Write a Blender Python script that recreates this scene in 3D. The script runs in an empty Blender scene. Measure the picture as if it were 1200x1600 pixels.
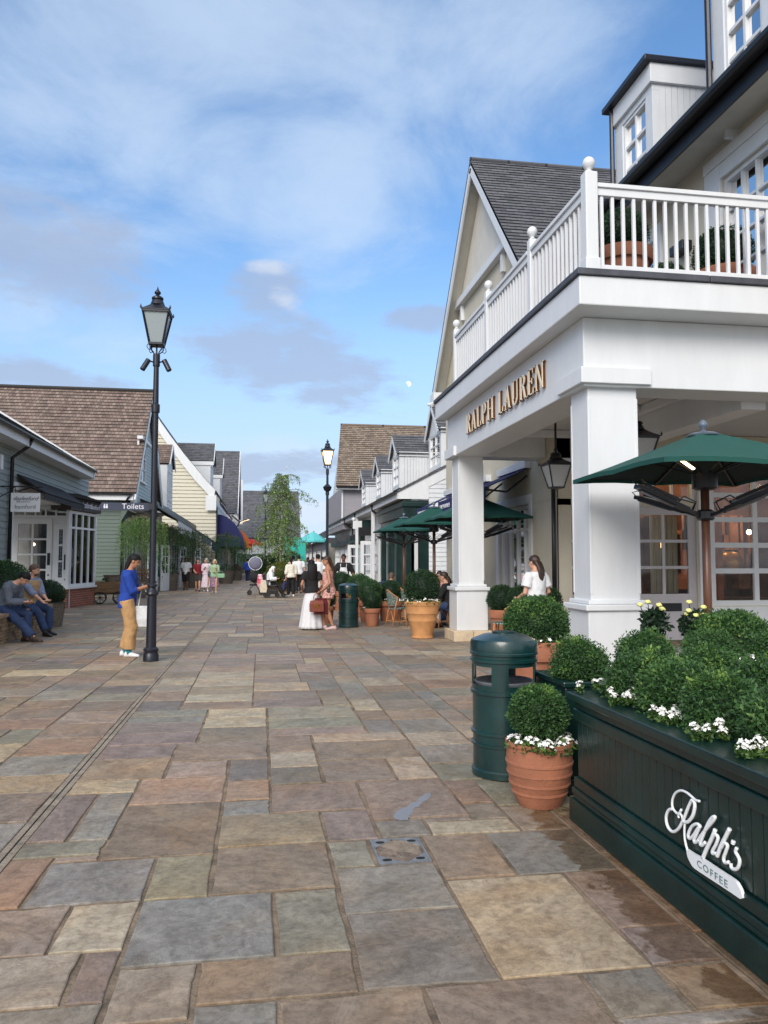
import bpy, bmesh, math, random
import numpy as np
from mathutils import Vector, Matrix
sc = bpy.context.scene
C = sc.collection
R_ = math.radians
rnd = random.Random(7)
# ------------------------------------------------------------------ camera
CAMH = 1.55; FP = 1200.0; VX, VY = 408.0, 876.0
_p = math.atan2(VY-800, FP); _a = math.atan2((600-VX)*math.cos(_p), FP)
_ca, _sa, _cp, _sp = math.cos(_a), math.sin(_a), math.cos(_p), math.sin(_p)
CR = Vector((_ca, -_sa, 0)); CF = Vector((_sa*_cp, _ca*_cp, _sp)); CU = Vector((-_sa*_sp, -_ca*_sp, _cp))
def at(x, y, X=None, Y=None, Z=None):
    """photo pixel -> point of the place on the plane X=, Y= or Z="""
    d = CF + CR*((x-600)/FP) + CU*((800-y)/FP)
    if X is not None: t = X/d.x
    elif Y is not None: t = Y/d.y
    else: t = ((Z or 0)-CAMH)/d.z
    return Vector((t*d.x, t*d.y, CAMH+t*d.z))
cam = bpy.data.cameras.new('camera'); camo = bpy.data.objects.new('camera', cam); C.objects.link(camo)
cam.sensor_fit = 'VERTICAL'; cam.sensor_height = 36; cam.lens = FP/1600*36
cam.clip_end = 900; cam.clip_start = 0.05
m = Matrix((CR, CU, -CF)).transposed().to_4x4(); m.translation = (0, 0, CAMH)
camo.matrix_world = m; sc.camera = camo
sc.render.resolution_x = 768; sc.render.resolution_y = 1024
vs = sc.view_settings; vs.view_transform = 'Standard'; vs.look = 'None'; vs.gamma = 1; vs.exposure = EXPOSURE = 1.35
# ------------------------------------------------------------------ node helpers
class NT:
    def __init__(s, nt): s.nt = nt
    def n(s, typ, props=None, **ins):
        nd = s.nt.nodes.new(typ)
        for k, v in (props or {}).items(): setattr(nd, k, v)
        for k, v in ins.items(): s.set(nd, k, v)
        return nd
    def set(s, nd, k, v):
        key = int(k[1:]) if k[0] == 'i' and k[1:].isdigit() else k.replace('_', ' ')
        sock = nd.inputs[key]
        if isinstance(v, bpy.types.NodeSocket): s.nt.links.new(v, sock)
        else: sock.default_value = v
    def ramp(s, fac, stops):
        nd = s.nt.nodes.new('ShaderNodeValToRGB'); s.nt.links.new(fac, nd.inputs[0])
        e = nd.color_ramp.elements
        while len(e) < len(stops): e.new(0.5)
        for i, (p, c) in enumerate(stops):
            e[i].position = p; e[i].color = (*c, 1) if len(c) == 3 else c
        return nd.outputs[0]
    def mix(s, fac, a, b, mode='MIX'):
        nd = s.nt.nodes.new('ShaderNodeMix'); nd.data_type = 'RGBA'; nd.blend_type = mode
        for sock, v in ((nd.inputs[0], fac), (nd.inputs[6], a), (nd.inputs[7], b)):
            if isinstance(v, bpy.types.NodeSocket): s.nt.links.new(v, sock)
            else: sock.default_value = v if not isinstance(v, tuple) else (*v[:3], 1)
        return nd.outputs[2]
    def math(s, op, a, b=0.0, c=0.0, clamp=False):
        nd = s.nt.nodes.new('ShaderNodeMath'); nd.operation = op; nd.use_clamp = clamp
        for i, v in enumerate((a, b, c)):
            if isinstance(v, bpy.types.NodeSocket): s.nt.links.new(v, nd.inputs[i])
            else: nd.inputs[i].default_value = v
        return nd.outputs[0]
def new_mat(name):
    mt = bpy.data.materials.new(name); mt.use_nodes = True
    nt = NT(mt.node_tree); bs = mt.node_tree.nodes['Principled BSDF']
    return mt, nt, bs
def hexc(r, g, b):  # 0-255 sRGB -> linear
    f = lambda c: c/12.92 if c <= .04045 else ((c+.055)/1.055)**2.4
    return tuple(f(v/255) for v in (r, g, b))
MC = {}
def M(name, col=(.5, .5, .5), rough=.6, var=.12, scale=6.0, bump=0.0, bscale=40.0, metal=0.0, spec=.5, sheen=0, stretch=None, coat=0):
    """a plain surface with noise in its tone, its gloss and its relief"""
    if name in MC: return MC[name]
    mt, nt, bs = new_mat(name)
    tc = nt.n('ShaderNodeTexCoord').outputs['Object']
    if stretch: tc = nt.n('ShaderNodeMapping', Vector=tc, Scale=stretch).outputs[0]
    nz = nt.n('ShaderNodeTexNoise', Vector=tc, Scale=scale, Detail=6.0, Roughness=.6)
    dark = tuple(c*(1-var*1.6) for c in col); lite = tuple(min(1, c*(1+var)) for c in col)
    bs_c = nt.ramp(nz.outputs[0], [(.3, dark), (.7, lite)])
    nt.set(bs, 'Base_Color', bs_c)
    nt.set(bs, 'Roughness', nt.math('MULTIPLY_ADD', nz.outputs[0], .25*rough, rough*.87))
    nt.set(bs, 'Metallic', metal); nt.set(bs, 'Specular_IOR_Level', spec)
    if coat: nt.set(bs, 'Coat_Weight', coat); nt.set(bs, 'Coat_Roughness', .12)
    if sheen: nt.set(bs, 'Sheen_Weight', sheen)
    if bump:
        n2 = nt.n('ShaderNodeTexNoise', Vector=tc, Scale=bscale, Detail=5.0)
        bp = nt.n('ShaderNodeBump', Strength=bump, Distance=.02, Height=n2.outputs[0])
        nt.set(bs, 'Normal', bp.outputs[0])
    MC[name] = mt; return mt
def glass_mat(name, tint=(.75, .8, .82), refl=.0, rough=.03):
    mt, nt, bs = new_mat(name)
    tr = nt.n('ShaderNodeBsdfTransparent', Color=(*tint, 1)); gl = nt.n('ShaderNodeBsdfGlossy', Roughness=rough)
    nz = nt.n('ShaderNodeTexNoise', Vector=nt.n('ShaderNodeTexCoord').outputs['Object'], Scale=1.3)
    bp = nt.n('ShaderNodeBump', Strength=.04, Distance=.05, Height=nz.outputs[0]); nt.set(gl, 'Normal', bp.outputs[0])
    fr = nt.n('ShaderNodeFresnel', IOR=1.5)
    fac = nt.math('ADD', fr.outputs[0], refl, clamp=True)
    mx = nt.n('ShaderNodeMixShader', i0=fac, i1=tr.outputs[0], i2=gl.outputs[0])
    mt.node_tree.links.new(mx.outputs[0], mt.node_tree.nodes['Material Output'].inputs[0]); MC[name] = mt
    return mt
def emit_mat(name, col, strength):
    mt, nt, bs = new_mat(name)
    nt.set(bs, 'Base_Color', (*col, 1)); nt.set(bs, 'Emission_Color', (*col, 1)); nt.set(bs, 'Emission_Strength', strength)
    MC[name] = mt; return mt
def leaf_mat(name, c0, c1, c2, trans=.25, rough=.5):
    mt, nt, bs = new_mat(name)
    a = nt.n('ShaderNodeAttribute', {'attribute_name': 'tone'})
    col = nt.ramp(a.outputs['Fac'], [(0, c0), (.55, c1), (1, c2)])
    nt.set(bs, 'Base_Color', col); nt.set(bs, 'Roughness', rough); nt.set(bs, 'Specular_IOR_Level', .35)
    tl = nt.n('ShaderNodeBsdfTranslucent', Color=col)
    mx = nt.n('ShaderNodeMixShader', i0=trans, i1=bs.outputs[0], i2=tl.outputs[0])
    mt.node_tree.links.new(mx.outputs[0], mt.node_tree.nodes['Material Output'].inputs[0]); MC[name] = mt
    return mt
def roof_mat(name, cols, tw, th, mortar=(.03, .028, .026), moss=None, rough=.8, bump=.5):
    """tiles laid in courses, in metres along the UV map"""
    mt, nt, bs = new_mat(name)
    uv = nt.n('ShaderNodeUVMap').outputs[0]
    br = nt.n('ShaderNodeTexBrick', {'offset': .5}, Vector=uv, Scale=1.0, Color1=(0, 0, 0, 1), Color2=(1, 1, 1, 1), Mortar=(.5, .5, .5, 1))
    for k, v in (('Mortar Size', .006), ('Brick Width', tw), ('Row Height', th), ('Mortar Smooth', .2), ('Bias', 0)): br.inputs[k].default_value = v
    nz = nt.n('ShaderNodeTexNoise', Vector=uv, Scale=1.1, Detail=8.0, Roughness=.7)
    nf = nt.n('ShaderNodeTexNoise', Vector=uv, Scale=14.0, Detail=6.0, Roughness=.7)
    tone = nt.math('MULTIPLY_ADD', br.outputs['Color'], .62, nt.math('MULTIPLY', nf.outputs[0], .42))
    col = nt.ramp(tone, [(.1+.8*i/(len(cols)-1), c) for i, c in enumerate(cols)])
    col = nt.mix(nt.math('MULTIPLY', nt.ramp(nz.outputs[0], [(.4, (0, 0, 0)), (.75, (1, 1, 1))]), .5), col, moss or cols[0])
    col = nt.mix(br.outputs['Fac'], col, mortar)
    nt.set(bs, 'Base_Color', col); nt.set(bs, 'Roughness', rough)
    h = nt.math('SUBTRACT', nt.math('MULTIPLY', tone, .5), br.outputs['Fac'])
    bp = nt.n('ShaderNodeBump', Strength=bump, Distance=.012, Height=h); nt.set(bs, 'Normal', bp.outputs[0])
    MC[name] = mt; return mt
# ------------------------------------------------------------------ mesh builder
class Fr:
    """a wall frame: o origin, u along the wall, n out of the wall, z up"""
    def __init__(s, o, u, n): s.o = Vector(o); s.u = Vector(u).normalized(); s.n = Vector(n).normalized()
    def p(s, u, z, d=0): return s.o + s.u*u + s.n*d + Vector((0, 0, z))
class MB:
    def __init__(s): s.v = []; s.f = []; s.uv = {}
    def add(s, vs_, fs, uvs=None):
        b = len(s.v); s.v.extend([tuple(v) for v in vs_])
        for i, f in enumerate(fs):
            if uvs: s.uv[len(s.f)] = uvs[i]
            s.f.append(tuple(b+j for j in f))
        return s
    def hexa(s, p): # 8 points, bottom ring 0-3 then top ring 4-7
        return s.add(p, [(3, 2, 1, 0), (4, 5, 6, 7), (0, 1, 5, 4), (1, 2, 6, 5), (2, 3, 7, 6), (3, 0, 4, 7)])
    def box(s, x0, x1, y0, y1, z0, z1):
        return s.hexa([(x0, y0, z0), (x1, y0, z0), (x1, y1, z0), (x0, y1, z0), (x0, y0, z1), (x1, y0, z1), (x1, y1, z1), (x0, y1, z1)])
    def fbox(s, fr, u0, u1, z0, z1, d0, d1):
        return s.hexa([fr.p(u0, z0, d1), fr.p(u1, z0, d1), fr.p(u1, z0, d0), fr.p(u0, z0, d0), fr.p(u0, z1, d1), fr.p(u1, z1, d1), fr.p(u1, z1, d0), fr.p(u0, z1, d0)])
    def beam(s, a, b, w, h, up=(0, 0, 1)):
        a, b = Vector(a), Vector(b); t = (b-a).normalized(); up = Vector(up)
        sd = t.cross(up)
        sd = sd.normalized() if sd.length > 1e-5 else Vector((1, 0, 0))
        u = sd.cross(t).normalized()
        q = lambda c, i, j: c + sd*i*w/2 + u*j*h/2
        return s.hexa([q(a, -1, -1), q(a, 1, -1), q(b, 1, -1), q(b, -1, -1), q(a, -1, 1), q(a, 1, 1), q(b, 1, 1), q(b, -1, 1)])
    def prism(s, pts, d):
        """polygon of 3-D points swept by the vector d"""
        d = Vector(d); n = len(pts); a = [Vector(p) for p in pts]; b = [p+d for p in a]
        nrm = Vector((0, 0, 0))
        for i in range(n): nrm += (a[i]-a[0]).cross(a[(i+1) % n]-a[0])
        flip = nrm.dot(d) > 0
        fs = [tuple(range(n))[::-1] if flip else tuple(range(n)), tuple(range(n, 2*n)) if flip else tuple(range(n, 2*n))[::-1]]
        for i in range(n):
            j = (i+1) % n; fs.append((i, j, n+j, n+i) if flip else (j, i, n+i, n+j))
        return s.add(a+b, fs)
    def fprism(s, fr, uz, d0, d1): return s.prism([fr.p(u, z, d0) for u, z in uz], fr.n*(d1-d0))
    def tube(s, pts, r, n=8, caps=True, flat=1.0):
        pts = [Vector(p) for p in pts]; rr = r if isinstance(r, (list, tuple)) else [r]*len(pts)
        ref = None; rings = []
        for i, p in enumerate(pts):
            t = (pts[min(i+1, len(pts)-1)]-pts[max(i-1, 0)])
            t = t.normalized() if t.length > 1e-9 else Vector((0, 0, 1))
            if ref is None:
                ref = Vector((1, 0, 0)) if abs(t.x) < .8 else Vector((0, 1, 0))
            ref = (ref - t*ref.dot(t))
            ref = ref.normalized() if ref.length > 1e-6 else t.orthogonal().normalized()
            b = t.cross(ref)
            rings.append([p + ref*math.cos(2*math.pi*k/n)*rr[i] + b*math.sin(2*math.pi*k/n)*rr[i]*flat for k in range(n)])
        return s.loft(rings, caps)
    def loft(s, rings, caps=True):
        n = len(rings[0]); vs_ = [v for r in rings for v in r]; fs = []
        for i in range(len(rings)-1):
            for k in range(n):
                k2 = (k+1) % n; fs.append((i*n+k, i*n+k2, (i+1)*n+k2, (i+1)*n+k))
        if caps:
            fs.append(tuple(range(n))[::-1]); fs.append(tuple((len(rings)-1)*n+k for k in range(n)))
        return s.add(vs_, fs)
    def lathe(s, prof, n=24, c=(0, 0, 0), caps=True, sx=1.0, sy=1.0, ph=0.0):
        return s.loft([[(c[0]+r*sx*math.cos(2*math.pi*k/n+ph), c[1]+r*sy*math.sin(2*math.pi*k/n+ph), c[2]+z) for k in range(n)] for r, z in prof], caps)
    def ball(s, c, rx, ry=None, rz=None, n=14, m=8):
        ry = ry or rx; rz = rz or rx
        return s.loft([[(c[0]+rx*math.sin(math.pi*(i+.02)/(m+.04))*math.cos(2*math.pi*k/n), c[1]+ry*math.sin(math.pi*(i+.02)/(m+.04))*math.sin(2*math.pi*k/n), c[2]-rz*math.cos(math.pi*(i+.02)/(m+.04))) for k in range(n)] for i in range(m+1)])
    def build(s, name, mat, parent=None, smooth=False, bevel=0.0, loc=None, rz=0.0, autosmooth=None):
        me = bpy.data.meshes.new(name); me.from_pydata(s.v, [], s.f)
        if s.uv:
            ul = me.uv_layers.new(name='UVMap').data
            for pi, pl in enumerate(me.polygons):
                if pi in s.uv:
                    for li, uv in zip(pl.loop_indices, s.uv[pi]): ul[li].uv = uv
        me.materials.append(mat)
        if smooth: me.polygons.foreach_set('use_smooth', [True]*len(me.polygons))
        o = bpy.data.objects.new(name, me); C.objects.link(o)
        if parent: o.parent = parent
        if loc is not None: o.location = loc; o.rotation_euler.z = rz
        if autosmooth:
            me.polygons.foreach_set('use_smooth', [True]*len(me.polygons))
            try: me.set_sharp_from_angle(angle=R_(autosmooth))
            except Exception: pass
        if bevel:
            b = o.modifiers.new('b', 'BEVEL'); b.width = bevel; b.segments = 2; b.limit_method = 'ANGLE'; b.angle_limit = R_(40)
            b.harden_normals = False
        return o
def tag(o, label=None, cat=None, group=None, kind=None):
    if label: o['label'] = label
    if cat: o['category'] = cat
    if group: o['group'] = group
    if kind: o['kind'] = kind
    return o
def thing(name, label, cat, loc=(0, 0, 0), rz=0.0, group=None):
    o = bpy.data.objects.new(name, None); C.objects.link(o); o.empty_display_size = .2
    o.location = loc; o.rotation_euler.z = rz
    return tag(o, label, cat, group)
KIDS = {}
def kids(o):
    return [c for c in bpy.data.objects if c.parent == o]
def copy_tree(o, loc, rz=0.0, label=None, scale=None, group=None):
    c = o.copy(); C.objects.link(c); c.location = loc; c.rotation_euler.z = rz
    if scale is not None: c.scale = (scale,)*3 if not isinstance(scale, tuple) else scale
    if label: c['label'] = label
    if group: c['group'] = group
    for ch in kids(o):
        d = ch.copy(); C.objects.link(d); d.parent = c
        for g in kids(ch):
            e = g.copy(); C.objects.link(e); e.parent = d
    return c
def struct(name, mb, mat, **k):
    return tag(mb.build(name, mat, **k), kind='structure')
# ------------------------------------------------------------------ foliage
def quads_mesh(name, P, tone, mat, parent=None, core=None):
    """P: (n,4,3) leaf quads; tone: per leaf 0..1; core: an MB joined in"""
    n = len(P); v = P.reshape(-1, 3); f = np.arange(4*n).reshape(-1, 4)
    vs_ = v.tolist(); fs = f.tolist(); tn = list(tone)
    if core:
        b = len(vs_); vs_ += core.v; fs += [tuple(b+i for i in ff) for ff in core.f]; tn += [.0]*len(core.f)
    me = bpy.data.meshes.new(name); me.from_pydata(vs_, [], fs)
    at_ = me.attributes.new('tone', 'FLOAT', 'FACE'); at_.data.foreach_set('value', np.array(tn, dtype=np.float32))
    me.materials.append(mat)
    o = bpy.data.objects.new(name, me); C.objects.link(o)
    if parent: o.parent = parent
    return o
def leaf_quads(pos, nrm, size, rng, lean=.75, aspect=.5):
    n = len(pos)
    d = rng.normal(size=(n, 3)); d /= np.linalg.norm(d, axis=1)[:, None]
    ax = nrm*lean + d; ax /= np.linalg.norm(ax, axis=1)[:, None]
    r = rng.normal(size=(n, 3)); sd = np.cross(ax, r); sd /= np.linalg.norm(sd, axis=1)[:, None]
    up = np.cross(sd, ax)
    L = (size*(.6+.8*rng.random(n)))[:, None]; W = L*aspect
    a = pos; b = pos + ax*L*.5 + sd*W*.5 + up*L*.08; c = pos + ax*L; e = pos + ax*L*.5 - sd*W*.5 + up*L*.08
    return np.stack([a, b, c, e], axis=1)
def topiary_mesh(name, n, r, size, seed, mat, squash=(1, 1, 1), lump=.06, nl=26, parent=None, fuzz=.09, loc=(0, 0, 0), corescale=.86):
    rng = np.random.default_rng(seed)
    d = rng.normal(size=(n, 3)); d /= np.linalg.norm(d, axis=1)[:, None]
    lc = rng.normal(size=(nl, 3)); lc /= np.linalg.norm(lc, axis=1)[:, None]
    ls = rng.random(nl)*.9+.1
    dots = d @ lc.T
    w = np.exp((dots-1)/.07)*ls
    rad = 1 + lump*(w.max(axis=1)*2-1)
    depth = rng.random(n)**1.6
    rad = rad*(1-.16*depth) + fuzz*rng.random(n)**6
    sq = np.array(squash)*r
    pos = d*rad[:, None]*sq + np.array(loc)
    P = leaf_quads(pos, d, size, rng)
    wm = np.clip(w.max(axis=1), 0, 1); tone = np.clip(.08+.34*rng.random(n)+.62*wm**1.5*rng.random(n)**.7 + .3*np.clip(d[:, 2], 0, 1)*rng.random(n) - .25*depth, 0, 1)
    core = MB(); core.ball(loc, sq[0]*corescale, sq[1]*corescale, sq[2]*corescale, 18, 12)
    return quads_mesh(name, P, tone, mat, parent, core)
def flower_mb(n, spots, seed, r=.018):
    """white blossoms: a ring of petals round a small cup; spots: list of (centre, spread, count, up)"""
    rng = random.Random(seed); mb = MB()
    for (c, spr, cnt, top) in spots:
        for _ in range(cnt):
            a = rng.random()*6.283; q = rng.random()**.5*spr
            p = Vector((c[0]+q*math.cos(a), c[1]+q*math.sin(a), c[2]+top*(1-(q/spr)**2)+rng.uniform(-.012, .012)))
            nn = Vector((math.cos(a)*q/spr*.9+rng.uniform(-.3, .3), math.sin(a)*q/spr*.9+rng.uniform(-.3, .3), .8)).normalized()
            x = nn.orthogonal().normalized(); y = nn.cross(x); rr = r*rng.uniform(.75, 1.2); k = 5; ph = rng.random()*6
            vs_ = [p-nn*.004]; fs = []
            for i in range(k*2):
                t = ph+math.pi*i/k; rad = rr if i % 2 == 0 else rr*.62
                vs_.append(p + (x*math.cos(t)+y*math.sin(t))*rad + nn*.003)
            for i in range(k*2): fs.append((0, 1+i, 1+(i+1) % (k*2)))
            mb.add(vs_, fs)
    return mb
# ------------------------------------------------------------------ sky, sun
SUN_EL, SUN_AZ = R_(32), (-.45, -.89)      # the sun stands low behind the camera, veiled by cloud
w = bpy.data.worlds.new('World'); sc.world = w; w.use_nodes = True
nt = NT(w.node_tree); bg = w.node_tree.nodes['Background']
sky = nt.n('ShaderNodeTexSky', {'sky_type': 'NISHITA', 'sun_disc': False, 'sun_elevation': SUN_EL,
      'sun_rotation': math.atan2(SUN_AZ[0], SUN_AZ[1]), 'air_density': 1.0, 'dust_density': .6, 'ozone_density': 2.0, 'altitude': 60})
SKYS = .086
base = nt.n('ShaderNodeVectorMath', {'operation': 'SCALE'}, i0=sky.outputs[0], Scale=SKYS).outputs[0]
hsv = nt.n('ShaderNodeHueSaturation', Saturation=1.16, Value=1.0, Color=base).outputs[0]
D = nt.n('ShaderNodeTexCoord').outputs['Generated']
def dot(v): return nt.n('ShaderNodeVectorMath', {'operation': 'DOT_PRODUCT'}, i0=D, i1=v).outputs['Value']
sep = nt.n('ShaderNodeSeparateXYZ', Vector=D)
zz = nt.math('MAXIMUM', nt.math('ADD', sep.outputs[2], .16), .03)
flat = nt.n('ShaderNodeVectorMath', {'operation': 'DIVIDE'}, i0=D, i1=nt.n('ShaderNodeCombineXYZ', X=zz, Y=zz, Z=zz).outputs[0]).outputs[0]
n_big = nt.n('ShaderNodeTexNoise', Vector=flat, Scale=2.1, Detail=9.0, Roughness=.62, Distortion=.35).outputs[0]
n_fine = nt.n('ShaderNodeTexNoise', Vector=flat, Scale=6.5, Detail=8.0, Roughness=.6, Distortion=.2).outputs[0]
def dirpix(x, y): return (CF + CR*((x-600)/FP) + CU*((800-y)/FP)).normalized()
def blob(px, py, rx, ry, tilt, k, seed):
    """a cloud bank round one direction of the sky, its edge broken by noise"""
    c = dirpix(px, py); r = c.cross(Vector((0, 0, 1))).normalized(); u = r.cross(c)
    t = R_(tilt); r2 = r*math.cos(t)+u*math.sin(t); u2 = u*math.cos(t)-r*math.sin(t)
    a = nt.math('DIVIDE', dot(tuple(r2)), rx/FP); b = nt.math('DIVIDE', dot(tuple(u2)), ry/FP)
    q = nt.math('ADD', nt.math('MULTIPLY', a, a), nt.math('MULTIPLY', b, b))
    front = nt.math('GREATER_THAN', dot(tuple(c)), 0)
    g = nt.math('MULTIPLY', nt.math('SUBTRACT', 1.0, q), front)
    return nt.math('MAXIMUM', g, -1.0)
def cover(blobs, noise, amp, lo, hi):
    g = blobs[0]
    for b in blobs[1:]: g = nt.math('MAXIMUM', g, b)
    s = nt.math('MULTIPLY_ADD', nt.math('SUBTRACT', noise, .5), amp, g)
    mr = nt.n('ShaderNodeMapRange', {'interpolation_type': 'SMOOTHSTEP'}, Value=s)
    mr.inputs[1].default_value = lo; mr.inputs[2].default_value = hi
    return mr.outputs[0]
veil = cover([blob(120, 190, 330, 190, 12, 1, 1), blob(330, 60, 520, 130, 8, 1, 2), blob(560, 250, 200, 160, 30, 1, 3), blob(20, 470, 230, 60, -8, 1, 4),
              blob(760, 120, 260, 170, 20, 1, 9), blob(430, 720, 260, 40, 0, 1, 10), blob(470, 790, 150, 40, 0, 1, 11)], n_big, 4.2, -.25, 1.75)
veil2 = nt.math('MULTIPLY', nt.n('ShaderNodeMapRange', {'interpolation_type': 'SMOOTHSTEP'}, Value=n_big).outputs[0], 1.0)
grey = cover([blob(450, 562, 165, 62, -12, 1, 5), blob(425, 460, 60, 55, -30, 1, 6), blob(70, 390, 130, 75, -8, 1, 7), blob(60, 590, 130, 24, -6, 1, 8), blob(680, 500, 70, 22, 0, 1, 12),
              blob(420, 730, 150, 24, 4, 1, 13)], n_fine, 3.4, -.45, .85)
lite = cover([blob(420, 415, 45, 18, 0, 1, 14), blob(450, 470, 40, 22, -20, 1, 15), blob(480, 800, 90, 26, 0, 1, 16)], n_fine, 2.8, .1, 1.2)
CL = SKYS*1.0
hz_ = nt.n('ShaderNodeMapRange', {'interpolation_type': 'SMOOTHSTEP'}, Value=sep.outputs[2]); hz_.inputs[1].default_value = .42; hz_.inputs[2].default_value = .06
hsv = nt.mix(nt.math('MULTIPLY', hz_.outputs[0], .85), hsv, (.21, .272, .37))
col = nt.mix(nt.math('MULTIPLY', veil, .68), hsv, (.265, .322, .40))
col = nt.mix(nt.math('MULTIPLY', grey, .68), col, (.165, .196, .264))
col = nt.mix(nt.math('MULTIPLY', lite, .6), col, (.31, .335, .38))
# bright broken cloud added unseen behind the camera to fill the ambient light
back = nt.math('MULTIPLY', nt.math('GREATER_THAN', nt.math('MULTIPLY', sep.outputs[1], -1.0), .05), nt.ramp(n_big, [(.34, (0, 0, 0)), (.56, (1, 1, 1))]))
col = nt.mix(nt.math('MULTIPLY', back, .85), col, (.50, .495, .49))
zen = nt.n('ShaderNodeMapRange', {'interpolation_type': 'SMOOTHSTEP'}, Value=sep.outputs[2]); zen.inputs[1].default_value = .70; zen.inputs[2].default_value = .88
col = nt.mix(nt.math('MULTIPLY', zen.outputs[0], nt.ramp(n_big, [(.3, (.3,)*3), (.6, (.85,)*3)])), col, (.42, .43, .45))  # neutral cloud overhead, out of view, added to whiten the ambient light
# the day moon
mc = dirpix(638, 600); md = nt.math('SUBTRACT', 1.0, dot(tuple(mc)))
mmask = nt.n('ShaderNodeMapRange', {'interpolation_type': 'SMOOTHSTEP'}, Value=md)
mmask.inputs[1].default_value = (4.9/FP)**2/2; mmask.inputs[2].default_value = (3.3/FP)**2/2; 
mn = nt.n('ShaderNodeTexNoise', Vector=D, Scale=420.0).outputs[0]
lim = dot(tuple((CR*.8+CU*.5).normalized())); limc = (CR*.8+CU*.5).normalized().dot(mc)
phase = nt.n('ShaderNodeMapRange', {'interpolation_type': 'SMOOTHSTEP'}, Value=nt.math('SUBTRACT', lim, limc))
phase.inputs[1].default_value = -3.2/FP; phase.inputs[2].default_value = 0.5/FP
mf = nt.math('MULTIPLY', nt.math('MULTIPLY', mmask.outputs[0], phase.outputs[0]), nt.math('MULTIPLY_ADD', mn, .6, .35))
col = nt.mix(mf, col, (.62, .68, .76))
nt.set(bg, 'Color', col); nt.set(bg, 'Strength', 1.0)
sl = bpy.data.lights.new('sun', 'SUN'); sl.energy = 1.15; sl.angle = R_(30); sl.color = (1, .93, .84)
so = bpy.data.objects.new('sun', sl); C.objects.link(so)
sd = Vector((SUN_AZ[0]*math.cos(SUN_EL), SUN_AZ[1]*math.cos(SUN_EL), math.sin(SUN_EL)))
so.rotation_euler = sd.to_track_quat('Z', 'Y').to_euler(); so.location = (-6, -8, 20)
# ------------------------------------------------------------------ paving
mt, nt, bs = new_mat('flagstone')
tcn = nt.n('ShaderNodeTexCoord').outputs['Object']
at1 = nt.n('ShaderNodeAttribute', {'attribute_name': 'stone'}); at2 = nt.n('ShaderNodeAttribute', {'attribute_name': 'seed'})
off = nt.n('ShaderNodeVectorMath', {'operation': 'ADD'}, i0=tcn, i1=nt.n('ShaderNodeVectorMath', {'operation': 'SCALE'}, i0=at2.outputs['Color'], Scale=37.0).outputs[0]).outputs[0]
str_ = nt.n('ShaderNodeMapping', Vector=off, Scale=(1, 2.6, 1)).outputs[0]
rotm = nt.n('ShaderNodeVectorRotate', {'rotation_type': 'Z_AXIS'}, Vector=off, Angle=nt.math('MULTIPLY', at2.outputs['Fac'], 9.0)).outputs[0]
strr = nt.n('ShaderNodeMapping', Vector=rotm, Scale=(1, 1.9, 1)).outputs[0]
n1 = nt.n('ShaderNodeTexNoise', Vector=strr, Scale=2.6, Detail=11.0, Roughness=.72, Distortion=.55).outputs[0]
n2 = nt.n('ShaderNodeTexNoise', Vector=off, Scale=22.0, Detail=7.0, Roughness=.72).outputs[0]
n3 = nt.n('ShaderNodeTexNoise', Vector=off, Scale=1.5, Detail=5.0, Roughness=.55, Distortion=.5).outputs[0]
c = at1.outputs['Color']
c = nt.mix(nt.ramp(n1, [(.36, (.85,)*3), (.6, (0, 0, 0))]), c, nt.mix(1.0, c, (.60, .57, .54), 'MULTIPLY'))
c = nt.mix(nt.math('MULTIPLY', nt.ramp(n3, [(.48, (0, 0, 0)), (.66, (1, 1, 1))]), .55), c, nt.mix(1.0, c, (1.22, 1.02, .78), 'MULTIPLY'))
c = nt.mix(nt.math('MULTIPLY', nt.ramp(n3, [(.28, (1, 1, 1)), (.45, (0, 0, 0))]), .5), c, nt.mix(1.0, c, (.84, .90, .92), 'MULTIPLY'))
nv = nt.n('ShaderNodeTexNoise', Vector=off, Scale=7.0, Detail=9.0, Roughness=.75, Distortion=1.2).outputs[0]
vein = nt.math('ABSOLUTE', nt.math('SUBTRACT', nv, .5))
c = nt.mix(nt.ramp(vein, [(.0, (.55,)*3), (.028, (0, 0, 0))]), c, nt.mix(1.0, c, (.62, .56, .48), 'MULTIPLY'))
c = nt.mix(nt.ramp(nv, [(.52, (0, 0, 0)), (.66, (.5,)*3)]), c, nt.mix(1.0, c, (1.25, 1.22, 1.15), 'MULTIPLY'))
c = nt.mix(nt.ramp(n2, [(.35, (.7,)*3), (.55, (0, 0, 0))]), c, nt.mix(1.0, c, (.55, .53, .50), 'MULTIPLY'))
c = nt.mix(nt.ramp(n2, [(.6, (0, 0, 0)), (.76, (.5,)*3)]), c, nt.mix(1.0, c, (1.5, 1.5, 1.45), 'MULTIPLY'))
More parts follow.
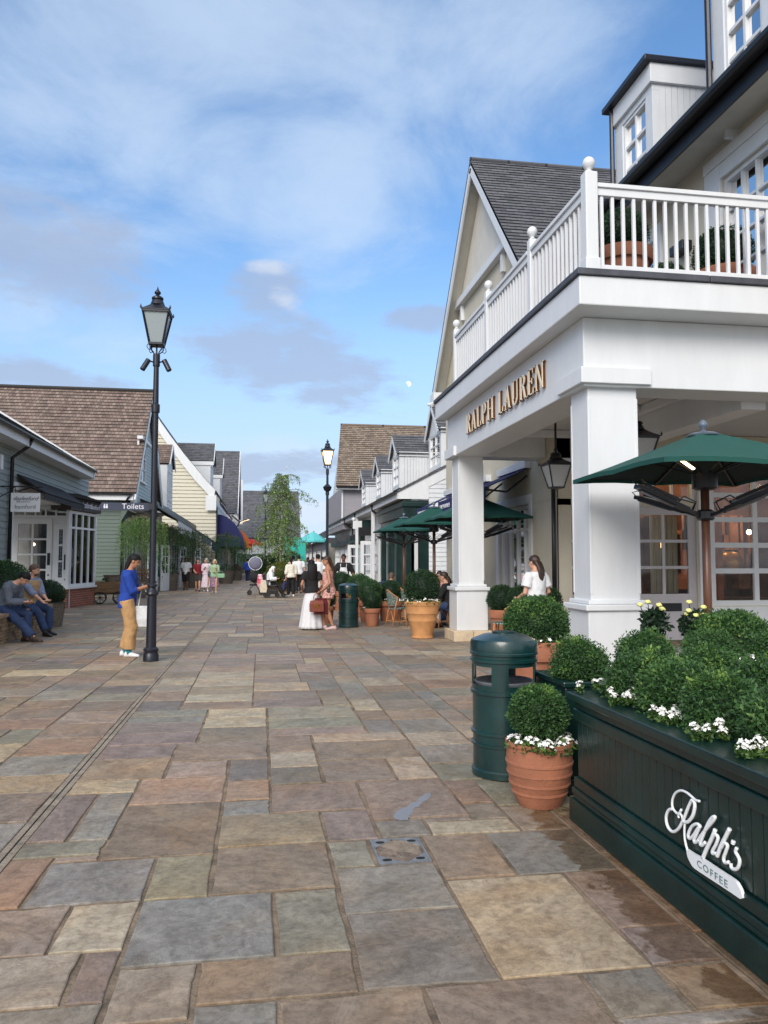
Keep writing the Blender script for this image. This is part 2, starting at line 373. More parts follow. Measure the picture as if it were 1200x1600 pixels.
# water spilled beside the planter: darker and glossier where it lies
spx = nt.n('ShaderNodeSeparateXYZ', Vector=tcn)
wn = nt.n('ShaderNodeTexNoise', Vector=tcn, Scale=4.2, Detail=6.0, Roughness=.6, Distortion=.4).outputs[0]
def band(v, a, b, s):
    q = nt.n('ShaderNodeMapRange', {'interpolation_type': 'SMOOTHSTEP'}, Value=v); q.inputs[1].default_value = a; q.inputs[2].default_value = b; return q.outputs[0]
near = nt.math('MULTIPLY', band(spx.outputs[0], 1.3, 1.8, 1), band(spx.outputs[1], 5.1, 4.5, 1))
near2 = nt.math('MULTIPLY', nt.math('MULTIPLY', band(spx.outputs[1], 2.9, 2.5, 1), .6), band(spx.outputs[0], 1.6, .2, 1))
wet = nt.n('ShaderNodeMapRange', {'interpolation_type': 'SMOOTHSTEP'}, Value=nt.math('ADD', nt.math('MAXIMUM', near, near2), nt.math('MULTIPLY_ADD', wn, 1.7, -.85)))
wet.inputs[1].default_value = .62; wet.inputs[2].default_value = .74
wetf = wet.outputs[0]
c = nt.mix(wetf, c, nt.mix(1.0, c, (.60, .52, .43), 'MULTIPLY'))
nt.set(bs, 'Base_Color', c)
rg = nt.math('MULTIPLY_ADD', n2, .3, .42)
nt.set(bs, 'Roughness', nt.math('MULTIPLY_ADD', wetf, -.36, rg, clamp=True)); nt.set(bs, 'Specular_IOR_Level', .45)
hh = nt.math('ADD', nt.math('ADD', nt.math('MULTIPLY', n1, 1.0), nt.math('MULTIPLY', n2, .4)), nt.math('MULTIPLY', nv, .6))
bp = nt.n('ShaderNodeBump', Strength=.6, Distance=.016, Height=hh); nt.set(bs, 'Normal', bp.outputs[0])
STONE = mt
PAL = dict(buff=(166, 148, 122), cream=(176, 162, 136), pink=(152, 133, 120), brown=(144, 125, 105), purple=(140, 122, 116), grey=(138, 133, 126), slate=(134, 132, 128),
           green=(142, 138, 118), orange=(160, 131, 106), dark=(130, 122, 113), tan=(154, 134, 110))
def q2(cs): return [(500+.4167*x, 1180+.4167*y) for x, y in cs]
def q1(cs): return [(.5167*x, 1180+.5167*y) for x, y in cs]
HAND = [(q2, 'cream', [(515, 465), (912, 443), (1195, 765), (688, 803)]), (q2, 'pink', [(935, 440), (1200, 430), (1330, 640), (1100, 640)]), (q2, 'purple', [(1115, 645), (1340, 640), (1500, 760), (1215, 765)]),
 (q2, 'tan', [(425, 310), (597, 300), (705, 443), (512, 457)]), (q2, 'slate', [(608, 298), (968, 288), (1108, 428), (712, 440)]), (q2, 'buff', [(978, 290), (1060, 290), (1180, 425), (1115, 428)]),
 (q2, 'cream', [(385, 245), (712, 232), (765, 288), (415, 300)]), (q2, 'grey', [(50, 405), (445, 398), (540, 565), (90, 590)]), (q2, 'dark', [(85, 595), (548, 570), (680, 805), (130, 858)]),
 (q2, 'orange', [(432, 840), (970, 800), (1120, 1000), (480, 1100)]), (q2, 'grey', [(990, 795), (1240, 780), (1420, 960), (1105, 948)]), (q2, 'pink', [(0, 200), (165, 198), (205, 312), (15, 320)]),
 (q2, 'grey', [(205, 250), (372, 247), (400, 302), (215, 312)]), (q2, 'tan', [(180, 318), (400, 305), (448, 398), (208, 412)]), (q2, 'green', [(20, 322), (180, 318), (205, 390), (40, 402)]),
 (q2, 'orange', [(135, 100), (432, 92), (535, 232), (190, 248)]), (q2, 'pink', [(445, 95), (580, 90), (655, 172), (510, 180)]), (q2, 'brown', [(515, 182), (660, 175), (705, 228), (540, 235)]),
 (q2, 'tan', [(690, 185), (830, 180), (985, 278), (775, 288)]), (q1, 'orange', [(830, 95), (1075, 85), (1095, 158), (828, 170)]), (q2, 'brown', [(0, 20), (228, 13), (275, 92), (0, 100)]),
 (q1, 'brown', [(655, 285), (990, 265), (1005, 400), (648, 420)]), (q1, 'tan', [(680, 190), (965, 170), (985, 262), (670, 280)]), (q1, 'slate', [(690, 135), (820, 128), (820, 172), (690, 180)]),
 (q1, 'brown', [(415, 150), (678, 138), (668, 285), (335, 300)]), (q1, 'green', [(495, 300), (660, 288), (640, 425), (455, 435)]), (q1, 'slate', [(150, 322), (488, 302), (440, 435), (65, 458)]),
 (q1, 'orange', [(-20, 335), (142, 322), (45, 462), (-80, 470)]), (q1, 'tan', [(-60, 465), (225, 452), (155, 592), (-120, 605)]), (q1, 'cream', [(238, 452), (432, 440), (378, 625), (180, 590)]),
 (q1, 'slate', [(440, 438), (812, 418), (815, 595), (388, 625)]), (q1, 'green', [(830, 415), (1010, 408), (1040, 582), (835, 595)]), (q1, 'brown', [(620, 618), (1045, 585), (1065, 690), (605, 728)]),
 (q1, 'buff', [(378, 635), (600, 622), (578, 813), (330, 830)]), (q1, 'cream', [(-20, 612), (265, 595), (205, 765), (-60, 775)]), (q1, 'purple', [(280, 605), (360, 620), (322, 755), (212, 762)]),
 (q1, 'grey', [(-60, 780), (310, 768), (280, 870), (-100, 880)]), (q1, 'grey', [(590, 740), (838, 732), (845, 880), (570, 880)]), (q1, 'tan', [(848, 738), (1310, 690), (1350, 860), (850, 880)]),
 (q1, 'green', [(60, 270), (345, 250), (320, 305), (15, 325)]), (q1, 'purple', [(180, 128), (290, 120), (195, 255), (70, 265)]), (q1, 'grey', [(290, 120), (415, 112), (345, 245), (200, 250)]), (q1, 'cream', [(225, 85), (440, 70), (425, 110), (190, 122)])]
CELL = .075; GX0, GX1, GY0, GY1 = -7.2, 7.8, 1.2, 96.0
NX, NY = int((GX1-GX0)/CELL), int((GY1-GY0)/CELL)
occ = np.zeros((NX, NY), dtype=bool); rects = []
DX0, DX1 = int((-1.30-GX0)/CELL), int((-1.30-GX0)/CELL)+1     # the slot drain's own strip
occ[DX0:DX1, :int((30-GY0)/CELL)] = True
MAN = None
for k, (qf, colr, cs) in enumerate(HAND):
    g = [at(x, y, Z=0) for x, y in qf(cs)]
    x0 = (g[0].x+g[3].x)/2; x1 = (g[1].x+g[2].x)/2; y1 = (g[0].y+g[1].y)/2; y0 = (g[2].y+g[3].y)/2
    i0, i1, j0, j1 = [round((v-o)/CELL) for v, o in ((x0, GX0), (x1, GX0), (y0, GY0), (y1, GY0))]
    i0 = max(i0, 0); j0 = max(j0, 0)
    while i0 < i1 and occ[i0, j0:j1].mean() > .3: i0 += 1
    while i1 > i0 and occ[i1-1, j0:j1].mean() > .3: i1 -= 1
    while j0 < j1 and occ[i0:i1, j0].mean() > .3: j0 += 1
    while j1 > j0 and occ[i0:i1, j1-1].mean() > .3: j1 -= 1
    if i1-i0 < 2 or j1-j0 < 2 or occ[i0:i1, j0:j1].any(): continue
    occ[i0:i1, j0:j1] = True
    if k == 13: MAN = (GX0+i0*CELL, GX0+i1*CELL, GY0+j0*CELL, GY0+j1*CELL); continue
    rects.append((i0, i1, j0, j1, colr))
HR = [list(r[:4]) for r in rects]
for _ in range(3):      # let the set stones close the narrow gaps between them
    for n_, r in enumerate(HR):
        for side in range(4):
            i0, i1, j0, j1 = r
            strip = [(slice(i0-1, i0), slice(j0, j1)), (slice(i1, i1+1), slice(j0, j1)), (slice(i0, i1), slice(j0-1, j0)), (slice(i0, i1), slice(j1, j1+1))][side]
            if i0 < 1 or j0 < 1 or occ[strip].any(): continue
            far_ = [(slice(max(i0-5, 0), i0), slice(j0, j1)), (slice(i1, i1+5), slice(j0, j1)), (slice(i0, i1), slice(max(j0-5, 0), j0)), (slice(i0, i1), slice(j1, j1+5))][side]
            if not occ[far_].any(): continue
            occ[strip] = True; r[side] += (-1, 1, -1, 1)[side]
            if side == 1: pass
            r[:] = [i0-(side == 0), i1+(side == 1), j0-(side == 2), j1+(side == 3)]
rects = [tuple(h)+(r[4],) for h, r in zip(HR, rects)]
SIZES = [(12, 8), (8, 8), (8, 4), (4, 6), (12, 4), (10, 6), (6, 6), (8, 6), (4, 4), (6, 4), (8, 6), (10, 4), (6, 8), (6, 4), (8, 4), (4, 4)]
prng = random.Random(23)
KEYS = ['buff', 'cream', 'pink', 'brown', 'purple', 'grey', 'slate', 'green', 'orange', 'dark', 'tan', 'pink', 'brown', 'tan', 'brown', 'grey', 'tan', 'pink', 'buff']
for j in range(NY):
    for i in range(NX):
        if occ[i, j]: continue
        fw = 0
        while i+fw < NX and not occ[i+fw, j] and fw < 16: fw += 1
        best = None
        for _ in range(7):
            a, b = prng.choice(SIZES)
            if GY0+j*CELL > 30: a, b = max(a, 6), max(b, 5)
            a = min(a, fw)
            if 0 < fw-a < 3 and fw < 16: a = fw if fw <= 13 else a-3
            b = min(b, NY-j); 
            bb = 0
            while bb < b and not occ[i:i+a, j+bb].any(): bb += 1
            # do not leave slivers in front of a set stone
            ext = 0
            while bb == b and ext < 3 and j+bb+ext < NY and not occ[i:i+a, j+bb+ext].any(): ext += 1
            if bb == b and ext < 3 and j+bb+ext < NY: bb += ext
            sc_ = a*bb if min(a, bb) >= 4 else a*bb*.2
            if best is None or sc_*prng.uniform(.6, 1) > best[0]: best = (sc_, a, bb)
        _, a, bb = best
        occ[i:i+a, j:j+bb] = True
        rects.append((i, i+a, j, j+bb, prng.choice(KEYS)))
V = []; F = []; COL = []; SEED = []
def stone(x0, x1, y0, y1, colr, near):
    g = prng.uniform(.0025, .006); jt = .010 if near else .004
    zt = prng.uniform(-.003, .003); tx, ty = prng.uniform(-.004, .004), prng.uniform(-.004, .004)
    nseg = 5 if near else 1
    ring = []
    cs = [(x0+g+prng.uniform(0, jt), y0+g+prng.uniform(0, jt)), (x1-g-prng.uniform(0, jt), y0+g+prng.uniform(0, jt)), (x1-g-prng.uniform(0, jt), y1-g-prng.uniform(0, jt)), (x0+g+prng.uniform(0, jt), y1-g-prng.uniform(0, jt))]
    cx, cy = (x0+x1)/2, (y0+y1)/2
    for k in range(4):
        a, b = cs[k], cs[(k+1) % 4]
        for s in range(nseg):
            t = (s+(prng.uniform(-.25, .25) if s else 0))/nseg
            px, py = a[0]+(b[0]-a[0])*t, a[1]+(b[1]-a[1])*t
            if s:
                q = prng.uniform(0, .0065) if prng.random() < .8 else prng.uniform(.006, .014)
                px += (cx-px)/max(abs(cx-px)+abs(cy-py), .01)*q; py += (cy-py)/max(abs(cx-px)+abs(cy-py), .01)*q
            ring.append((px, py))
    n = len(ring); b = len(V)
    lw, lh = x1-x0, y1-y0
    zf = lambda x, y: zt+tx*(x-cx)/lw+ty*(y-cy)/lh
    for (x, y) in ring: V.append((x, y, -.03))
    for (x, y) in ring: V.append((x, y, zf(x, y)-.003))
    ins = .005 if near else .004
    for (x, y) in ring:
        dx, dy = cx-x, cy-y
        V.append((x+max(-ins, min(ins, dx)), y+max(-ins, min(ins, dy)), zf(x, y)))
    fs = []
    for k in range(n):
        k2 = (k+1) % n
        fs += [(b+k, b+k2, b+n+k2, b+n+k), (b+n+k, b+n+k2, b+2*n+k2, b+2*n+k)]
    fs.append(tuple(b+2*n+k for k in range(n)))
    F.extend(fs)
    c0 = hexc(*PAL[colr]); mu = prng.uniform(.98, 1.3)
    grey = sum(c0)/3; sat = prng.uniform(.44, .78)
    c_ = [max(.01, (grey+(v-grey)*sat)*mu*prng.uniform(.97, 1.03)*k_) for v, k_ in zip(c0, (1.045, .998, .91))]
    sd_ = (prng.random(), prng.random(), prng.random(), 1)
    for _ in fs: COL.append((*c_, 1)); SEED.append(sd_)
for (i0, i1, j0, j1, colr) in rects:
    x0, x1, y0, y1 = GX0+i0*CELL, GX0+i1*CELL, GY0+j0*CELL, GY0+j1*CELL
    stone(x0, x1, y0, y1, colr, y0 < 9)
me = bpy.data.meshes.new('paving'); me.from_pydata(V, [], F); me.materials.append(STONE)
for nm, dat in (('stone', COL), ('seed', SEED)):
    a_ = me.attributes.new(nm, 'FLOAT_COLOR', 'FACE'); a_.data.foreach_set('color', np.array(dat, dtype=np.float32).ravel())
pav = bpy.data.objects.new('paving', me); C.objects.link(pav); tag(pav, kind='structure')
mort = M('mortar', hexc(128, 112, 94), .9, .4, 5, .6, 60)
struct('mortar_bed', MB().add([(-7.4, 1.0, -.0085), (8.2, 1.0, -.0085), (8.2, 97, -.0085), (-7.4, 97, -.0085)], [(0, 1, 2, 3)]), mort)
struct('ground', MB().add([(-400, -60, -.05), (400, -60, -.05), (400, 800, -.05), (-400, 800, -.05)], [(0, 1, 2, 3)]), M('far_ground', hexc(120, 112, 98), .9, .2, .2))
# slot drain running down the street
dx = GX0+DX0*CELL
mb = MB(); mb.box(dx-.004, dx+.031, 1.2, 30, -.03, -.002); mb.box(dx+.043, dx+.079, 1.2, 30, -.03, -.002)
struct('slot_drain', mb, M('drain_stone', hexc(142, 130, 114), .8, .25, 8, .5, 40))
struct('drain_gap', MB().box(dx+.0315, dx+.0425, 1.2, 30, -.03, -.0075), M('drain_dark', (.012, .012, .012), .8))
# recessed inspection cover with metal corner plates
if MAN:
    x0, x1, y0, y1 = MAN
    t = thing('inspection_cover', 'recessed square inspection cover with grey metal corner plates set in the paving', 'manhole cover', ((x0+x1)/2, (y0+y1)/2, 0))
    hx, hy = (x1-x0)/2-.012, (y1-y0)/2-.012
    mb = MB(); fr_m = M('cover_metal', hexc(150, 150, 150), .45, .2, 20, .2, 60, metal=.6)
    for a, b, c_, d in ((-hx, hx, -hy, -hy+.012), (-hx, hx, hy-.012, hy), (-hx, -hx+.012, -hy+.013, hy-.013), (hx-.012, hx, -hy+.013, hy-.013)): mb.box(a, b, c_, d, -.03, .001)
    mb.build('cover_frame', fr_m, t)
    for sx in (-1, 1):
        for sy in (-1, 1):
            mb = MB(); e = .11
            mb.prism([(sx*(hx-.013), sy*(hy-.013), -.02), (sx*(hx-.013-e), sy*(hy-.013), -.02), (sx*(hx-.013), sy*(hy-.013-e), -.02)], (0, 0, .0195))
            cp = mb.build('corner_plate', fr_m, t)
            MB().lathe([(.016, 0), (.016, .001)], 10, (sx*(hx-.05), sy*(hy-.05), .0002), sx=1.6, ph=.3).build('key_hole', M('drain_dark'), cp)
    V.clear(); F.clear(); COL.clear(); SEED.clear()
    stone(-hx+.012, hx-.012, -hy+.012, hy-.012, 'tan', True)
    me = bpy.data.meshes.new('stone_inlay'); me.from_pydata([(x, y, z-.004) for x, y, z in V], [], F); me.materials.append(STONE)
    for nm, dat in (('stone', COL), ('seed', SEED)):
        a_ = me.attributes.new(nm, 'FLOAT_COLOR', 'FACE'); a_.data.foreach_set('color', np.array(dat, dtype=np.float32).ravel())
    o = bpy.data.objects.new('stone_inlay', me); C.objects.link(o); o.parent = t
# puddles lying in the hollows
wat, nt, bs = new_mat('puddle_water')
nt.set(bs, 'Base_Color', (.20, .17, .14, 1)); nt.set(bs, 'Roughness', .13); nt.set(bs, 'Specular_IOR_Level', .6)
nt.set(bs, 'Normal', nt.n('ShaderNodeBump', Strength=.05, Distance=.01, Height=nt.n('ShaderNodeTexNoise', Vector=nt.n('ShaderNodeTexCoord').outputs['Object'], Scale=9.0).outputs[0]).outputs[0])
def puddle(cs):
    g = [at(x, y, Z=.0045) for x, y in cs]; mb = MB(); n = len(g)
    c0 = sum(g, Vector())/n
    ring = []
    for i in range(n):
        a, b, c_, d = g[i-1], g[i], g[(i+1) % n], g[(i+2) % n]
        for s in range(5):
            t = s/5; ring.append(.5*((2*b)+(c_-a)*t+(2*a-5*b+4*c_-d)*t*t+(3*b-a-3*c_+d)*t**3))
    ring = [v+Vector((rnd.uniform(-.006, .006), rnd.uniform(-.006, .006), 0)) for v in ring]
    mb.prism([(v.x, v.y, .0035) for v in ring], (0, 0, .001))
    return struct('puddle', mb, wat)
puddle([(618, 1280), (617, 1272), (624, 1264), (634, 1261), (643, 1254), (651, 1252), (658, 1244), (669, 1239), (675, 1243), (668, 1250), (662, 1252), (655, 1260), (648, 1262), (645, 1270), (639, 1274), (637, 1281)])
# ------------------------------------------------------------------ building helpers
def XR(X): return Fr((X, 0, 0), (0, 1, 0), (-1, 0, 0))      # a wall on the right of the street, looking at the street
def XL(X): return Fr((X, 0, 0), (0, 1, 0), (1, 0, 0))       # a wall on the left of the street
def YF(Y): return Fr((0, Y, 0), (1, 0, 0), (0, -1, 0))      # a wall looking back down the street
white = M('white_paint', hexc(217, 220, 223), .42, .03, 1.6, .08, 24, spec=.4, stretch=(3, 3, .7))
white2 = M('white_boards', hexc(210, 214, 218), .5, .04, 4, .08, 30)
cream = M('cream_stucco', hexc(202, 195, 177), .85, .04, 2, .25, 90)
creamclap = M('cream_boards', hexc(200, 196, 178), .6, .05, 3, .1, 30, stretch=(1, 1, 4))
greyclap = M('grey_boards', hexc(138, 147, 144), .6, .07, 3, .1, 30, stretch=(1, 1, 4))
greenclap = M('green_boards', hexc(92, 108, 100), .6, .07, 3, .1, 30, stretch=(1, 1, 4))
paleclap = M('pale_blue_boards', hexc(176, 190, 190), .6, .05, 3, .1, 30, stretch=(1, 1, 4))
greyrend = M('grey_render', hexc(150, 148, 154), .85, .06, 2, .2, 60)
blackm = M('black_metal', (.012, .013, .016), .38, .2, 8, .05, 60)
navym = M('navy_metal', hexc(26, 30, 42), .38, .15, 8, .05, 60)
lead = M('lead_edge', hexc(72, 74, 82), .55, .2, 5, .15, 40)
greydoor = M('grey_door', hexc(186, 182, 186), .45, .03, 3)
dgreen = M('dark_green_paint', hexc(11, 42, 39), .36, .28, 3, .08, 40, coat=.15)
soffit = M('soffit_boards', hexc(196, 194, 186), .7, .05, 4, .1, 40)
ceilm = M('porch_ceiling', hexc(206, 206, 206), .6, .03, 2)
sand = M('sandstone', hexc(206, 188, 160), .85, .12, 6, .3, 60)
brickr = roof_mat('red_brick', [hexc(120, 62, 48), hexc(146, 80, 60), hexc(104, 58, 50)], .225, .075, mortar=hexc(150, 138, 122), bump=.3)
slate = roof_mat('slate_tiles', [hexc(68, 70, 77), hexc(86, 88, 95), hexc(102, 104, 110), hexc(78, 80, 86)], .30, .17, moss=hexc(70, 70, 68), bump=.6)
brown = roof_mat('brown_tiles', [hexc(84, 70, 66), hexc(112, 94, 87), hexc(128, 109, 101), hexc(150, 133, 122)], 0.17, .25, moss=hexc(120, 112, 98), bump=.8)
tan_t = roof_mat('tan_tiles', [hexc(102, 90, 80), hexc(126, 111, 98), hexc(144, 128, 113), hexc(158, 143, 128)], .24, .22, moss=hexc(110, 100, 86), bump=.8)
glass = glass_mat('window_glass', (.86, .88, .9), -.01)
glassd = glass_mat('upper_glass', (.62, .70, .76), .16)
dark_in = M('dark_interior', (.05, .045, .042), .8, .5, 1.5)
warm_in = M('shop_interior_wall', hexc(120, 78, 56), .7, .5, 1.2)
pale_in = M('pale_interior', hexc(170, 168, 160), .8, .25, 1.5)
bulb = emit_mat('warm_bulb', (1, .62, .28), 6.0)
def cells(fr, u0, u1, z0, z1, ops, mb, d0, d1):
    zs = sorted({z0, z1} | {z for o in ops for z in o[2:4] if z0 < z < z1})
    for za, zb in zip(zs, zs[1:]):
        zm = (za+zb)/2; cut = sorted([(o[0], o[1]) for o in ops if o[2] < zm < o[3]])
        u = u0
        for a, b in cut:
            if a > u: mb.fbox(fr, u, a, za, zb, d0, d1)
            u = max(u, b)
        if u < u1: mb.fbox(fr, u, u1, za, zb, d0, d1)
    return mb
def window(fr, u0, u1, z0, z1, nc, nr, parent, fw=.07, mw=.03, mat=None, gl=None, d=.0, dep=.07, name='window', sill=False):
    mb = MB()
    mb.fbox(fr, u0, u0+fw, z0, z1, d-dep, d+.02); mb.fbox(fr, u1-fw, u1, z0, z1, d-dep, d+.02)
    mb.fbox(fr, u0+fw, u1-fw, z1-fw, z1, d-dep, d+.02); mb.fbox(fr, u0+fw, u1-fw, z0, z0+fw, d-dep, d+.02)
    iu0, iu1, iz0, iz1 = u0+fw, u1-fw, z0+fw, z1-fw
    rows = nr if isinstance(nr, (list, tuple)) else [i/nr for i in range(1, nr)]
    for i in range(1, nc):
        u = iu0+(iu1-iu0)*i/nc; mb.fbox(fr, u-mw/2, u+mw/2, iz0, iz1, d-dep+.01, d+.008)
    for q in rows:
        z = iz0+(iz1-iz0)*q; mb.fbox(fr, iu0, iu1, z-mw/2, z+mw/2, d-dep+.012, d+.006)
    o = mb.build(name, mat or white, parent)
    g = MB(); g.fbox(fr, iu0-.01, iu1+.01, iz0-.01, iz1+.01, d-dep*.6, d-dep*.6+.006); g.build('glass', gl or glass, o)
    if sill:
        s = MB(); s.fbox(fr, u0-.06, u1+.06, z0-.06, z0, d-.02, d+.09); s.build('sill', mat or white, o)
    return o
def scan(poly, z):
    xs = []
    for i in range(len(poly)):
        (a, za), (b, zb) = poly[i], poly[(i+1) % len(poly)]
        if (za <= z < zb) or (zb <= z < za): xs.append(a+(b-a)*(z-za)/(zb-za))
    return (min(xs), max(xs)) if len(xs) >= 2 else None
def clap(mb, fr, poly, d=0.0, pitch=.16, lip=.022, ops=()):
    z0 = min(z for _, z in poly); z1 = max(z for _, z in poly); n = int((z1-z0)/pitch)+1
    for i in range(n):
        a = z0+i*pitch+1e-4; b = min(z0+(i+1)*pitch, z1)-1e-4
        if b-a < .02: continue
        sa_, sb = scan(poly, a), scan(poly, b)
        if not sa_ or not sb: continue
        zm = (a+b)/2; segs = [(sa_[0], sa_[1], sb[0], sb[1])]
        for o in ops:
            if o[2] < zm < o[3]:
                ns = []
                for s in segs:
                    if o[0] > s[0]: ns.append((s[0], min(s[1], o[0]), s[2], min(s[3], o[0])))
                    if o[1] < s[1]: ns.append((max(s[0], o[1]), s[1], max(s[2], o[1]), s[3]))
                segs = [s for s in ns if s[1]-s[0] > .01]
        for l0, r0, l1, r1 in segs:
            mb.add([fr.p(l0, a, d+lip), fr.p(r0, a, d+lip), fr.p(r1, b, d), fr.p(l1, b, d), fr.p(l0, a, d-.02), fr.p(r0, a, d-.02), fr.p(r1, b, d-.02), fr.p(l1, b, d-.02)],
                   [(0, 1, 2, 3), (0, 4, 5, 1), (0, 3, 7, 4), (1, 5, 6, 2)])
    return mb
def roof_plane(mb, p0, uvec, svec, pitch, lip=.018, thick=.06, p1=None, u1vec=None, th=.17):
    """courses of tiles from the eave p0 (along uvec) up the slope svec; the top edge may be another line"""
    p0, uvec, svec = Vector(p0), Vector(uvec), Vector(svec)
    top0 = p0+svec if p1 is None else Vector(p1); topu = uvec if u1vec is None else Vector(u1vec)
    S = svec.length; n = max(1, round(S/pitch)); nrm = uvec.cross(svec).normalized()
    if nrm.z < 0: nrm = -nrm
    L = uvec.length; jr = random.Random(int(S*1000+L*77))
    for i in range(n):
        a, b = i/n, (i+1)/n
        l0 = p0.lerp(top0, a); r0 = (p0+uvec).lerp(top0+topu, a); l1 = p0.lerp(top0, b); r1 = (p0+uvec).lerp(top0+topu, b)
        k = max(1, min(24, int(L/.8)))
        for j in range(k):
            t0, t1 = j/k, (j+1)/k
            q = [lip+jr.uniform(-.006, .006), lip+jr.uniform(-.006, .006)]
            A = l0.lerp(r0, t0)+nrm*q[0]; B = l0.lerp(r0, t1)+nrm*q[1]; Cc = l1.lerp(r1, t1); Dd = l1.lerp(r1, t0)
            A0 = l0.lerp(r0, t0); B0 = l0.lerp(r0, t1)
            mb.add([A, B, Cc, Dd, A0, B0], [(0, 1, 2, 3), (4, 5, 1, 0)],
                   [[(t0*L, i*th), (t1*L, i*th), (t1*L, (i+1)*th), (t0*L, (i+1)*th)], [(t0*L, i*th), (t1*L, i*th), (t1*L, i*th+.004), (t0*L, i*th+.004)]])
    for q0, q1 in ((p0, top0), (p0+uvec, top0+topu)):
        mb.add([q0-nrm*thick, q1-nrm*thick, q1+nrm*.004, q0+nrm*lip], [(0, 1, 2, 3)], [[(0, 0), (S, 0), (S, .05), (0, .05)]])
    mb.add([p0-nrm*thick, p0+uvec-nrm*thick, top0+topu-nrm*thick, top0-nrm*thick], [(0, 1, 2, 3)], [[(0, 0), (L, 0), (L, S), (0, S)]])
    return mb
def gutter(a, b, parent, r=.065, mat=None, name='gutter'):
    mb = MB(); a, b = Vector(a), Vector(b); t = (b-a).normalized(); s = t.cross(Vector((0, 0, 1))).normalized()
    prof = [(-r, 0), (-r*.95, -r*.6), (-r*.6, -r), (r*.6, -r), (r*.95, -r*.6), (r, 0), (r*.8, 0), (r*.55, -r*.75), (-r*.55, -r*.75), (-r*.8, 0)]
    mb.loft([[p+s*x+Vector((0, 0, z)) for x, z in prof] for p in (a, b)])
    return mb.build(name, mat or blackm, parent)
def pipe(pts, parent, r=.04, mat=None, name='downpipe'):
    mb = MB(); mb.tube(pts, r, 10); return mb.build(name, mat or blackm, parent, smooth=True)
def text_mesh(body, size, ext=.004, shear=0.0, space=1.0, align='CENTER'):
    cu = bpy.data.curves.new('t', 'FONT'); cu.body = body; cu.size = size; cu.extrude = ext; cu.shear = shear; cu.space_character = space
    cu.align_x = align; cu.align_y = 'CENTER'; cu.resolution_u = 3
    o = bpy.data.objects.new('t', cu); C.objects.link(o); dg = bpy.context.evaluated_depsgraph_get()
    me = bpy.data.meshes.new_from_object(o.evaluated_get(dg)); bpy.data.objects.remove(o); return me
def lettering(body, fr, u, z, size, mat, parent, d=.005, flip=False, name='lettering', slope=0.0, **k):
    """words standing on a wall frame; flip for frames whose u runs right to left as one reads"""
    me = text_mesh(body, size, **k); me.materials.clear(); me.materials.append(mat)
    s = -1 if flip else 1
    mm = Matrix(((fr.u.x*s, 0, fr.n.x, 0), (fr.u.y*s, 0, fr.n.y, 0), (0, 1, 0, 0), (0, 0, 0, 1)))
    mm.translation = fr.p(u, z, d)
    me.transform(mm); me.name = name
    o = bpy.data.objects.new(name, me); C.objects.link(o); o.parent = parent
    return o
# ------------------------------------------------------------------ white colonnaded shop on the right
t = thing('colonnaded_shop', 'large white and cream shop with colonnaded porch, gold lettering and balcony above', 'building')
SHOP = t
# cream ground-floor and gable wall along the street, grey-white front behind the porch
fx = XR(5.59); WIN = (15.5, 17.6, .55, 2.75)
mb = MB(); cells(fx, 14.0, 22.9, 0, 6.95, [WIN], mb, -.3, 0)
AP = 18.55; SL = 1.12; AZ = 11.83
mb.fprism(fx, [(14.6, 6.95), (23.1, 6.95), (AP, AZ-.05)], -.3, -.001)
mb.build('street_wall', cream, t, bevel=.008)
mb = MB(); mb.fbox(fx, 15.32, 15.5, .5, 2.95, 0, .035); mb.fbox(fx, 17.6, 17.78, .5, 2.95, 0, .035); mb.fbox(fx, 15.5, 17.6, 2.75, 2.95, 0, .034); mb.fbox(fx, 15.28, 17.82, .42, .5, 0, .09)
mb.build('window_surround', white, t, bevel=.006)
window(fx, 15.5, 17.6, .55, 2.75, 4, [.78], t, fw=.08, mw=.05, d=-.08)
fy = YF(14.0)
DOOR = (7.13, 8.49, .0, 2.62); DOOR1 = (5.62, 6.98, 0, 2.62); BIG = (8.8, 12.6, .66, 3.3)
TR1 = (7.13, 8.49, 2.74, 3.3); TR0 = (5.62, 6.98, 2.74, 3.3)
mb = MB(); cells(fy, 5.596, 13.0, 0, 4.04, [DOOR, DOOR1, BIG, TR1, TR0], mb, -.3, 0); mb.build('front_wall', cream, t)
mb = MB()
for u in (7.055, 8.575, 8.72): mb.fbox(fy, u-.06, u+.06, 0, 3.36, 0, .05)
mb.fbox(fy, 5.65, 12.9, 3.36, 3.52, 0, .07); mb.fbox(fy, 8.8, 12.9, .2, .64, 0, .03); mb.fbox(fy, 8.78, 12.9, 0, .2, 0, .05)
mb.build('front_trim', white, t, bevel=.005)
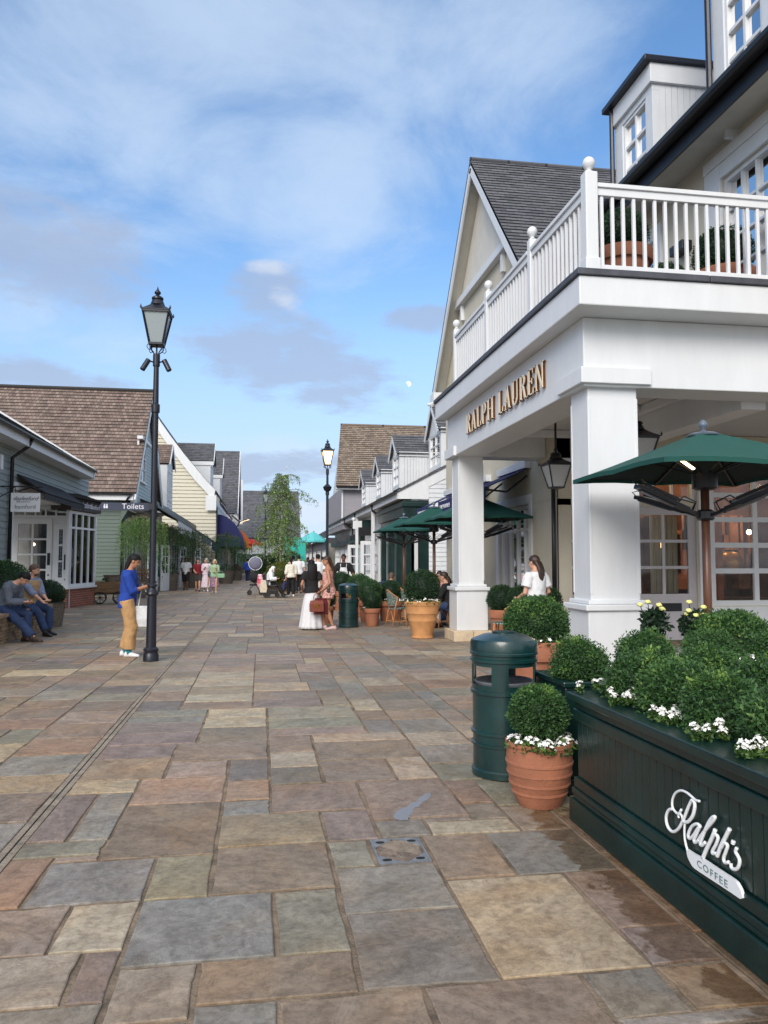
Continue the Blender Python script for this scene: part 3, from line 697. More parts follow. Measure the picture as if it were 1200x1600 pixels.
def door(fr, u0, u1, z0, z1, nc, rows, parent, mat, d=-.05, handle_u=None, letter=None, kick=.9, dep=.06, name='door', hz=1.15, gl=None, hh=.5):
    mb = MB(); st = .16
    mb.fbox(fr, u0, u0+st, z0, z1, d-dep, d); mb.fbox(fr, u1-st, u1, z0, z1, d-dep, d)
    mb.fbox(fr, u0+st, u1-st, z0, z0+kick, d-dep, d); mb.fbox(fr, u0+st, u1-st, z1-.17, z1, d-dep, d)
    a, b, za, zb = u0+st, u1-st, z0+kick, z1-.17
    for i in range(1, nc): u = a+(b-a)*i/nc; mb.fbox(fr, u-.03, u+.03, za, zb, d-dep+.008, d-.004)
    for i in range(1, rows): z = za+(zb-za)*i/rows; mb.fbox(fr, a, b, z-.03, z+.03, d-dep+.01, d-.006)
    if kick > .6:
        k = MB()
        for q0, q1, w0, w1 in ((u0+st, u1-st, z0+.22, z0+.235), (u0+st, u1-st, z0+kick-.1, z0+kick-.085)): mb.fbox(fr, q0, q1, w0, w1, d, d+.006)
    o = mb.build(name, mat, parent, bevel=.003)
    g = MB(); g.fbox(fr, a-.005, b+.005, za-.005, zb+.005, d-dep*.6, d-dep*.6+.006); g.build('glass', gl or glass, o)
    if handle_u is not None:
        h = MB(); h.fbox(fr, handle_u-.045, handle_u+.045, hz-hh/2, hz+hh/2, d, d+.012); h.fbox(fr, handle_u-.02, handle_u+.02, hz-hh/2+.03, hz+hh/2-.03, d+.012, d+.04)
        h.build('handle_plate', blackm, o, bevel=.003)
        h = MB(); h.fbox(fr, handle_u-.02, handle_u+.02, hz-hh/2-.35, hz-hh/2-.29, d, d+.015); h.build('keyhole', blackm, o, bevel=.004)
    if letter:
        h = MB(); h.fbox(fr, letter[0], letter[1], letter[2], letter[3], d, d+.012); h.build('letterbox', blackm, o, bevel=.004)
    return o
door(fy, *DOOR, 2, 3, t, greydoor, handle_u=7.22, letter=(7.62, 8.16, .56, .72), hz=1.16, hh=.62)
door(fy, *DOOR1, 2, 3, t, greydoor, handle_u=5.72, hz=1.16, hh=.62)
for q in (TR1, TR0): window(fy, *q, 3, 1, t, fw=.06, mw=.04, d=-.06)
window(fy, *BIG, 4, [.24, .45, .66, .86], t, fw=.1, mw=.1, d=-.06, mat=white)
# what shows through the glass: a warm panelled room with lamps and goods
r = thing('shop_interior', 'warm wood panelled shop room seen through the big front window', 'interior', (0, 0, 0))
mb = MB(); mb.box(5.95, 13.2, 17.2, 17.3, 0, 4); mb.box(13.1, 13.2, 14.35, 17.2, 0, 4); mb.build('back_wall', warm_in, r)
mb = MB(); mb.box(5.95, 13.1, 14.35, 17.2, -.005, .004); mb.build('floor_boards', M('wood_floor', hexc(96, 66, 46), .5, .3, 3, stretch=(1, 6, 1)), r)
mb = MB(); mb.box(5.95, 13.1, 14.35, 17.2, 4.0, 4.03); mb.build('room_ceiling', pale_in, r)
mb = MB()
for x in (9.0, 10.2, 11.4): mb.box(x, x+.9, 16.6, 17.1, 0, 2.6)
mb.build('shelf_units', M('dark_wood', hexc(70, 40, 28), .4, .3, 4, stretch=(6, 6, 1)), r)
mb = MB(); mb.box(9.5, 9.62, 14.9, 15.02, 0, 3.2); mb.build('timber_post', M('orange_wood', hexc(150, 82, 46), .4, .2, 4), r)
mb = MB()
for x, y, z in ((9.1, 16.5, 1.9), (10.0, 15.6, 1.75), (11.0, 16.0, 2.2), (7.5, 16.2, 2.4), (6.4, 16.2, 2.2), (8.0, 16.4, 2.6)): mb.ball((x, y, z), .06, n=10, m=6)
mb.build('lamp_bulbs', bulb, r, smooth=True)
mb = MB(); rg = random.Random(3)
for i in range(26): x = 9+rg.random()*2.2; mb.box(x, x+.1+.2*rg.random(), 16.3, 16.55, .9+.45*rg.randrange(4), 1.05+.45*rg.randrange(4)+.2)
mb.build('folded_goods', M('goods', hexc(150, 96, 60), .7, .6, 1.0), r)
mb = MB(); mb.lathe([(.16, 0), (.26, .12), (.3, .3), (.2, .46), (.1, .5)], 16, (9.95, 15.2, 1.25)); mb.build('brass_urn', M('brass', hexc(170, 120, 50), .35, .3, 6, metal=.8), r, smooth=True)
mb = MB(); mb.box(9.2, 10.8, 15.0, 15.5, .7, .76)
for x in (9.25, 10.7): mb.box(x, x+.06, 15.05, 15.11, 0, .7)
mb.build('display_table', M('dark_wood'), r)
mb = MB()
for k in range(10): u = 7.75+.06*k; mb.tube([(u, 14.42+.02*(k % 2), .9), (u, 14.42+.02*(k % 2), 2.45)], .034, 6)
mb.build('door_curtain', M('cream_cloth', hexc(206, 200, 170), .9, .06, 5), r, smooth=True)
mb = MB(); mb.box(5.95, 5.99, 15.0, 18.2, 0, 3.0); mb.build('display_backing', M('display_back', hexc(150, 128, 92), .8, .5, 2), r)
tag(MB().ball((5.9, 16.5, 1.3), .18, .2, .3).build('hung_shirt', M('shirt_white', hexc(210, 214, 222), .8), None, smooth=True), 'white shirt displayed behind the glass of the cream wall window', 'shirt')
for i, (x, y, z, e) in enumerate(((9.6, 15.6, 3.2, 60), (11.2, 15.8, 3.2, 60), (7.2, 15.8, 3.2, 40))):
    l_ = bpy.data.lights.new('shop_lamp', 'POINT'); l_.energy = e*.3; l_.color = (1, .66, .36); l_.shadow_soft_size = .12; lo_ = bpy.data.objects.new('shop_lamp', l_); C.objects.link(lo_); lo_.location = (x, y, z); lo_.parent = r
# porch columns
def column(x0, x1, y0, y1, base, ztop):
    mb = MB(); mb.box(x0, x1, y0, y1, .9, ztop)
    o = mb.build('column', white, t, bevel=.012)
    mb = MB()
    e = .012
    for sx, sy in ((0, 0), (1, 0), (0, 1), (1, 1)):
        xx = x0-.006 if sx == 0 else x1-.03; yy = y0-.006 if sy == 0 else y1-.03
        mb.box(xx, xx+.036, yy, yy+.036, 1.16, ztop-.3)
    mb.build('corner_bead', white, o, bevel=.006)
    mb = MB(); mb.box(x0-.06, x1+.06, y0-.06, y1+.06, .2 if base else 0, .97); mb.box(x0-.10, x1+.10, y0-.10, y1+.10, .97, 1.04); mb.box(x0-.045, x1+.045, y0-.045, y1+.045, 1.041, 1.09)
    mb.build('pedestal', white, o, bevel=.012)
    if base:
        mb = MB(); mb.box(x0-.14, (x0+x1)/2-.004, y0-.14, y1+.14, 0, .2); mb.box((x0+x1)/2+.004, x1+.14, y0-.14, y1+.14, 0, .2)
        mb.build('stone_plinth', sand, o, bevel=.01)
    mb = MB(); mb.box(x0-.13, x1+.13, y0-.13, y1+.13, ztop-.15, ztop+.04)
    mb.build('capital', white, o, bevel=.008)
    return o
column(3.80, 4.42, 8.5, 9.0, False, 3.78)
column(3.80, 4.30, 14.55, 15.05, True, 3.74)
column(10.6, 11.2, 8.5, 9.0, False, 3.78)
# beams, ceiling and projecting cornice of the porch
mb = MB()
mb.prism([(x, y, 3.6) for x, y in ((3.72, 15.1), (3.72, 8.42), (13, 8.42), (13, 8.95), (4.32, 8.95), (4.32, 15.1))], (0, 0, .82)); mb.box(4.325, 5.58, 14.5, 15.1, 3.602, 4.418); mb.box(6.1, 6.45, 8.955, 13.99, 3.5, 4.1)
mb.build('porch_beam', white, t, bevel=.012)
mb = MB(); mb.box(4.3, 13, 8.9, 14.6, 4.05, 4.1); mb.build('porch_ceiling', ceilm, t)
mb = MB()
for a in ((4.325, 4.42, 8.955, 14.45), (6.0, 6.095, 8.955, 13.9), (6.455, 6.55, 8.955, 13.9)): mb.box(*a, 3.9, 4.048)
mb.box(4.43, 5.99, 8.955, 9.05, 3.901, 4.047); mb.box(4.43, 5.99, 13.85, 13.95, 3.901, 4.047); mb.box(4.43, 5.99, 11.4, 11.5, 3.96, 4.047)
mb.build('coffer_moulding', white, t, bevel=.02)
mb = MB(); mb.box(3.5, 13.2, 8.0, 15.25, 4.422, 4.76); mb.build('cornice', white, t, bevel=.015)
mb = MB(); y = 8.0
x = 3.47
while x < 13: mb.box(x, min(x+1.62, 13.2)-.012, 7.965, 8.12, 4.762, 4.835); x += 1.62
y = 8.125
while y < 15.2: mb.box(3.465, 3.62, y, min(y+1.62, 15.28)-.012, 4.762, 4.833); y += 1.62
mb.box(3.622, 13.2, 8.13, 15.28, 4.762, 4.80); mb.build('lead_edging', lead, t, bevel=.006)
# gold lettering on the beam
gold, nt, bs = new_mat('gold_letters'); nt.set(bs, 'Base_Color', (*hexc(240, 222, 192), 1)); nt.set(bs, 'Metallic', .0); nt.set(bs, 'Roughness', .3)
goldside = M('bronze_side', hexc(120, 76, 44), .35, .2, 8, metal=.7)
# condensed roman capitals: polygons (thick / thin strokes and serifs) in a box 0..w by 0..1
def ring_arc(cx, cz, rx, rz, a0, a1, tx, tz, n=14):
    o = [(cx+rx*math.cos(a0+(a1-a0)*i/n), cz+rz*math.sin(a0+(a1-a0)*i/n)) for i in range(n+1)]
    i_ = [(cx+(rx-tx)*math.cos(a0+(a1-a0)*i/n), cz+(rz-tz)*math.sin(a0+(a1-a0)*i/n)) for i in range(n+1)]
    return [[o[k], o[k+1], i_[k+1], i_[k]] for k in range(n)]
def rect(a, b, c, d): return [[(a, c), (b, c), (b, d), (a, d)]]
T, N_, SF = .125, .045, .04
def serif(x, z, w=.2): return rect(x-w/2, x+w/2, z, z+SF)
HP = math.pi/2
GL = {
 'R': (.50, rect(.05, .05+T, 0, 1)+serif(.11, 0)+serif(.09, 1-SF, .18)+ring_arc(.2, .75, .24, .25, -HP, HP, T, N_)+rect(.16, .21, 1-N_, 1)+rect(.16, .21, .5, .5+N_)+[[(.24, .52), (.34, .52), (.5, .0), (.38, 0)]]+serif(.47, 0, .12)),
 'A': (.54, [[(.02+.06, 0), (.02+.06+N_, 0), (.29, .96), (.25, 1)]]+[[(.22, 1), (.31, 1), (.5, 0), (.37, 0)]]+rect(.15, .38, .3, .3+N_)+serif(.09, 0, .16)+serif(.44, 0, .2)),
 'L': (.44, rect(.05, .05+T, 0, 1)+serif(.11, 1-SF)+serif(.10, 0, .18)+rect(.1, .42, 0, N_)+[[(.38, 0), (.42, 0), (.42, .25), (.4, .25)]]),
 'P': (.47, rect(.05, .05+T, 0, 1)+serif(.11, 0)+serif(.09, 1-SF, .18)+ring_arc(.2, .73, .25, .27, -HP, HP, T, N_)+rect(.16, .21, 1-N_, 1)+rect(.16, .21, .46, .46+N_)),
 'H': (.58, rect(.05, .05+T, 0, 1)+rect(.42, .42+T, 0, 1)+rect(.17, .43, .49, .49+N_)+serif(.11, 0)+serif(.11, 1-SF)+serif(.48, 0)+serif(.48, 1-SF)),
 'U': (.54, rect(.06, .06+T, .25, 1)+rect(.43, .43+N_, .25, 1)+serif(.12, 1-SF)+serif(.45, 1-SF, .14)+ring_arc(.268, .25, .208, .26, math.pi, 2*math.pi, .09, .06)),
 'E': (.46, rect(.05, .05+T, 0, 1)+serif(.1, 0, .18)+serif(.1, 1-SF, .18)+rect(.16, .42, 0, N_)+rect(.16, .40, 1-N_, 1)+rect(.16, .34, .49, .49+N_)+[[(.39, 0), (.43, 0), (.44, .22), (.42, .22)], [(.37, 1), (.41, 1), (.41, .8), (.395, .8)], [(.32, .4), (.345, .4), (.345, .62), (.33, .62)]]),
 'N': (.58, rect(.07, .07+N_, 0, 1)+rect(.48, .48+N_, 0, 1)+[[(.05, 1), (.17, 1), (.52, 0), (.44, 0)]]+serif(.09, 0, .15)+serif(.07, 1-SF, .14)+serif(.50, 1-SF, .15))}
fb = XR(3.72)
def word(txt, y_left, y_right, z0, h, mbf, mbs):
    W = sum(GL[c][0] for c in txt)+.09*(len(txt)-1); k = (y_left-y_right)/W; x = 0
    for c in txt:
        for poly in GL[c][1]:
            P = [(y_left-(x+px)*k, z0+pz*h) for px, pz in poly]
            mbs.fprism(fb, P, .012, .042); mbf.fprism(fb, P, .043, .052)
        x += GL[c][0]+.09
mbf, mbs = MB(), MB()
YA, YB = at(729, 672, X=3.68).y, at(771, 640, X=3.68).y
YC, YD = at(779, 640, X=3.68).y, at(850, 590, X=3.68).y
za, zb = at(729, 679, X=3.68).z, at(729, 648, X=3.68).z
word('RALPH', YA, YB, za, zb-za, mbf, mbs); o = mbs.build('lettering', goldside, t); mbf.build('letter_faces', gold, o)
mbf, mbs = MB(), MB(); word('LAUREN', YC, YD, za, zb-za, mbf, mbs); o = mbs.build('lettering', goldside, t); mbf.build('letter_faces', gold, o)
# balcony railing
PX, PY = 3.70, 8.14
posts = [(PX, 8.14), (PX, 10.02), (PX, 12.12), (PX, 14.24)]
def newel(x, y, big):
    h = .075 if big else .06
    mb = MB(); mb.box(x-h, x+h, y-h, y+h, 4.80, 6.02)
    mb.box(x-h-.015, x+h+.015, y-h-.015, y+h+.015, 4.801, 5.0)
    o = mb.build('newel_post', white, t, bevel=.012)
    mb = MB(); mb.lathe([(.03, 0), (.055, .012), (.03, .03), (.028, .045), (.05, .06), (.07, .10), (.072, .125), (.06, .165), (.03, .19), (.002, .196)], 18, (x, y, 6.02)); mb.build('ball_finial', white, o, smooth=True)
for i, (x, y) in enumerate(posts): newel(x, y, i == 0)
def railbay(a, b, name='railing'):
    a, b = Vector(a), Vector(b); L = (b-a).length; n = round(L/.132); d = (b-a)/n
    mb = MB(); mb.beam((a.x, a.y, 4.90), (b.x, b.y, 4.90), .09, .07); mb.beam((a.x, a.y, 5.87), (b.x, b.y, 5.87), .12, .05); mb.beam((a.x, a.y, 5.80), (b.x, b.y, 5.80), .07, .088)
    rot = d.normalized(); s = Vector((-rot.y, rot.x, 0))
    for i in range(n):
        c = a+d*(i+.5); h = .019
        p = [(c+rot*sx*h+s*sy*h) for sx, sy in ((-1, -1), (1, -1), (1, 1), (-1, 1))]
        mb.hexa([(q.x, q.y, 4.936) for q in p]+[(q.x, q.y, 5.755) for q in p])
    return mb.build(name, white, t, bevel=.004)
for (a, b) in zip(posts, posts[1:]): railbay((a[0], a[1]+.08, 0), (b[0], b[1]-.065, 0))
railbay((PX+.08, PY, 0), (7.6, PY, 0)); newel(7.68, PY, True); railbay((7.76, PY, 0), (11.5, PY, 0))
railbay((PX+.07, 14.24, 0), (5.5, 14.24, 0))
# upper floor: cream wall set back behind the balcony, eave with black gutter, slate roof and two dormers
fu = XR(6.05)
UW = (8.15, 9.15, 4.95, 6.65); UD = (10.9, 11.7, 4.85, 6.55)
mb = MB(); cells(fu, 7.0, 14.6, 4.8, 7.165, [UW, UD], mb, -.3, 0); mb.build('upper_wall', cream, t)
window(fu, *UW, 3, 4, t, fw=.06, mw=.035, d=-.05, gl=glassd, name='french_window')
mb = MB(); mb.fbox(fu, 7.6, 8.15, 4.82, 6.85, 0, .045); mb.fbox(fu, 9.15, 9.5, 4.82, 6.85, 0, .045); mb.fbox(fu, 7.6, 9.5, 6.852, 7.0, 0, .06); mb.fbox(fu, 8.15, 9.15, 6.65, 6.85, 0, .04); mb.build('window_surround', white, t, bevel=.006)
door(fu, *UD, 2, 3, t, white, d=-.03, gl=glassd)
mb = MB(); mb.fbox(fu, 10.7, 10.9, 4.82, 6.75, 0, .045); mb.fbox(fu, 11.7, 11.9, 4.82, 6.75, 0, .045); mb.fbox(fu, 10.9, 11.7, 6.55, 6.75, 0, .044); mb.build('door_surround', white, t, bevel=.006)
mb = MB(); mb.fbox(fu, 9.9, 10.25, 6.0, 6.14, 0, .16); mb.build('wall_light', blackm, t, bevel=.01)
mb = MB(); mb.box(5.5, 6.06, 7.0, 14.6, 7.12, 7.16); mb.build('soffit', soffit, t)
mb = MB(); mb.box(5.46, 5.5, 7.0, 14.6, 6.98, 7.25); mb.build('eave_fascia', blackm, t)
gutter((5.37, 7.0, 7.25), (5.37, 14.6, 7.25), t, .09)
mb = MB(); roof_plane(mb, (5.42, 7.0, 7.26), (0, 7.6, 0), (4.2, 0, 3.2), .17); mb.build('main_roof', slate, t)
def flat_dormer(y0, y1, x0, z0, z1, depth, parent, cols=2, rows=3, win=None):
    fd = XR(x0); bz = z1-.3
    mb = MB(); wu = (*(win or (y0+.2, y1-.25)), z0+.12, bz-.1); cells(fd, y0, y1, z0, bz, [wu], mb, -.12, 0)
    o = mb.build('dormer', white2, parent, bevel=.004)
    window(fd, *wu, cols, rows, o, fw=.05, mw=.045, d=-.04, gl=glassd)
    mb = MB(); x = x0+.12; w_ = .1
    for fy_ in (y0,):
        while x < x0+depth: mb.box(x, min(x+w_-.008, x0+depth), fy_, fy_+.05, z0-.3, bz); x += w_
    mb.box(x0+.12, x0+depth, y0+.012, y0+.05, z0-.3, bz); mb.build('cheek_boards', white2, o); MB().box(x0+.12, x0+depth, y1-.05, y1, z0-.3, bz).build('cheek_boards', white2, o)
    mb = MB(); mb.box(x0-.05, x0+depth, y0-.05, y1+.05, bz, z1); mb.build('dormer_fascia', white, o, bevel=.006)
    mb = MB(); mb.box(x0-.16, x0+depth, y0-.10, y1+.16, z1, z1+.09); mb.build('dormer_roof', navym, o, bevel=.01)
    mb = MB(); mb.tube([(x0-.06, y1+.0, z0-.05), (x0-.06, y1+.0, z1)], .04, 8); mb.build('drainpipe', navym, o)
    return o
flat_dormer(10.38, 11.6, 5.75, 7.3, 9.04, 3.2, t)
flat_dormer(7.0, 8.82, 5.75, 7.3, 10.2, 3.2, t, cols=2, rows=6, win=(7.84, 8.58))
# steep slate gable facing the street
GX = 5.2
def gz(y): return AZ-SL*abs(y-AP)
mb = MB()
roof_plane(mb, (GX, 14.5, gz(14.5)), (6.0, 0, 0), (0, AP-14.5, gz(AP)-gz(14.5)), .16)
roof_plane(mb, (GX, 23.05, gz(23.05)), (6.0, 0, 0), (0, AP-23.05, gz(AP)-gz(23.05)), .16)
mb.tube([(GX, AP, AZ+.02), (GX+6, AP, AZ+.02)], .06, 8); mb.build('gable_roof', slate, t)
mb = MB()
for yy in (14.5, 23.05):
    a = Vector((GX+.02, yy, gz(yy)-.2)); b = Vector((GX+.02, AP, AZ-.2)); mb.beam(a, b, .04, .26, up=(0, 0, 1))
mb.build('bargeboard', white, t)
mb = MB()
for yy in (14.5, 23.05):
    mb.prism([(GX+.04, yy, gz(yy)-.12), (GX+.04, AP, AZ-.12), (5.585, AP, AZ-.12), (5.585, yy, gz(yy)-.12)], (0, 0, .05))
mb.build('verge_soffit', soffit, t)
for a_, b_, c_ in ((22.75, 23.3, 23.05), (14.4, 14.9, 14.5)): MB().box(5.18, 5.585, a_, b_, gz(c_)-.42, gz(c_)-.08).build('eave_return', white, t, bevel=.01)
mb = MB(); mb.fprism(fx, [(AP-(AZ-8.95)/SL+.2, 8.95), (AP+(AZ-8.95)/SL-.2, 8.95), (AP, AZ-.25)], .001, .03); mb.build('gable_panel', M('cream_panel', hexc(212, 208, 198), .6, .05, 2), t)
mb = MB(); mb.fbox(fx, 16.5, 21.2, 8.75, 8.95, .0, .16); mb.fbox(fx, 20.6, 20.75, 8.3, 8.75, 0, .1); mb.fbox(fx, 16.9, 17.05, 8.3, 8.75, 0, .1); mb.build('tie_beam', white, t, bevel=.01)
tag(MB().tube([(5.05, 22.9, 6.35), (5.12, 22.72, 6.3)], .05, 10).box(5.1, 5.25, 22.85, 22.95, 6.35, 6.42).build('security_camera', white, None), 'small white security camera under the slate gable end', 'camera')
# navy awnings over the street wall, lettered valances
navyc = M('navy_canvas', hexc(38, 42, 92), .85, .1, 12, .2, 200)
lett_w = M('white_lettering', hexc(215, 215, 225), .6, .02)
for (y0, y1) in ((15.45, 17.3), (18.25, 19.75), (21.1, 22.6)):
    mb = MB(); a, b = Vector((5.57, y0, 3.52)), Vector((4.62, y0, 3.08))
    mb.prism([a, b, b-Vector((0, 0, .02)), a-Vector((0, 0, .02))], (0, y1-y0, 0))
    o = mb.build('awning', navyc, t)
    mb = MB(); mb.box(4.6, 4.618, y0, y1, 2.78, 3.09); vv = mb.build('valance', navyc, o)
    lettering('RALPH LAUREN', XR(4.6), (y0+y1)/2, 2.93, .15, lett_w, o, d=.006, flip=True)
    mb = MB(); mb.box(5.45, 5.588, y0-.06, y1+.06, 3.5, 3.66); mb.build('awning_box', white, o, bevel=.01)
    for yy in (y0+.08, y1-.08): MB().tube([(5.55, yy, 3.35), (5.1, yy, 3.0), (4.66, yy, 3.04)], .022, 6).build('folding_arm', blackm, o)
pipe([(5.5, 13.93, 0), (5.5, 13.93, 3.6)], t, .045)
# hanging lanterns under the porch
frost, nt, bs = new_mat('frosted_pane'); nt.set(bs, 'Base_Color', (.62, .64, .64, 1)); nt.set(bs, 'Roughness', .35); nt.set(bs, 'Transmission_Weight', .35)
MC['frosted_pane'] = frost
def lantern_parts(root, s, z, metal, pane, ws=1.0):
    """four-sided tapering street lantern, its base at z"""
    w0, w1, h = .12*s*ws, .235*s*ws, .46*s
    q = lambda w, zz: [(-w, -w, zz), (w, -w, zz), (w, w, zz), (-w, w, zz)]
    mb = MB(); b0, b1 = q(w0, z), q(w1, z+h)
    for i in range(4):
        mb.beam(b0[i], b1[i], .022*s, .022*s)
        mb.beam(b0[i], b0[(i+1) % 4], .03*s, .03*s); mb.beam(b1[i], b1[(i+1) % 4], .03*s, .03*s)
    mb.hexa(q(w0*.95, z-.015*s)+q(w0*.95, z+.012*s))
    fr = mb.build('lantern_frame', metal, root)
    mb = MB(); i0, i1 = q(w0-.008*s, z+.013*s), q(w1-.008*s, z+h-.005*s); mb.hexa(i0+i1); mb.build('lantern_glass', pane, root)
    mb = MB(); r2 = math.sqrt(2); e = z+h
    mb.lathe([(w1*1.12*r2, e+.012*s), (w1*1.12*r2, e+.022*s), (w1*.8*r2, e+.065*s), (w1*.55*r2, e+.105*s), (w1*.44*r2, e+.13*s)], 4, ph=math.pi/4)
    mb.lathe([(w1*.58, e+.13*s), (w1*.46, e+.19*s), (w1*.38, e+.215*s), (w1*.47, e+.22*s), (w1*.45, e+.245*s), (w1*.2, e+.275*s)], 14)
    for i in range(4):
        c = b1[i]; k = 1.12
        mb.lathe([(.012*s, 0), (.016*s, .02*s), (.002*s, .06*s)], 6, (c[0]*k, c[1]*k, e+.02*s))
    mb.build('lantern_roof', metal, root, autosmooth=35)
    mb = MB(); mb.lathe([(.02*s, e+.275*s), (.02*s, e+.285*s), (.045*s, e+.305*s), (.048*s, e+.325*s), (.022*s, e+.355*s), (.013*s, e+.375*s), (.002*s, e+.415*s)], 12)
    mb.build('finial', metal, root, smooth=True)
for (x, y, zz, s, lb) in ((4.75, 11.9, 2.74, .8, 'black lantern hanging on a rod under the porch beside the cream wall'), (5.35, 10.35, 2.85, 1.0, 'black lantern hanging on a rod half hidden behind the near green parasol')):
    h = thing('hanging_lantern', lb, 'lantern', (x, y, 0), group='lanterns hanging under the porch')
    lantern_parts(h, s, zz, blackm, frost)
    MB().tube([(0, 0, zz+.84*s), (0, 0, 4.049)], .02, 8).build('rod', blackm, h)
# ------------------------------------------------------------------ row of low shops further up on the right
t = thing('dormered_shop_row', 'low row of shops with slate roof and white dormers beyond the porch', 'building')
Y0, Y1 = 28.0, 58.0
def rz(x): return 4.15+.53*(x-5.0)
fx = XR(5.5); fe = YF(Y0)
ops = [(28.6, 33.6, 0.35, 2.75), (35.2, 40.4, .15, 2.7), (41.6, 45.2, 0, 2.5), (46.4, 50.6, .6, 2.5), (51.6, 53.6, 0, 2.4), (54.4, 57.4, .6, 2.5)]
mb = MB(); cells(fx, Y0, Y1, 0, 4.1, ops, mb, -.25, 0); mb.build('shop_wall', M('shop_grey_white', hexc(196, 198, 200), .6, .05, 2), t)
mb = MB(); mb.fprism(fe, [(5.0, 4.12), (5.0, 3.84), (6.16, 3.84), (6.16, 4.3), (9.2, 5.9), (9.2, 6.3)], 0, .05); mb.build('end_board', white, t)
mb = MB(); clap(mb, fe, [(6.16, .0), (9.2, 0), (9.2, 6.0), (6.16, 4.36)], .01, .17); mb.box(6.16, 9.2, Y0, Y0+.1, 0, 4.3); mb.build('end_boards', white2, t)
mb = MB(); roof_plane(mb, (4.95, Y0-.1, 4.14), (0, Y1-Y0+.1, 0), (4.3, 0, 4.3*.53), .2); mb.build('roof', slate, t)
mb = MB(); mb.box(5.0, 5.55, Y0+.05, Y1, 3.86, 3.92); mb.box(4.97, 5.0, Y0+.05, Y1, 3.84, 4.12); mb.build('eave_board', white2, t)
gutter((4.9, Y0+.02, 4.12), (4.9, Y1, 4.12), t, .07)
for y in (34.4, 40.9, 46.0): pipe([(4.92, y, 4.05), (4.95, y, 3.8), (5.42, y, 3.5), (5.42, y, 0)], t, .045)
# dark green shopfront at the near corner
mb = MB()
mb.box(5.2, 6.15, Y0-.02, 34.2, 3.2, 3.8); mb.box(5.12, 6.16, Y0-.1, 34.3, 3.55, 3.72); mb.box(5.3, 6.14, Y0-.01, 34.1, 2.8, 3.2)
mb.build('shop_fascia', dgreen, t, bevel=.02)
for y in (28.0, 30.1, 32.0, 33.8):
    mb = MB(); mb.box(5.3, 5.62, y, y+.4, .0, 2.8); mb.box(5.26, 5.63, y-.04, y+.44, 0, .35); mb.box(5.26, 5.63, y-.04, y+.44, 2.62, 2.79); mb.build('pilaster', dgreen, t, bevel=.01)
mb = MB(); mb.box(5.8, 6.15, Y0-.03, Y0+.3, 0, 2.8); mb.build('pilaster', dgreen, t, bevel=.01)
window(fx, 28.4, 33.8, .35, 2.78, 4, [.8], t, fw=.08, mw=.06, mat=dgreen, d=.0)
window(fx, 35.2, 40.4, .15, 2.7, 8, 3, t, fw=.1, mw=.06, d=.0)
door(fx, 41.6, 43.4, 0, 2.5, 2, 3, t, white, d=0); door(fx, 43.4, 45.2, 0, 2.5, 2, 3, t, white, d=0)
window(fx, 46.4, 50.6, .6, 2.5, 6, 3, t, fw=.08, mw=.05, d=0); door(fx, 51.6, 53.6, 0, 2.4, 2, 3, t, white, d=0); window(fx, 54.4, 57.4, .6, 2.5, 5, 3, t, fw=.08, mw=.05, d=0)
door(YF(35.0), 4.5, 5.46, 0.02, 2.45, 2, 3, t, white, d=0, name='open_door'); door(YF(41.2), 4.6, 5.46, 0.02, 2.4, 2, 3, t, white, d=0, name='open_door')
mb = MB(); mb.box(4.95, 5.1, 40.6, 40.75, 0, 3.85); mb.box(4.95, 5.1, 34.6, 34.75, 0, 3.85); mb.build('verandah_post', white, t, bevel=.008)
mb = MB(); mb.box(7.0, 7.1, Y0+.2, Y1, 0, 3.8); mb.build('inner_wall', pale_in, t)
mb = MB(); mb.box(5.25, 5.5, 41, 46, 2.6, 3.05); mb.build('shop_fascia', dgreen, t, bevel=.01)
mb = MB(); mb.box(5.2, 5.5, 46.3, 58, 2.55, 2.95); mb.build('shop_fascia', M('charcoal_paint', hexc(64, 68, 74), .5), t, bevel=.01)
for y in (36.6, 47, 53.5):
    mb = MB(); mb.box(4.6, 5.35, y, y+.06, 2.75, 3.15); o = mb.build('projecting_sign', M('charcoal_paint') if y > 40 else blackm, t)
mb = MB(); mb.box(4.55, 5.0, 38.4, 38.46, 3.15, 3.55); mb.build('projecting_sign', white, t)
mb = MB(); mb.box(5.02, 5.5, 38.4, 38.46, 3.2, 3.6); mb.build('projecting_sign', dgreen, t)
mb = MB(); mb.ball((4.8, 40.2, 3.72), .11, .16, .11); mb.build('bulkhead_light', white, t, smooth=True)
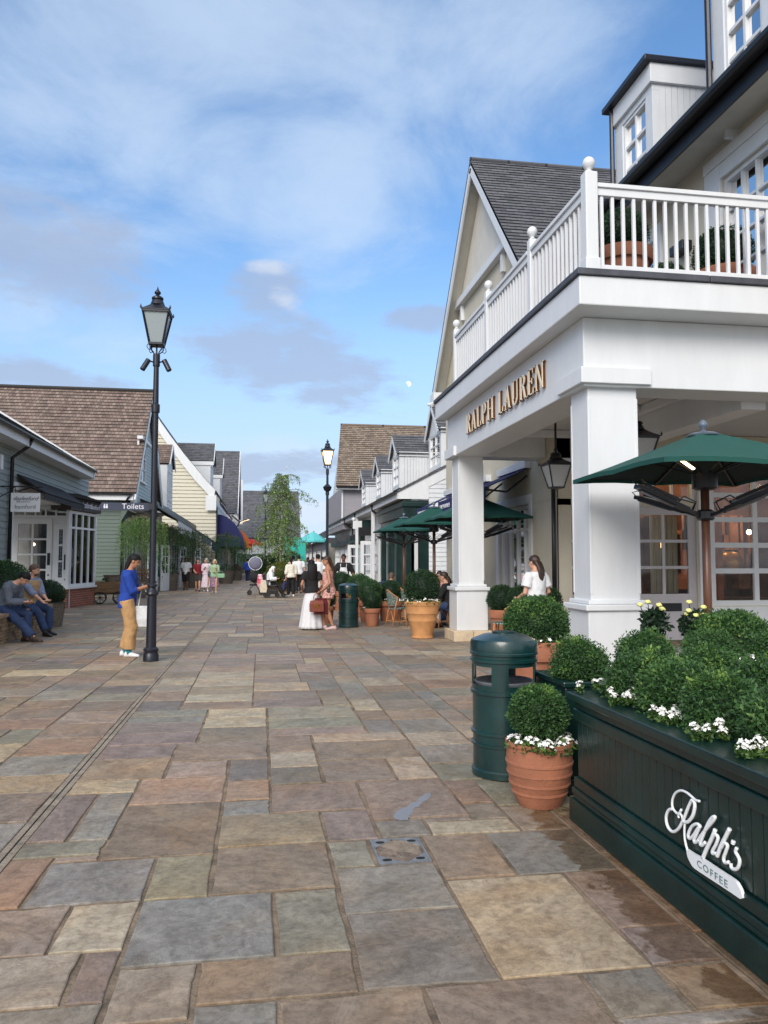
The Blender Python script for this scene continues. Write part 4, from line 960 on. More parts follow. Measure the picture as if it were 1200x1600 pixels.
def gable_dormer(parent, x0, y0, y1, z0, zw, zr, depth, cheek=None, ov=.16):
    """white dormer with slate gable roof, its window looking across the street"""
    fd = XR(x0); ym = (y0+y1)/2
    mb = MB(); wu = (y0+.2, y1-.2, z0+.12, zw-.1); cells(fd, y0, y1, z0, zw, [wu], mb, -.1, 0)
    mb.fprism(fd, [(y0, zw), (y1, zw), (ym, zr-.1)], -.1, -.001)
    o = mb.build('dormer', white2, parent)
    window(fd, *wu, 2, 3, o, fw=.06, mw=.04, d=-.03, gl=glassd)
    for yy in (y0, y1-.05):
        mb = MB(); x = x0+.1
        while x < x0+depth:
            za_ = max(z0-.1, rz(x)-.15); mb.hexa([(x, yy, za_), (x+.112, yy, za_+.05), (x+.112, yy+.05, za_+.05), (x, yy+.05, za_), (x, yy, zw), (x+.112, yy, zw), (x+.112, yy+.05, zw), (x, yy+.05, zw)]); x += .12
        mb.build('cheek_boards', cheek or white2, o)
    MB().box(x0-.02, x0+depth, y0-.07, y0-.001, zw-.16, zw+.02).build('eave_board', white, o); MB().box(x0-.02, x0+depth, y1+.001, y1+.07, zw-.16, zw+.02).build('eave_board', white, o)
    mb = MB(); d_ = Vector((depth+ov, 0, 0)); k = (zr-zw)/(ym-y0)
    for yy, s in ((y0-.12, 1), (y1+.12, -1)):
        p = (x0-ov, yy, zw-k*.12+.04); roof_plane(mb, p, d_, (0, (ym-yy), zr-zw+k*.12), .17)
    mb.build('dormer_roof', slate, o)
    mb = MB()
    for yy in (y0-.12, y1+.12): mb.beam((x0-ov+.01, yy, zw-k*.12-.07), (x0-ov+.01, ym, zr-.1), .03, .18)
    mb.build('bargeboard', white, o)
    return o
gable_dormer(t, 6.7, 28.25, 30.4, 5.1, 6.6, 7.75, 2.2)
gable_dormer(t, 5.5, 30.5, 32.2, 4.5, 5.95, 6.75, 2.2)
gable_dormer(t, 5.5, 35.3, 37.0, 4.5, 5.8, 6.55, 2.2)
gable_dormer(t, 5.5, 40.7, 42.4, 4.5, 5.72, 6.5, 2.2)
# big tan-tiled roof behind
t = thing('tan_roofed_building', 'grey rendered building with a tall tan tiled roof behind the dormers', 'building')
mb = MB(); roof_plane(mb, (4.5, 47.0, 6.15), (14, 0, 0), (0, 4.6, 4.6), .22, lip=.035, th=.22, p1=(5.25, 51.6, 10.75), u1vec=(13.25, 0, 0)); mb.tube([(5.25, 51.6, 10.78), (18.5, 51.6, 10.78)], .09, 8); mb.build('roof', tan_t, t)
mb = MB(); mb.box(5.0, 18, 47.5, 60, 3.5, 6.2); mb.build('wall', greyrend, t)
mb = MB(); mb.box(4.9, 5.0, 47.4, 47.6, 3.9, 6.1); mb.box(4.55, 18, 47.02, 47.5, 5.95, 6.12); mb.build('corner_board', white, t)
gutter((4.55, 46.95, 6.12), (18, 46.95, 6.12), t, .08)
mb = MB(); mb.prism([(5.1, 47.6, 6.2), (5.3, 51.6, 10.6), (5.1, 55.6, 6.2)], (.1, 0, 0)); mb.build('gable_wall', white2, t)
# small white-edged box building and more low shops up to the end of the street
t = thing('low_grey_shops', 'distant low grey shops continuing the right side of the street', 'building')
fx = XR(5.2); mb = MB(); cells(fx, 60, 110, 0, 3.3, [(62+6*i, 66+6*i, .5, 2.4) for i in range(8)], mb, -.3, 0); mb.build('wall', M('far_grey', hexc(120, 124, 130), .8), t)
mb = MB(); roof_plane(mb, (4.8, 60, 3.3), (0, 50, 0), (4, 0, 2.4), .3); mb.build('roof', slate, t)
for i in range(8): window(fx, 62+6*i, 66+6*i, .5, 2.4, 4, 2, t, d=0)
mb = MB(); mb.box(5.5, 7.0, 110, 111, 0, 4); mb.build('inner_wall', pale_in, t); MB().box(5.21, 9.0, 59.6, 59.9, 0, 3.3).build('end_wall', pale_in, t)
t = thing('white_boxed_stair', 'small white box with dark opening above the far shop roofs', 'building')
fq = YF(58.2); mb = MB(); cells(fq, 4.95, 6.2, 3.8, 5.4, [(5.15, 6.2, 4.3, 5.1)], mb, -1, 0); mb.build('wall', white2, t); MB().box(5.0, 6.3, 59.0, 59.1, 4.2, 5.2).build('opening', dark_in, t)
# ------------------------------------------------------------------ left side of the street
slateL = slate
t = thing('grey_boarded_shop', 'grey weatherboarded shop with white bay window, black awning and low eaves', 'building')
SHOPL = t
fx = XL(-6.45)
mb = MB(); clap(mb, fx, [(10, .0), (21.2, 0), (21.2, 4.75), (10, 4.75)], 0, .17); clap(mb, fx, [(21.2, 3.42), (30.2, 3.42), (30.2, 4.75), (21.2, 4.75)], 0, .17)
mb.box(-6.6, -6.47, 10, 21.2, 0, 4.75); mb.box(-6.6, -6.47, 21.2, 30.2, 3.4, 4.75); mb.box(-9, -6.6, 21.1, 21.18, 0, 3.4)
mb.build('street_wall', greyclap, t)
mb = MB(); mb.box(-9.6, -6.47, 21.2, 30.0, 3.36, 3.4); mb.build('recess_ceiling', white2, t)
fy = YF(26.6)
L1 = (-7.98, -6.78, 0, 2.92); L2 = (-6.72, -6.28, 0, 2.75); TP = (-8.0, -6.3, 2.98, 3.3)
mb = MB(); cells(fy, -9.6, -6.2, 0, 3.36, [L1, L2, TP], mb, -.15, 0); mb.build('entrance_wall', white2, t)
door(fy, *L1, 2, 4, t, white, d=.04, kick=.75, handle_u=-6.86, hz=1.6, hh=.4)
door(fy, *L2, 1, 3, t, white, d=.03, kick=1.0, handle_u=-6.34, hz=1.5, hh=.5)
window(fy, *TP, 5, 1, t, fw=.05, mw=.05, d=.02)
mb = MB(); mb.box(-9.6, -6.5, 29.5, 29.6, 0, 3.3); mb.build('inner_wall', pale_in, t)
mb = MB()
for x, z in ((-7.6, 2.2), (-7.1, 1.7)): mb.box(x, x+.06, 28.2, 28.26, 0, z+.6)
mb.build('inner_posts', M('orange_wood'), t)
mb = MB(); mb.ball((-7.62, 27.6, 2.1), .05, n=8, m=6); mb.ball((-7.0, 28.2, 2.4), .05, n=8, m=6); mb.build('lamp_bulbs', bulb, t)
# bay window, a little askew to the street
ba, bb_ = Vector((-6.24, 26.45, 0)), Vector((-5.84, 28.75, 0)); bl = (bb_-ba).length; bu = (bb_-ba).normalized()
fbay = Fr(ba, bu, (bu.y, -bu.x, 0))
mb = MB(); mb.fbox(fbay, 0, bl, 0, .62, -.5, 0)
for i, f in enumerate(list(mb.f)): mb.uv[i] = [(0, 0), (bl, 0), (bl, .62), (0, .62)]
bay = mb.build('bay_base', brickr, t)
mb = MB(); mb.fbox(fbay, -.06, bl+.08, .62, .69, -.5, .08); mb.build('sill', white, bay)
window(fbay, 0, bl, .69, 3.2, 4, [.8], t, fw=.09, mw=.07, d=0, name='bay_window')
mb = MB()
for k in range(16): mb.fbox(fbay, .12, bl-.12, .8+.115*k, .88+.115*k, -.32, -.28)
mb.build('slatted_blind', white2, t)
mb = MB(); mb.fbox(fbay, 0, bl, .69, 3.2, -1.0, -.9); mb.build('bay_backing', pale_in, t)
mb = MB(); mb.fbox(YF(28.8), -6.5, -5.84, .69, 3.2, -.05, 0); mb.build('bay_side', white, t)
mb = MB(); mb.fbox(fbay, -.12, bl+.12, 3.22, 3.62, -.55, .12); fas = mb.build('sign_fascia', M('plum_paint', hexc(52, 40, 44), .5, .1, 4), t, bevel=.01)
lettering('daylesford', fbay, .95, 3.43, .3, lett_w, fas, d=.125, shear=.35); lettering('bamford', fbay, 1.9, 3.41, .24, lett_w, fas, d=.125)
mb = MB(); p = fbay.p(-.2, 3.62, .22); roof_plane(mb, p, bu*(bl+.4), fbay.n*-.8+Vector((0, 0, .28)), .14, lip=.03); mb.build('bay_roof', slate, t)
mb = MB(); mb.prism([(-6.42, 21.6, 3.86), (-5.72, 21.6, 3.38), (-5.72, 21.6, 3.34), (-6.42, 21.6, 3.8)], (0, 4.7, 0)); mb.box(-5.74, -5.72, 21.6, 26.3, 3.2, 3.36)
mb.build('awning', M('black_canvas', (.02, .02, .024), .85, .2, 10), t)
for yy in (21.7, 26.2):
    MB().tube([(-6.42, yy, 3.4), (-6.1, yy, 3.5), (-5.75, yy, 3.35)], .02, 6).build('awning_arm', blackm, t)
mb = MB(); mb.box(-6.5, -6.43, 21.2, 21.38, 0, 3.5); mb.box(-6.42, -6.38, 21.3, 26.5, 3.42, 3.62); mb.build('door_casing', white, t)
mb = MB(); roof_plane(mb, (-5.95, 10, 4.78), (0, 18.7, 0), (-4.5, 0, 2.75), .18); mb.build('roof', slateL, t)
mb = MB(); mb.box(-6.0, -5.96, 10, 28.68, 4.5, 4.76); mb.box(-6.46, -6.0, 10, 28.68, 4.5, 4.53); mb.build('eave_fascia', white, t)
mb = MB(); mb.box(-6.44, -5.93, 28.69, 28.75, 4.45, 4.85); mb.prism([(-5.9, 28.69, 4.62), (-5.9, 28.69, 4.82), (-10.4, 28.69, 7.6), (-10.4, 28.69, 7.4)], (0, .06, 0)); mb.build('bargeboard', white, t)
gutter((-5.88, 10, 4.76), (-5.88, 28.6, 4.76), t, .07)
pipe([(-5.9, 21.0, 4.7), (-6.0, 21.0, 4.5), (-6.36, 20.95, 4.2), (-6.38, 20.95, 0)], t, .05)
mb = MB(); mb.box(-6.42, -6.2, 19.6, 19.75, 3.75, 4.1); mb.build('alarm_box', white2, t)
mb = MB(); mb.ball((-6.25, 18.8, 4.35), .14, n=12, m=8); mb.build('dome_camera', white2, t, smooth=True)
# sign hanging from a bracket
sg = thing('hanging_shop_sign', 'white square shop sign hung from a black bracket over the grey boarded shop door', 'sign')
fs = YF(20.2); s0, s1 = at(17, 770, Y=20.2), at(62, 800, Y=20.2)
mb = MB(); mb.fbox(fs, s0.x, s1.x, s1.z, s0.z, -.03, 0); bd = mb.build('board', M('sign_white', hexc(232, 234, 236), .45, .02), sg, bevel=.005)
blk = M('black_lettering', (.02, .02, .022), .6); gry = M('grey_lettering', hexc(120, 124, 128), .6)
cx = (s0.x+s1.x)/2
lettering('daylesford', fs, cx, s0.z-.14, .14, blk, bd, d=.004, shear=.4, ext=.002); lettering('ORGANIC', fs, cx-.05, s0.z-.225, .05, blk, bd, d=.004, space=1.6, ext=.002)
lettering('bamford', fs, cx, s0.z-.345, .14, gry, bd, d=.004, space=1.05, ext=.002)
mb = MB(); mb.tube([(-6.4, 20.22, s0.z+.16), (s1.x+.08, 20.22, s0.z+.16)], .018, 8); mb.tube([(-6.4, 20.22, s0.z-.1), (-6.2, 20.22, s0.z+.02), (-6.05, 20.22, s0.z+.16)], .012, 6)
for x in (s0.x+.1, s1.x-.1): mb.tube([(x, 20.22, s0.z), (x, 20.22, s0.z+.16)], .008, 6)
mb.build('bracket', blackm, sg)
# brown-tiled, green boarded shop with a jettied gable
t = thing('green_boarded_shop', 'green weatherboarded shop under a steep brown tiled roof with jettied gable', 'building')
fy = YF(35.9)
mb = MB(); clap(mb, fy, [(-13, 0), (-6.26, 0), (-6.26, 4.3), (-13, 4.3)], 0, .17); mb.box(-13, -6.27, 35.95, 36.1, 0, 4.3); mb.build('side_wall', greenclap, t)
mb = MB(); mb.box(-6.28, -6.2, 35.84, 35.95, 0, 4.2); mb.build('corner_board', greenclap, t)
mb = MB(); roof_plane(mb, (-5.5, 35.2, 4.55), (-14, 0, 0), (0, 4.85, 5.58), .25, lip=.034, th=.25); roof_plane(mb, (-5.5, 44.9, 4.55), (-14, 0, 0), (0, -4.85, 5.58), .25, lip=.034, th=.25)
roof = mb.build('roof', brown, t)
mb = MB(); mb.tube([(-5.45, 40.05, 10.17), (-19.5, 40.05, 10.17)], .1, 8); mb.build('ridge_tiles', brown, roof)
mb = MB(); mb.box(-19, -5.7, 35.25, 35.9, 4.3, 4.5); mb.box(-19, -5.62, 35.2, 35.25, 4.22, 4.52); mb.build('eave_fascia', white, t)
gutter((-5.6, 35.12, 4.52), (-19, 35.12, 4.52), t, .07)
fg = XL(-5.78)
GWN = (37.3, 39.6, 5.35, 7.2)
mb = MB(); clap(mb, fg, [(35.6, 4.0), (44.5, 4.0), (44.5, 4.35), (40.05, 9.5), (35.6, 4.35)], 0, .17, ops=[GWN]); mb.fprism(fg, [(35.5, 4.0), (44.6, 4.0), (44.6, 4.55), (40.05, 9.85), (35.5, 4.6)], -.2, -.19); mb.build('gable_wall', paleclap, t)
window(fg, *GWN, 2, 3, t, fw=.08, mw=.05, d=.03, gl=glassd, sill=True)
mb = MB(); mb.fbox(fg, 37.0, 39.9, 7.25, 7.4, 0, .25); mb.build('window_hood', white, t)
mb = MB()
for yy in (35.15, 44.95): mb.beam((-5.53, yy, 4.14), (-5.53, 40.05, 9.76), .06, .3)
mb.build('bargeboard', white, t)
mb = MB(); mb.box(-6.2, -5.8, 35.5, 44.6, 3.94, 4.0); mb.build('jetty_soffit', white2, t)
mb = MB(); mb.prism([(-6.2, 35.7, 3.3), (-6.2, 35.7, 3.94), (-5.85, 35.7, 3.94)], (0, .14, 0)); mb.prism([(-6.2, 39.9, 3.3), (-6.2, 39.9, 3.94), (-5.85, 39.9, 3.94)], (0, .14, 0)); mb.build('jetty_bracket', greenclap, t)
pipe([(-5.75, 35.1, 4.45), (-5.9, 35.2, 4.2), (-6.15, 35.8, 3.9), (-6.18, 35.8, 0)], t, .045)
fx = XL(-6.25); ops = [(37.0, 39.4, .5, 2.7), (40.2, 42.0, 0, 2.6), (42.8, 45.8, .5, 2.7)]
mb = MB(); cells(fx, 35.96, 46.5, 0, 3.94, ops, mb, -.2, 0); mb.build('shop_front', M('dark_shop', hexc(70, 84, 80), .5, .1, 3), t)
for i, o_ in enumerate(ops): window(fx, *o_, 3, 3, t, d=0)
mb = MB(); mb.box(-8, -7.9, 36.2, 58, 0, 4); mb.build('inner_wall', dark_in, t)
# black-framed canopies with hanging valances along the left shops
t = thing('shop_canopy', 'black framed canopy with white and grey valances along the left shops', 'canopy')
def cp(k): return Vector((-5.0+1.8*k, 38.2+18.8*k, 4.18-1.42*k))
inn = lambda k: Vector((-6.1+1.4*k, 38.2+18.8*k, 4.62-1.0*k))
mb = MB(); mb.prism([cp(0), cp(1), inn(1), inn(0)], (0, 0, .05)); mb.build('canopy_roof', M('black_canvas'), t)
mb = MB(); mb.beam(cp(0), cp(1), .1, .12)
for k in (0, .2, .4, .6, .8, 1): mb.beam(cp(k)-Vector((0, 0, .03)), inn(k)-Vector((0, 0, .03)), .06, .06)
mb.beam(inn(0)+Vector((0, 0, .3)), inn(1)+Vector((0, 0, .3)), .12, .3); mb.build('canopy_frame', blackm, t)
def val(k0, k1, h0, h1, mat):
    a, b = cp(k0), cp(k1); mb = MB(); e = Vector((.03, 0, -.08))
    mb.prism([a+e, b+e, b+e-Vector((0, 0, h1)), a+e-Vector((0, 0, h0))], (.02, 0, 0)); return mb.build('valance', mat, t)
val(.26, .62, .62, .5, M('white_canvas', hexc(214, 214, 216), .8, .04)); val(.66, .85, .42, .36, M('grey_canvas', hexc(128, 130, 136), .8, .06)); val(.87, 1.0, .5, .6, navyc)
mb = MB(); mb.box(-5.3, -4.9, 42.0, 42.03, 3.0, 3.5); tag(mb.build('red_flag', M('red_cloth', hexc(196, 36, 40), .8, .1), None), 'small red flag hanging under the black canopy above the green foliage', 'flag')
# plain fronts behind the canopy
t = thing('canopied_shop_fronts', 'shaded shop fronts with white doors and windows under the black canopy', 'building')
fk = Fr((-6.25, 46.5, 0), Vector((1.7, 11.5, 0)), Vector((11.5, -1.7, 0))); ops = [(.6, 3.4, .5, 2.7), (4.2, 6.0, 0, 2.6), (6.9, 10.8, .5, 2.7)]
mb = MB(); cells(fk, 0, 11.6, 0, 3.6, ops, mb, -.2, 0); mb.build('wall', creamclap, t)
for o_ in ops: window(fk, *o_, 3, 3, t, d=0)
for (x, y) in ((-4.62, 35.4), (-4.7, 40.6), (-4.3, 45.5), (-3.85, 50.2)):
    door(Fr((x-.25, y-.5, 0), (.3, .95, 0), (.95, -.3, 0)), 0, .95, .02, 2.35, 2, 3, t, white, d=0, name='open_door', handle_u=.1, hz=1.3, hh=.5)
mb = MB(); mb.box(-9.5, -6.2, 47.2, 50.0, 0, 7.35); mb.build('upper_wall', creamclap, t)
mb = MB(); roof_plane(mb, (-5.45, 47.0, 7.35), (-5, 0, 0), (0, 1.5, 1.35), .2, lip=.03); roof_plane(mb, (-5.45, 50.1, 7.35), (-5, 0, 0), (0, -1.6, 1.35), .2, lip=.03); mb.build('dormer_roof', brown, t)
fd = XL(-5.6); mb = MB(); clap(mb, fd, [(47.1, 4.6), (50, 4.6), (50, 7.3), (48.5, 8.5), (47.1, 7.3)], 0, .17); mb.box(-6.2, -5.62, 47.1, 50, 4.4, 7.34); mb.build('dormer_wall', white2, t)
window(fd, 47.6, 49.5, 5.2, 7.0, 2, 3, t, d=.03, gl=glassd); mb = MB()
for yy in (46.95, 50.1): mb.beam((-5.42, yy, 7.2), (-5.42, 48.5, 8.6), .04, .22)
mb.build('bargeboard', white, t)
# cream boarded gable with a sweeping white verge
t = thing('cream_gabled_shop', 'cream weatherboarded gable with sweeping white verge, slate roof and white dormers', 'building')
YB3 = 58.0; fy = YF(YB3)
vp = [at(x, y, Y=YB3) for x, y in ((236, 652), (248, 674), (262, 695), (285, 726), (305, 751), (320, 767), (333, 782))]
vpo = [at(x, y, Y=YB3) for x, y in ((240, 640), (252, 661), (266, 681), (289, 711), (309, 735), (323, 752), (337, 766))]
xr = at(337, 850, Y=YB3).x
wall = [(xr, 0), (xr, vp[-1].z)]+[(p.x, p.z) for p in vp[::-1]]+[(vp[0].x-5, vp[0].z-3), (vp[0].x-5, 0)]
mb = MB(); clap(mb, fy, wall, 0, .27, lip=.06); mb.fprism(fy, wall, -.3, -.05); mb.build('gable_wall', creamclap, t)
mb = MB()
for a, b, c_, d in zip(vp, vp[1:], vpo[1:], vpo): mb.fprism(fy, [(a.x, a.z), (b.x, b.z), (c_.x, c_.z), (d.x, d.z)], .06, .3)
e = vp[-1]; mb.fbox(fy, xr-.75, xr+.02, e.z-.75, e.z+.35, .31, .36); mb.build('sweeping_verge', white, t)
mb = MB()
for a, b in zip(vpo, vpo[1:]):
    mb.add([(a.x, YB3-.3, a.z+.03), (b.x, YB3-.3, b.z+.03), (b.x, YB3+22, b.z+.03), (a.x, YB3+22, a.z+.03)], [(0, 1, 2, 3)], [[(0, 0), (0, 1), (22, 1), (22, 0)]])
mb.build('roof', slate, t)
fx = XL(xr); ops = [(59.5+5*i, 63.5+5*i, .5, 2.8) for i in range(4)]
mb = MB(); cells(fx, YB3+.01, 80, 0, e.z, ops, mb, -.2, 0); mb.build('street_wall', white2, t)
for o_ in ops: window(fx, *o_, 3, 3, t, d=0)
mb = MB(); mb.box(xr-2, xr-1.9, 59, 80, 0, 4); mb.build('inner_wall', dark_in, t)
gutter((xr+.35, YB3, e.z-.2), (xr+.35, 80, e.z-.2), t, .09); pipe([(xr+.06, YB3-.1, 0), (xr+.06, YB3-.1, e.z-.5)], t, .06)
def ldormer(yn, yf, px0, px1, yw, yr, nm, mat=slate):
    """dormer on the left roofs: slate slope looking down the street, white cheek below"""
    a, b = at(px0, yw, Y=yn), at(px1, yw, Y=yn); zr_ = at(px1, yr, Y=(yn+yf)/2).z; ym = (yn+yf)/2
    mb = MB(); mb.box(a.x, b.x-.25, yn+.1, yf, b.z-4.2, b.z-.1); mb.prism([(b.x-.27, yn+.1, b.z-.1), (b.x-.27, yf, b.z-.1), (b.x-.27, ym, zr_-.1)], (-.1, 0, 0)); o = mb.build('dormer', white2, t)
    mb = MB(); roof_plane(mb, (a.x-2.5, yn, b.z), (b.x-a.x+2.5, 0, 0), (0, ym-yn, zr_-b.z), .22); roof_plane(mb, (a.x-2.5, yf+.1, b.z), (b.x-a.x+2.5, 0, 0), (0, ym-yf, zr_-b.z), .22); mb.build('dormer_roof', mat, o)
    mb = MB(); mb.box(a.x, b.x, yn+.02, yn+.09, b.z-.35, b.z-.05)
    mb.beam((b.x+.02, yn, b.z-.1), (b.x+.02, ym, zr_-.1), .05, .25); mb.build('bargeboard', white, o)
    window(XL(b.x-.25), yn+.5, yf-.4, b.z-2.4, b.z-.3, 2, 2, o, d=.02, gl=glassd)
ldormer(62, 65.5, 288, 334, 720, 693, 'dormer'); ldormer(72, 75, 331, 348, 741, 716, 'dormer')
# slate-roofed building after it
t = thing('tall_slate_roofed_shop', 'tall slate roofed building beyond the cream gable with white verge', 'building')
a, b = at(325, 802, Y=80), at(371, 802, Y=80); zr_ = at(371, 705, Y=86).z
mb = MB(); roof_plane(mb, (a.x-3, 80, b.z), (b.x-a.x+3, 0, 0), (0, 6, zr_-b.z), .25); roof_plane(mb, (a.x-3, 92, b.z), (b.x-a.x+3, 0, 0), (0, -6, zr_-b.z), .25); mb.build('roof', slate, t)
mb = MB(); mb.box(a.x-3, b.x-.3, 80.6, 92, 0, b.z); mb.prism([(b.x-.3, 80.6, b.z), (b.x-.3, 92, b.z), (b.x-.3, 86, zr_-.2)], (-.2, 0, 0)); mb.build('wall', white2, t)
mb = MB(); mb.beam((b.x+.05, 80, b.z-.2), (b.x+.05, 86, zr_-.2), .08, .5); mb.beam((b.x+.05, 92, b.z-.2), (b.x+.05, 86, zr_-.2), .08, .5); mb.box(b.x-1.4, b.x+.1, 80.2, 80.5, b.z-.9, b.z-.1); mb.build('bargeboard', white, t)
pipe([(b.x-.6, 80.1, b.z-.2), (b.x+.25, 80.2, b.z-.9), (b.x-.2, 80.4, b.z-1.6), (b.x-.2, 80.4, 0)], t, .08)
mb = MB(); mb.box(-2.6, -2.3, 96, 96.4, 6, 11.5); mb.build('far_gable', white2, t)
# building closing the street
t = thing('street_end_building', 'white building with long dark slate roof closing the end of the street', 'building')
mb = MB(); a, b = at(372, 840, Y=98), at(470, 840, Y=98); zr_ = at(420, 767, Y=105).z
roof_plane(mb, (a.x-2, 98, a.z), (b.x-a.x+2, 0, 0), (0, 7, zr_-a.z), .3); mb.build('roof', slate, t)
mb = MB(); mb.box(a.x-2, b.x-.3, 98.7, 112, 0, a.z); mb.build('wall', white2, t)
mb = MB(); mb.box(a.x-1.5, a.x+3.2, 98.55, 98.69, 0, 2.4); mb.build('doorway', M('dark_shop'), t); gutter((a.x-2, 97.9, a.z), (b.x, 97.9, a.z), t, .1)
# barrel awnings: navy, orange; red parasol further off
def barrel(y0, y1, x0, out, zt, zb, mat, lb):
    P = [(x0+out*math.sin(HP*i/8), zb+(zt-zb)*math.cos(HP*i/8)) for i in range(9)]
    mb = MB(); mb.prism([(x, y0, z) for x, z in P]+[(x0, y0, zb)], (0, y1-y0, 0)); k = thing('barrel_awning', lb, 'awning', group='curved awnings on the left shops'); mb.build('canvas', mat, k)
    mb = MB(); mb.prism([(x0+out, y0, zb), (x0+out+.02, y0, zb), (x0+out+.02, y0, zb-.25), (x0+out, y0, zb-.25)], (0, y1-y0, 0)); mb.build('valance', mat, k)
barrel(58.4, 70, xr+.02, 1.9, 5.0, 2.6, M('deep_navy_canvas', hexc(30, 36, 86), .85, .08), 'navy blue curved awning beside the cream boarded gable')
barrel(71, 82, xr+.02, 2.4, 4.7, 2.7, M('orange_canvas', hexc(228, 124, 70), .85, .08), 'orange curved awning beyond the navy one')
# ------------------------------------------------------------------ street lamps
def street_lamp(x, y, s, label, pane, spots=False, ztop=4.9, basket=False):
    t = thing('street_lamp', label, 'street lamp', (x, y, 0), group='lantern street lamps')
    k = ztop/4.9
    mb = MB()
    mb.lathe([(.118, 0), (.118, .1), (.105, .12), (.105, .145), (.115, .16), (.115, .19), (.085, .215)], 16)
    mb.build('lamp_base', navym, t, autosmooth=40)
    mb = MB(); mb.lathe([(.078, .2), (.072, .98), (.072, 1.0), (.10, 1.03), (.10, 1.05), (.085, 1.07), (.055, 1.13), (.075, 1.15), (.075, 1.18), (.05, 1.2), (.047, 3.82*k), (.066, 3.83*k), (.066, 3.95*k), (.046, 3.97*k), (.04, 4.55*k), (.055, 4.56*k), (.055, 4.74*k), (.02, 4.76*k)], 16)
    mb.build('lamp_post', navym, t, autosmooth=40)
    mb = MB()
    for i in range(4):
        a = math.pi/4+i*HP; c, s_ = math.cos(a), math.sin(a)
        mb.tube([(c*r, s_*r, ztop-.15+z) for r, z in ((.045, -.02), (.06, .02), (.10, .05), (.13, .085), (.12, .125), (.105, .15))], .009, 6)
        mb.tube([(c*r, s_*r, ztop-.15+z) for r, z in ((.10, .05), (.155, .045), (.185, .08), (.175, .12), (.14, .13))], .006, 5)
    mb.tube([(0, 0, ztop-.16), (0, 0, ztop)], .014, 6); mb.build('scroll_bracket', navym, t)
    lantern_parts(t, 1.08, ztop, navym, pane, .78)
    if spots:
        for sx in (-1, 1):
            mb = MB(); mb.tube([(sx*.05, 0, ztop-.28), (sx*.12, 0, ztop-.26)], .012, 6); mb.tube([(sx*.12, -.01, ztop-.25), (sx*.205, -.06, ztop-.42)], .042, 12)
            mb.build('spotlight', navym, t, autosmooth=40)
    if basket:
        mb = MB(); mb.lathe([(.05, 3.95*k), (.12, 4.0*k), (.16, 4.12*k), (.13, 4.14*k), (.05, 4.22*k)], 12); mb.build('ornamental_collar', navym, t, autosmooth=40)
    return t
lit = emit_mat('lit_lamp_pane', (1, .70, .36), 1.25)
frostd, nt, bs = new_mat('dull_pane'); nt.set(bs, 'Base_Color', (*hexc(150, 162, 166), 1)); nt.set(bs, 'Roughness', .3); MC['dull_pane'] = frostd
street_lamp(-1.67, 12.42, 1, 'tall dark street lamp with unlit lantern, two spotlights and a finger sign', frostd, spots=True, ztop=4.97)
g = at(511, 985, Z=0); street_lamp(2.32, 27.4, 1, 'dark street lamp with a glowing lit lantern beyond the women', lit, ztop=4.98, basket=True)
street_lamp(.25, 49.0, 1, 'dark street lamp half hidden in the birch crown', frostd, ztop=5.25)
street_lamp(6.2, 92, 1, 'small far street lamp above the low grey shops', frostd, ztop=4.2); street_lamp(7.6, 104, 1, 'farthest street lamp over the low grey shops', lit, ztop=3.9)
# finger sign
t = thing('finger_sign', 'dark blue finger sign reading Toilets fixed to the tall street lamp', 'sign')
Ys = 12.42; a, b = at(155, 797, Y=Ys), at(236, 786, Y=Ys); fs = YF(Ys); u0, u1, z0, z1 = a.x, -1.74, a.z, b.z
mb = MB(); h = (z1-z0)/2; mb.fprism(fs, [(u0+h*.6, z0), (u1, z0), (u1, z1), (u0+h*.6, z1), (u0, (z0+z1)/2)], -.012, .012); bd = mb.build('sign_blade', M('sign_navy', hexc(40, 48, 70), .4, .08), t)
lettering('Toilets', fs, u1-.24, (z0+z1)/2, .12, lett_w, bd, d=.015, ext=.001)
mb = MB()
for du in (.075, .115):
    mb.fbox(fs, u0+du-.012, u0+du+.012, z0+.022, z1-.042, .013, .0145); mb.lathe([(.0005, 0), (.011, .001)], 10, (u0+du, Ys-.0145, 0))
mb = MB()
for du in (.08, .115):
    mb.fbox(fs, u0+du-.013, u0+du+.013, z0+.03, z1-.045, .0125, .0145); mb.fbox(fs, u0+du-.009, u0+du+.009, z1-.04, z1-.022, .0125, .0145)
mb.build('pictogram', lett_w, bd)
MB().fbox(fs, u1, u1+.09, z0+.01, z1-.01, -.06, .06).build('clamp', navym, t)
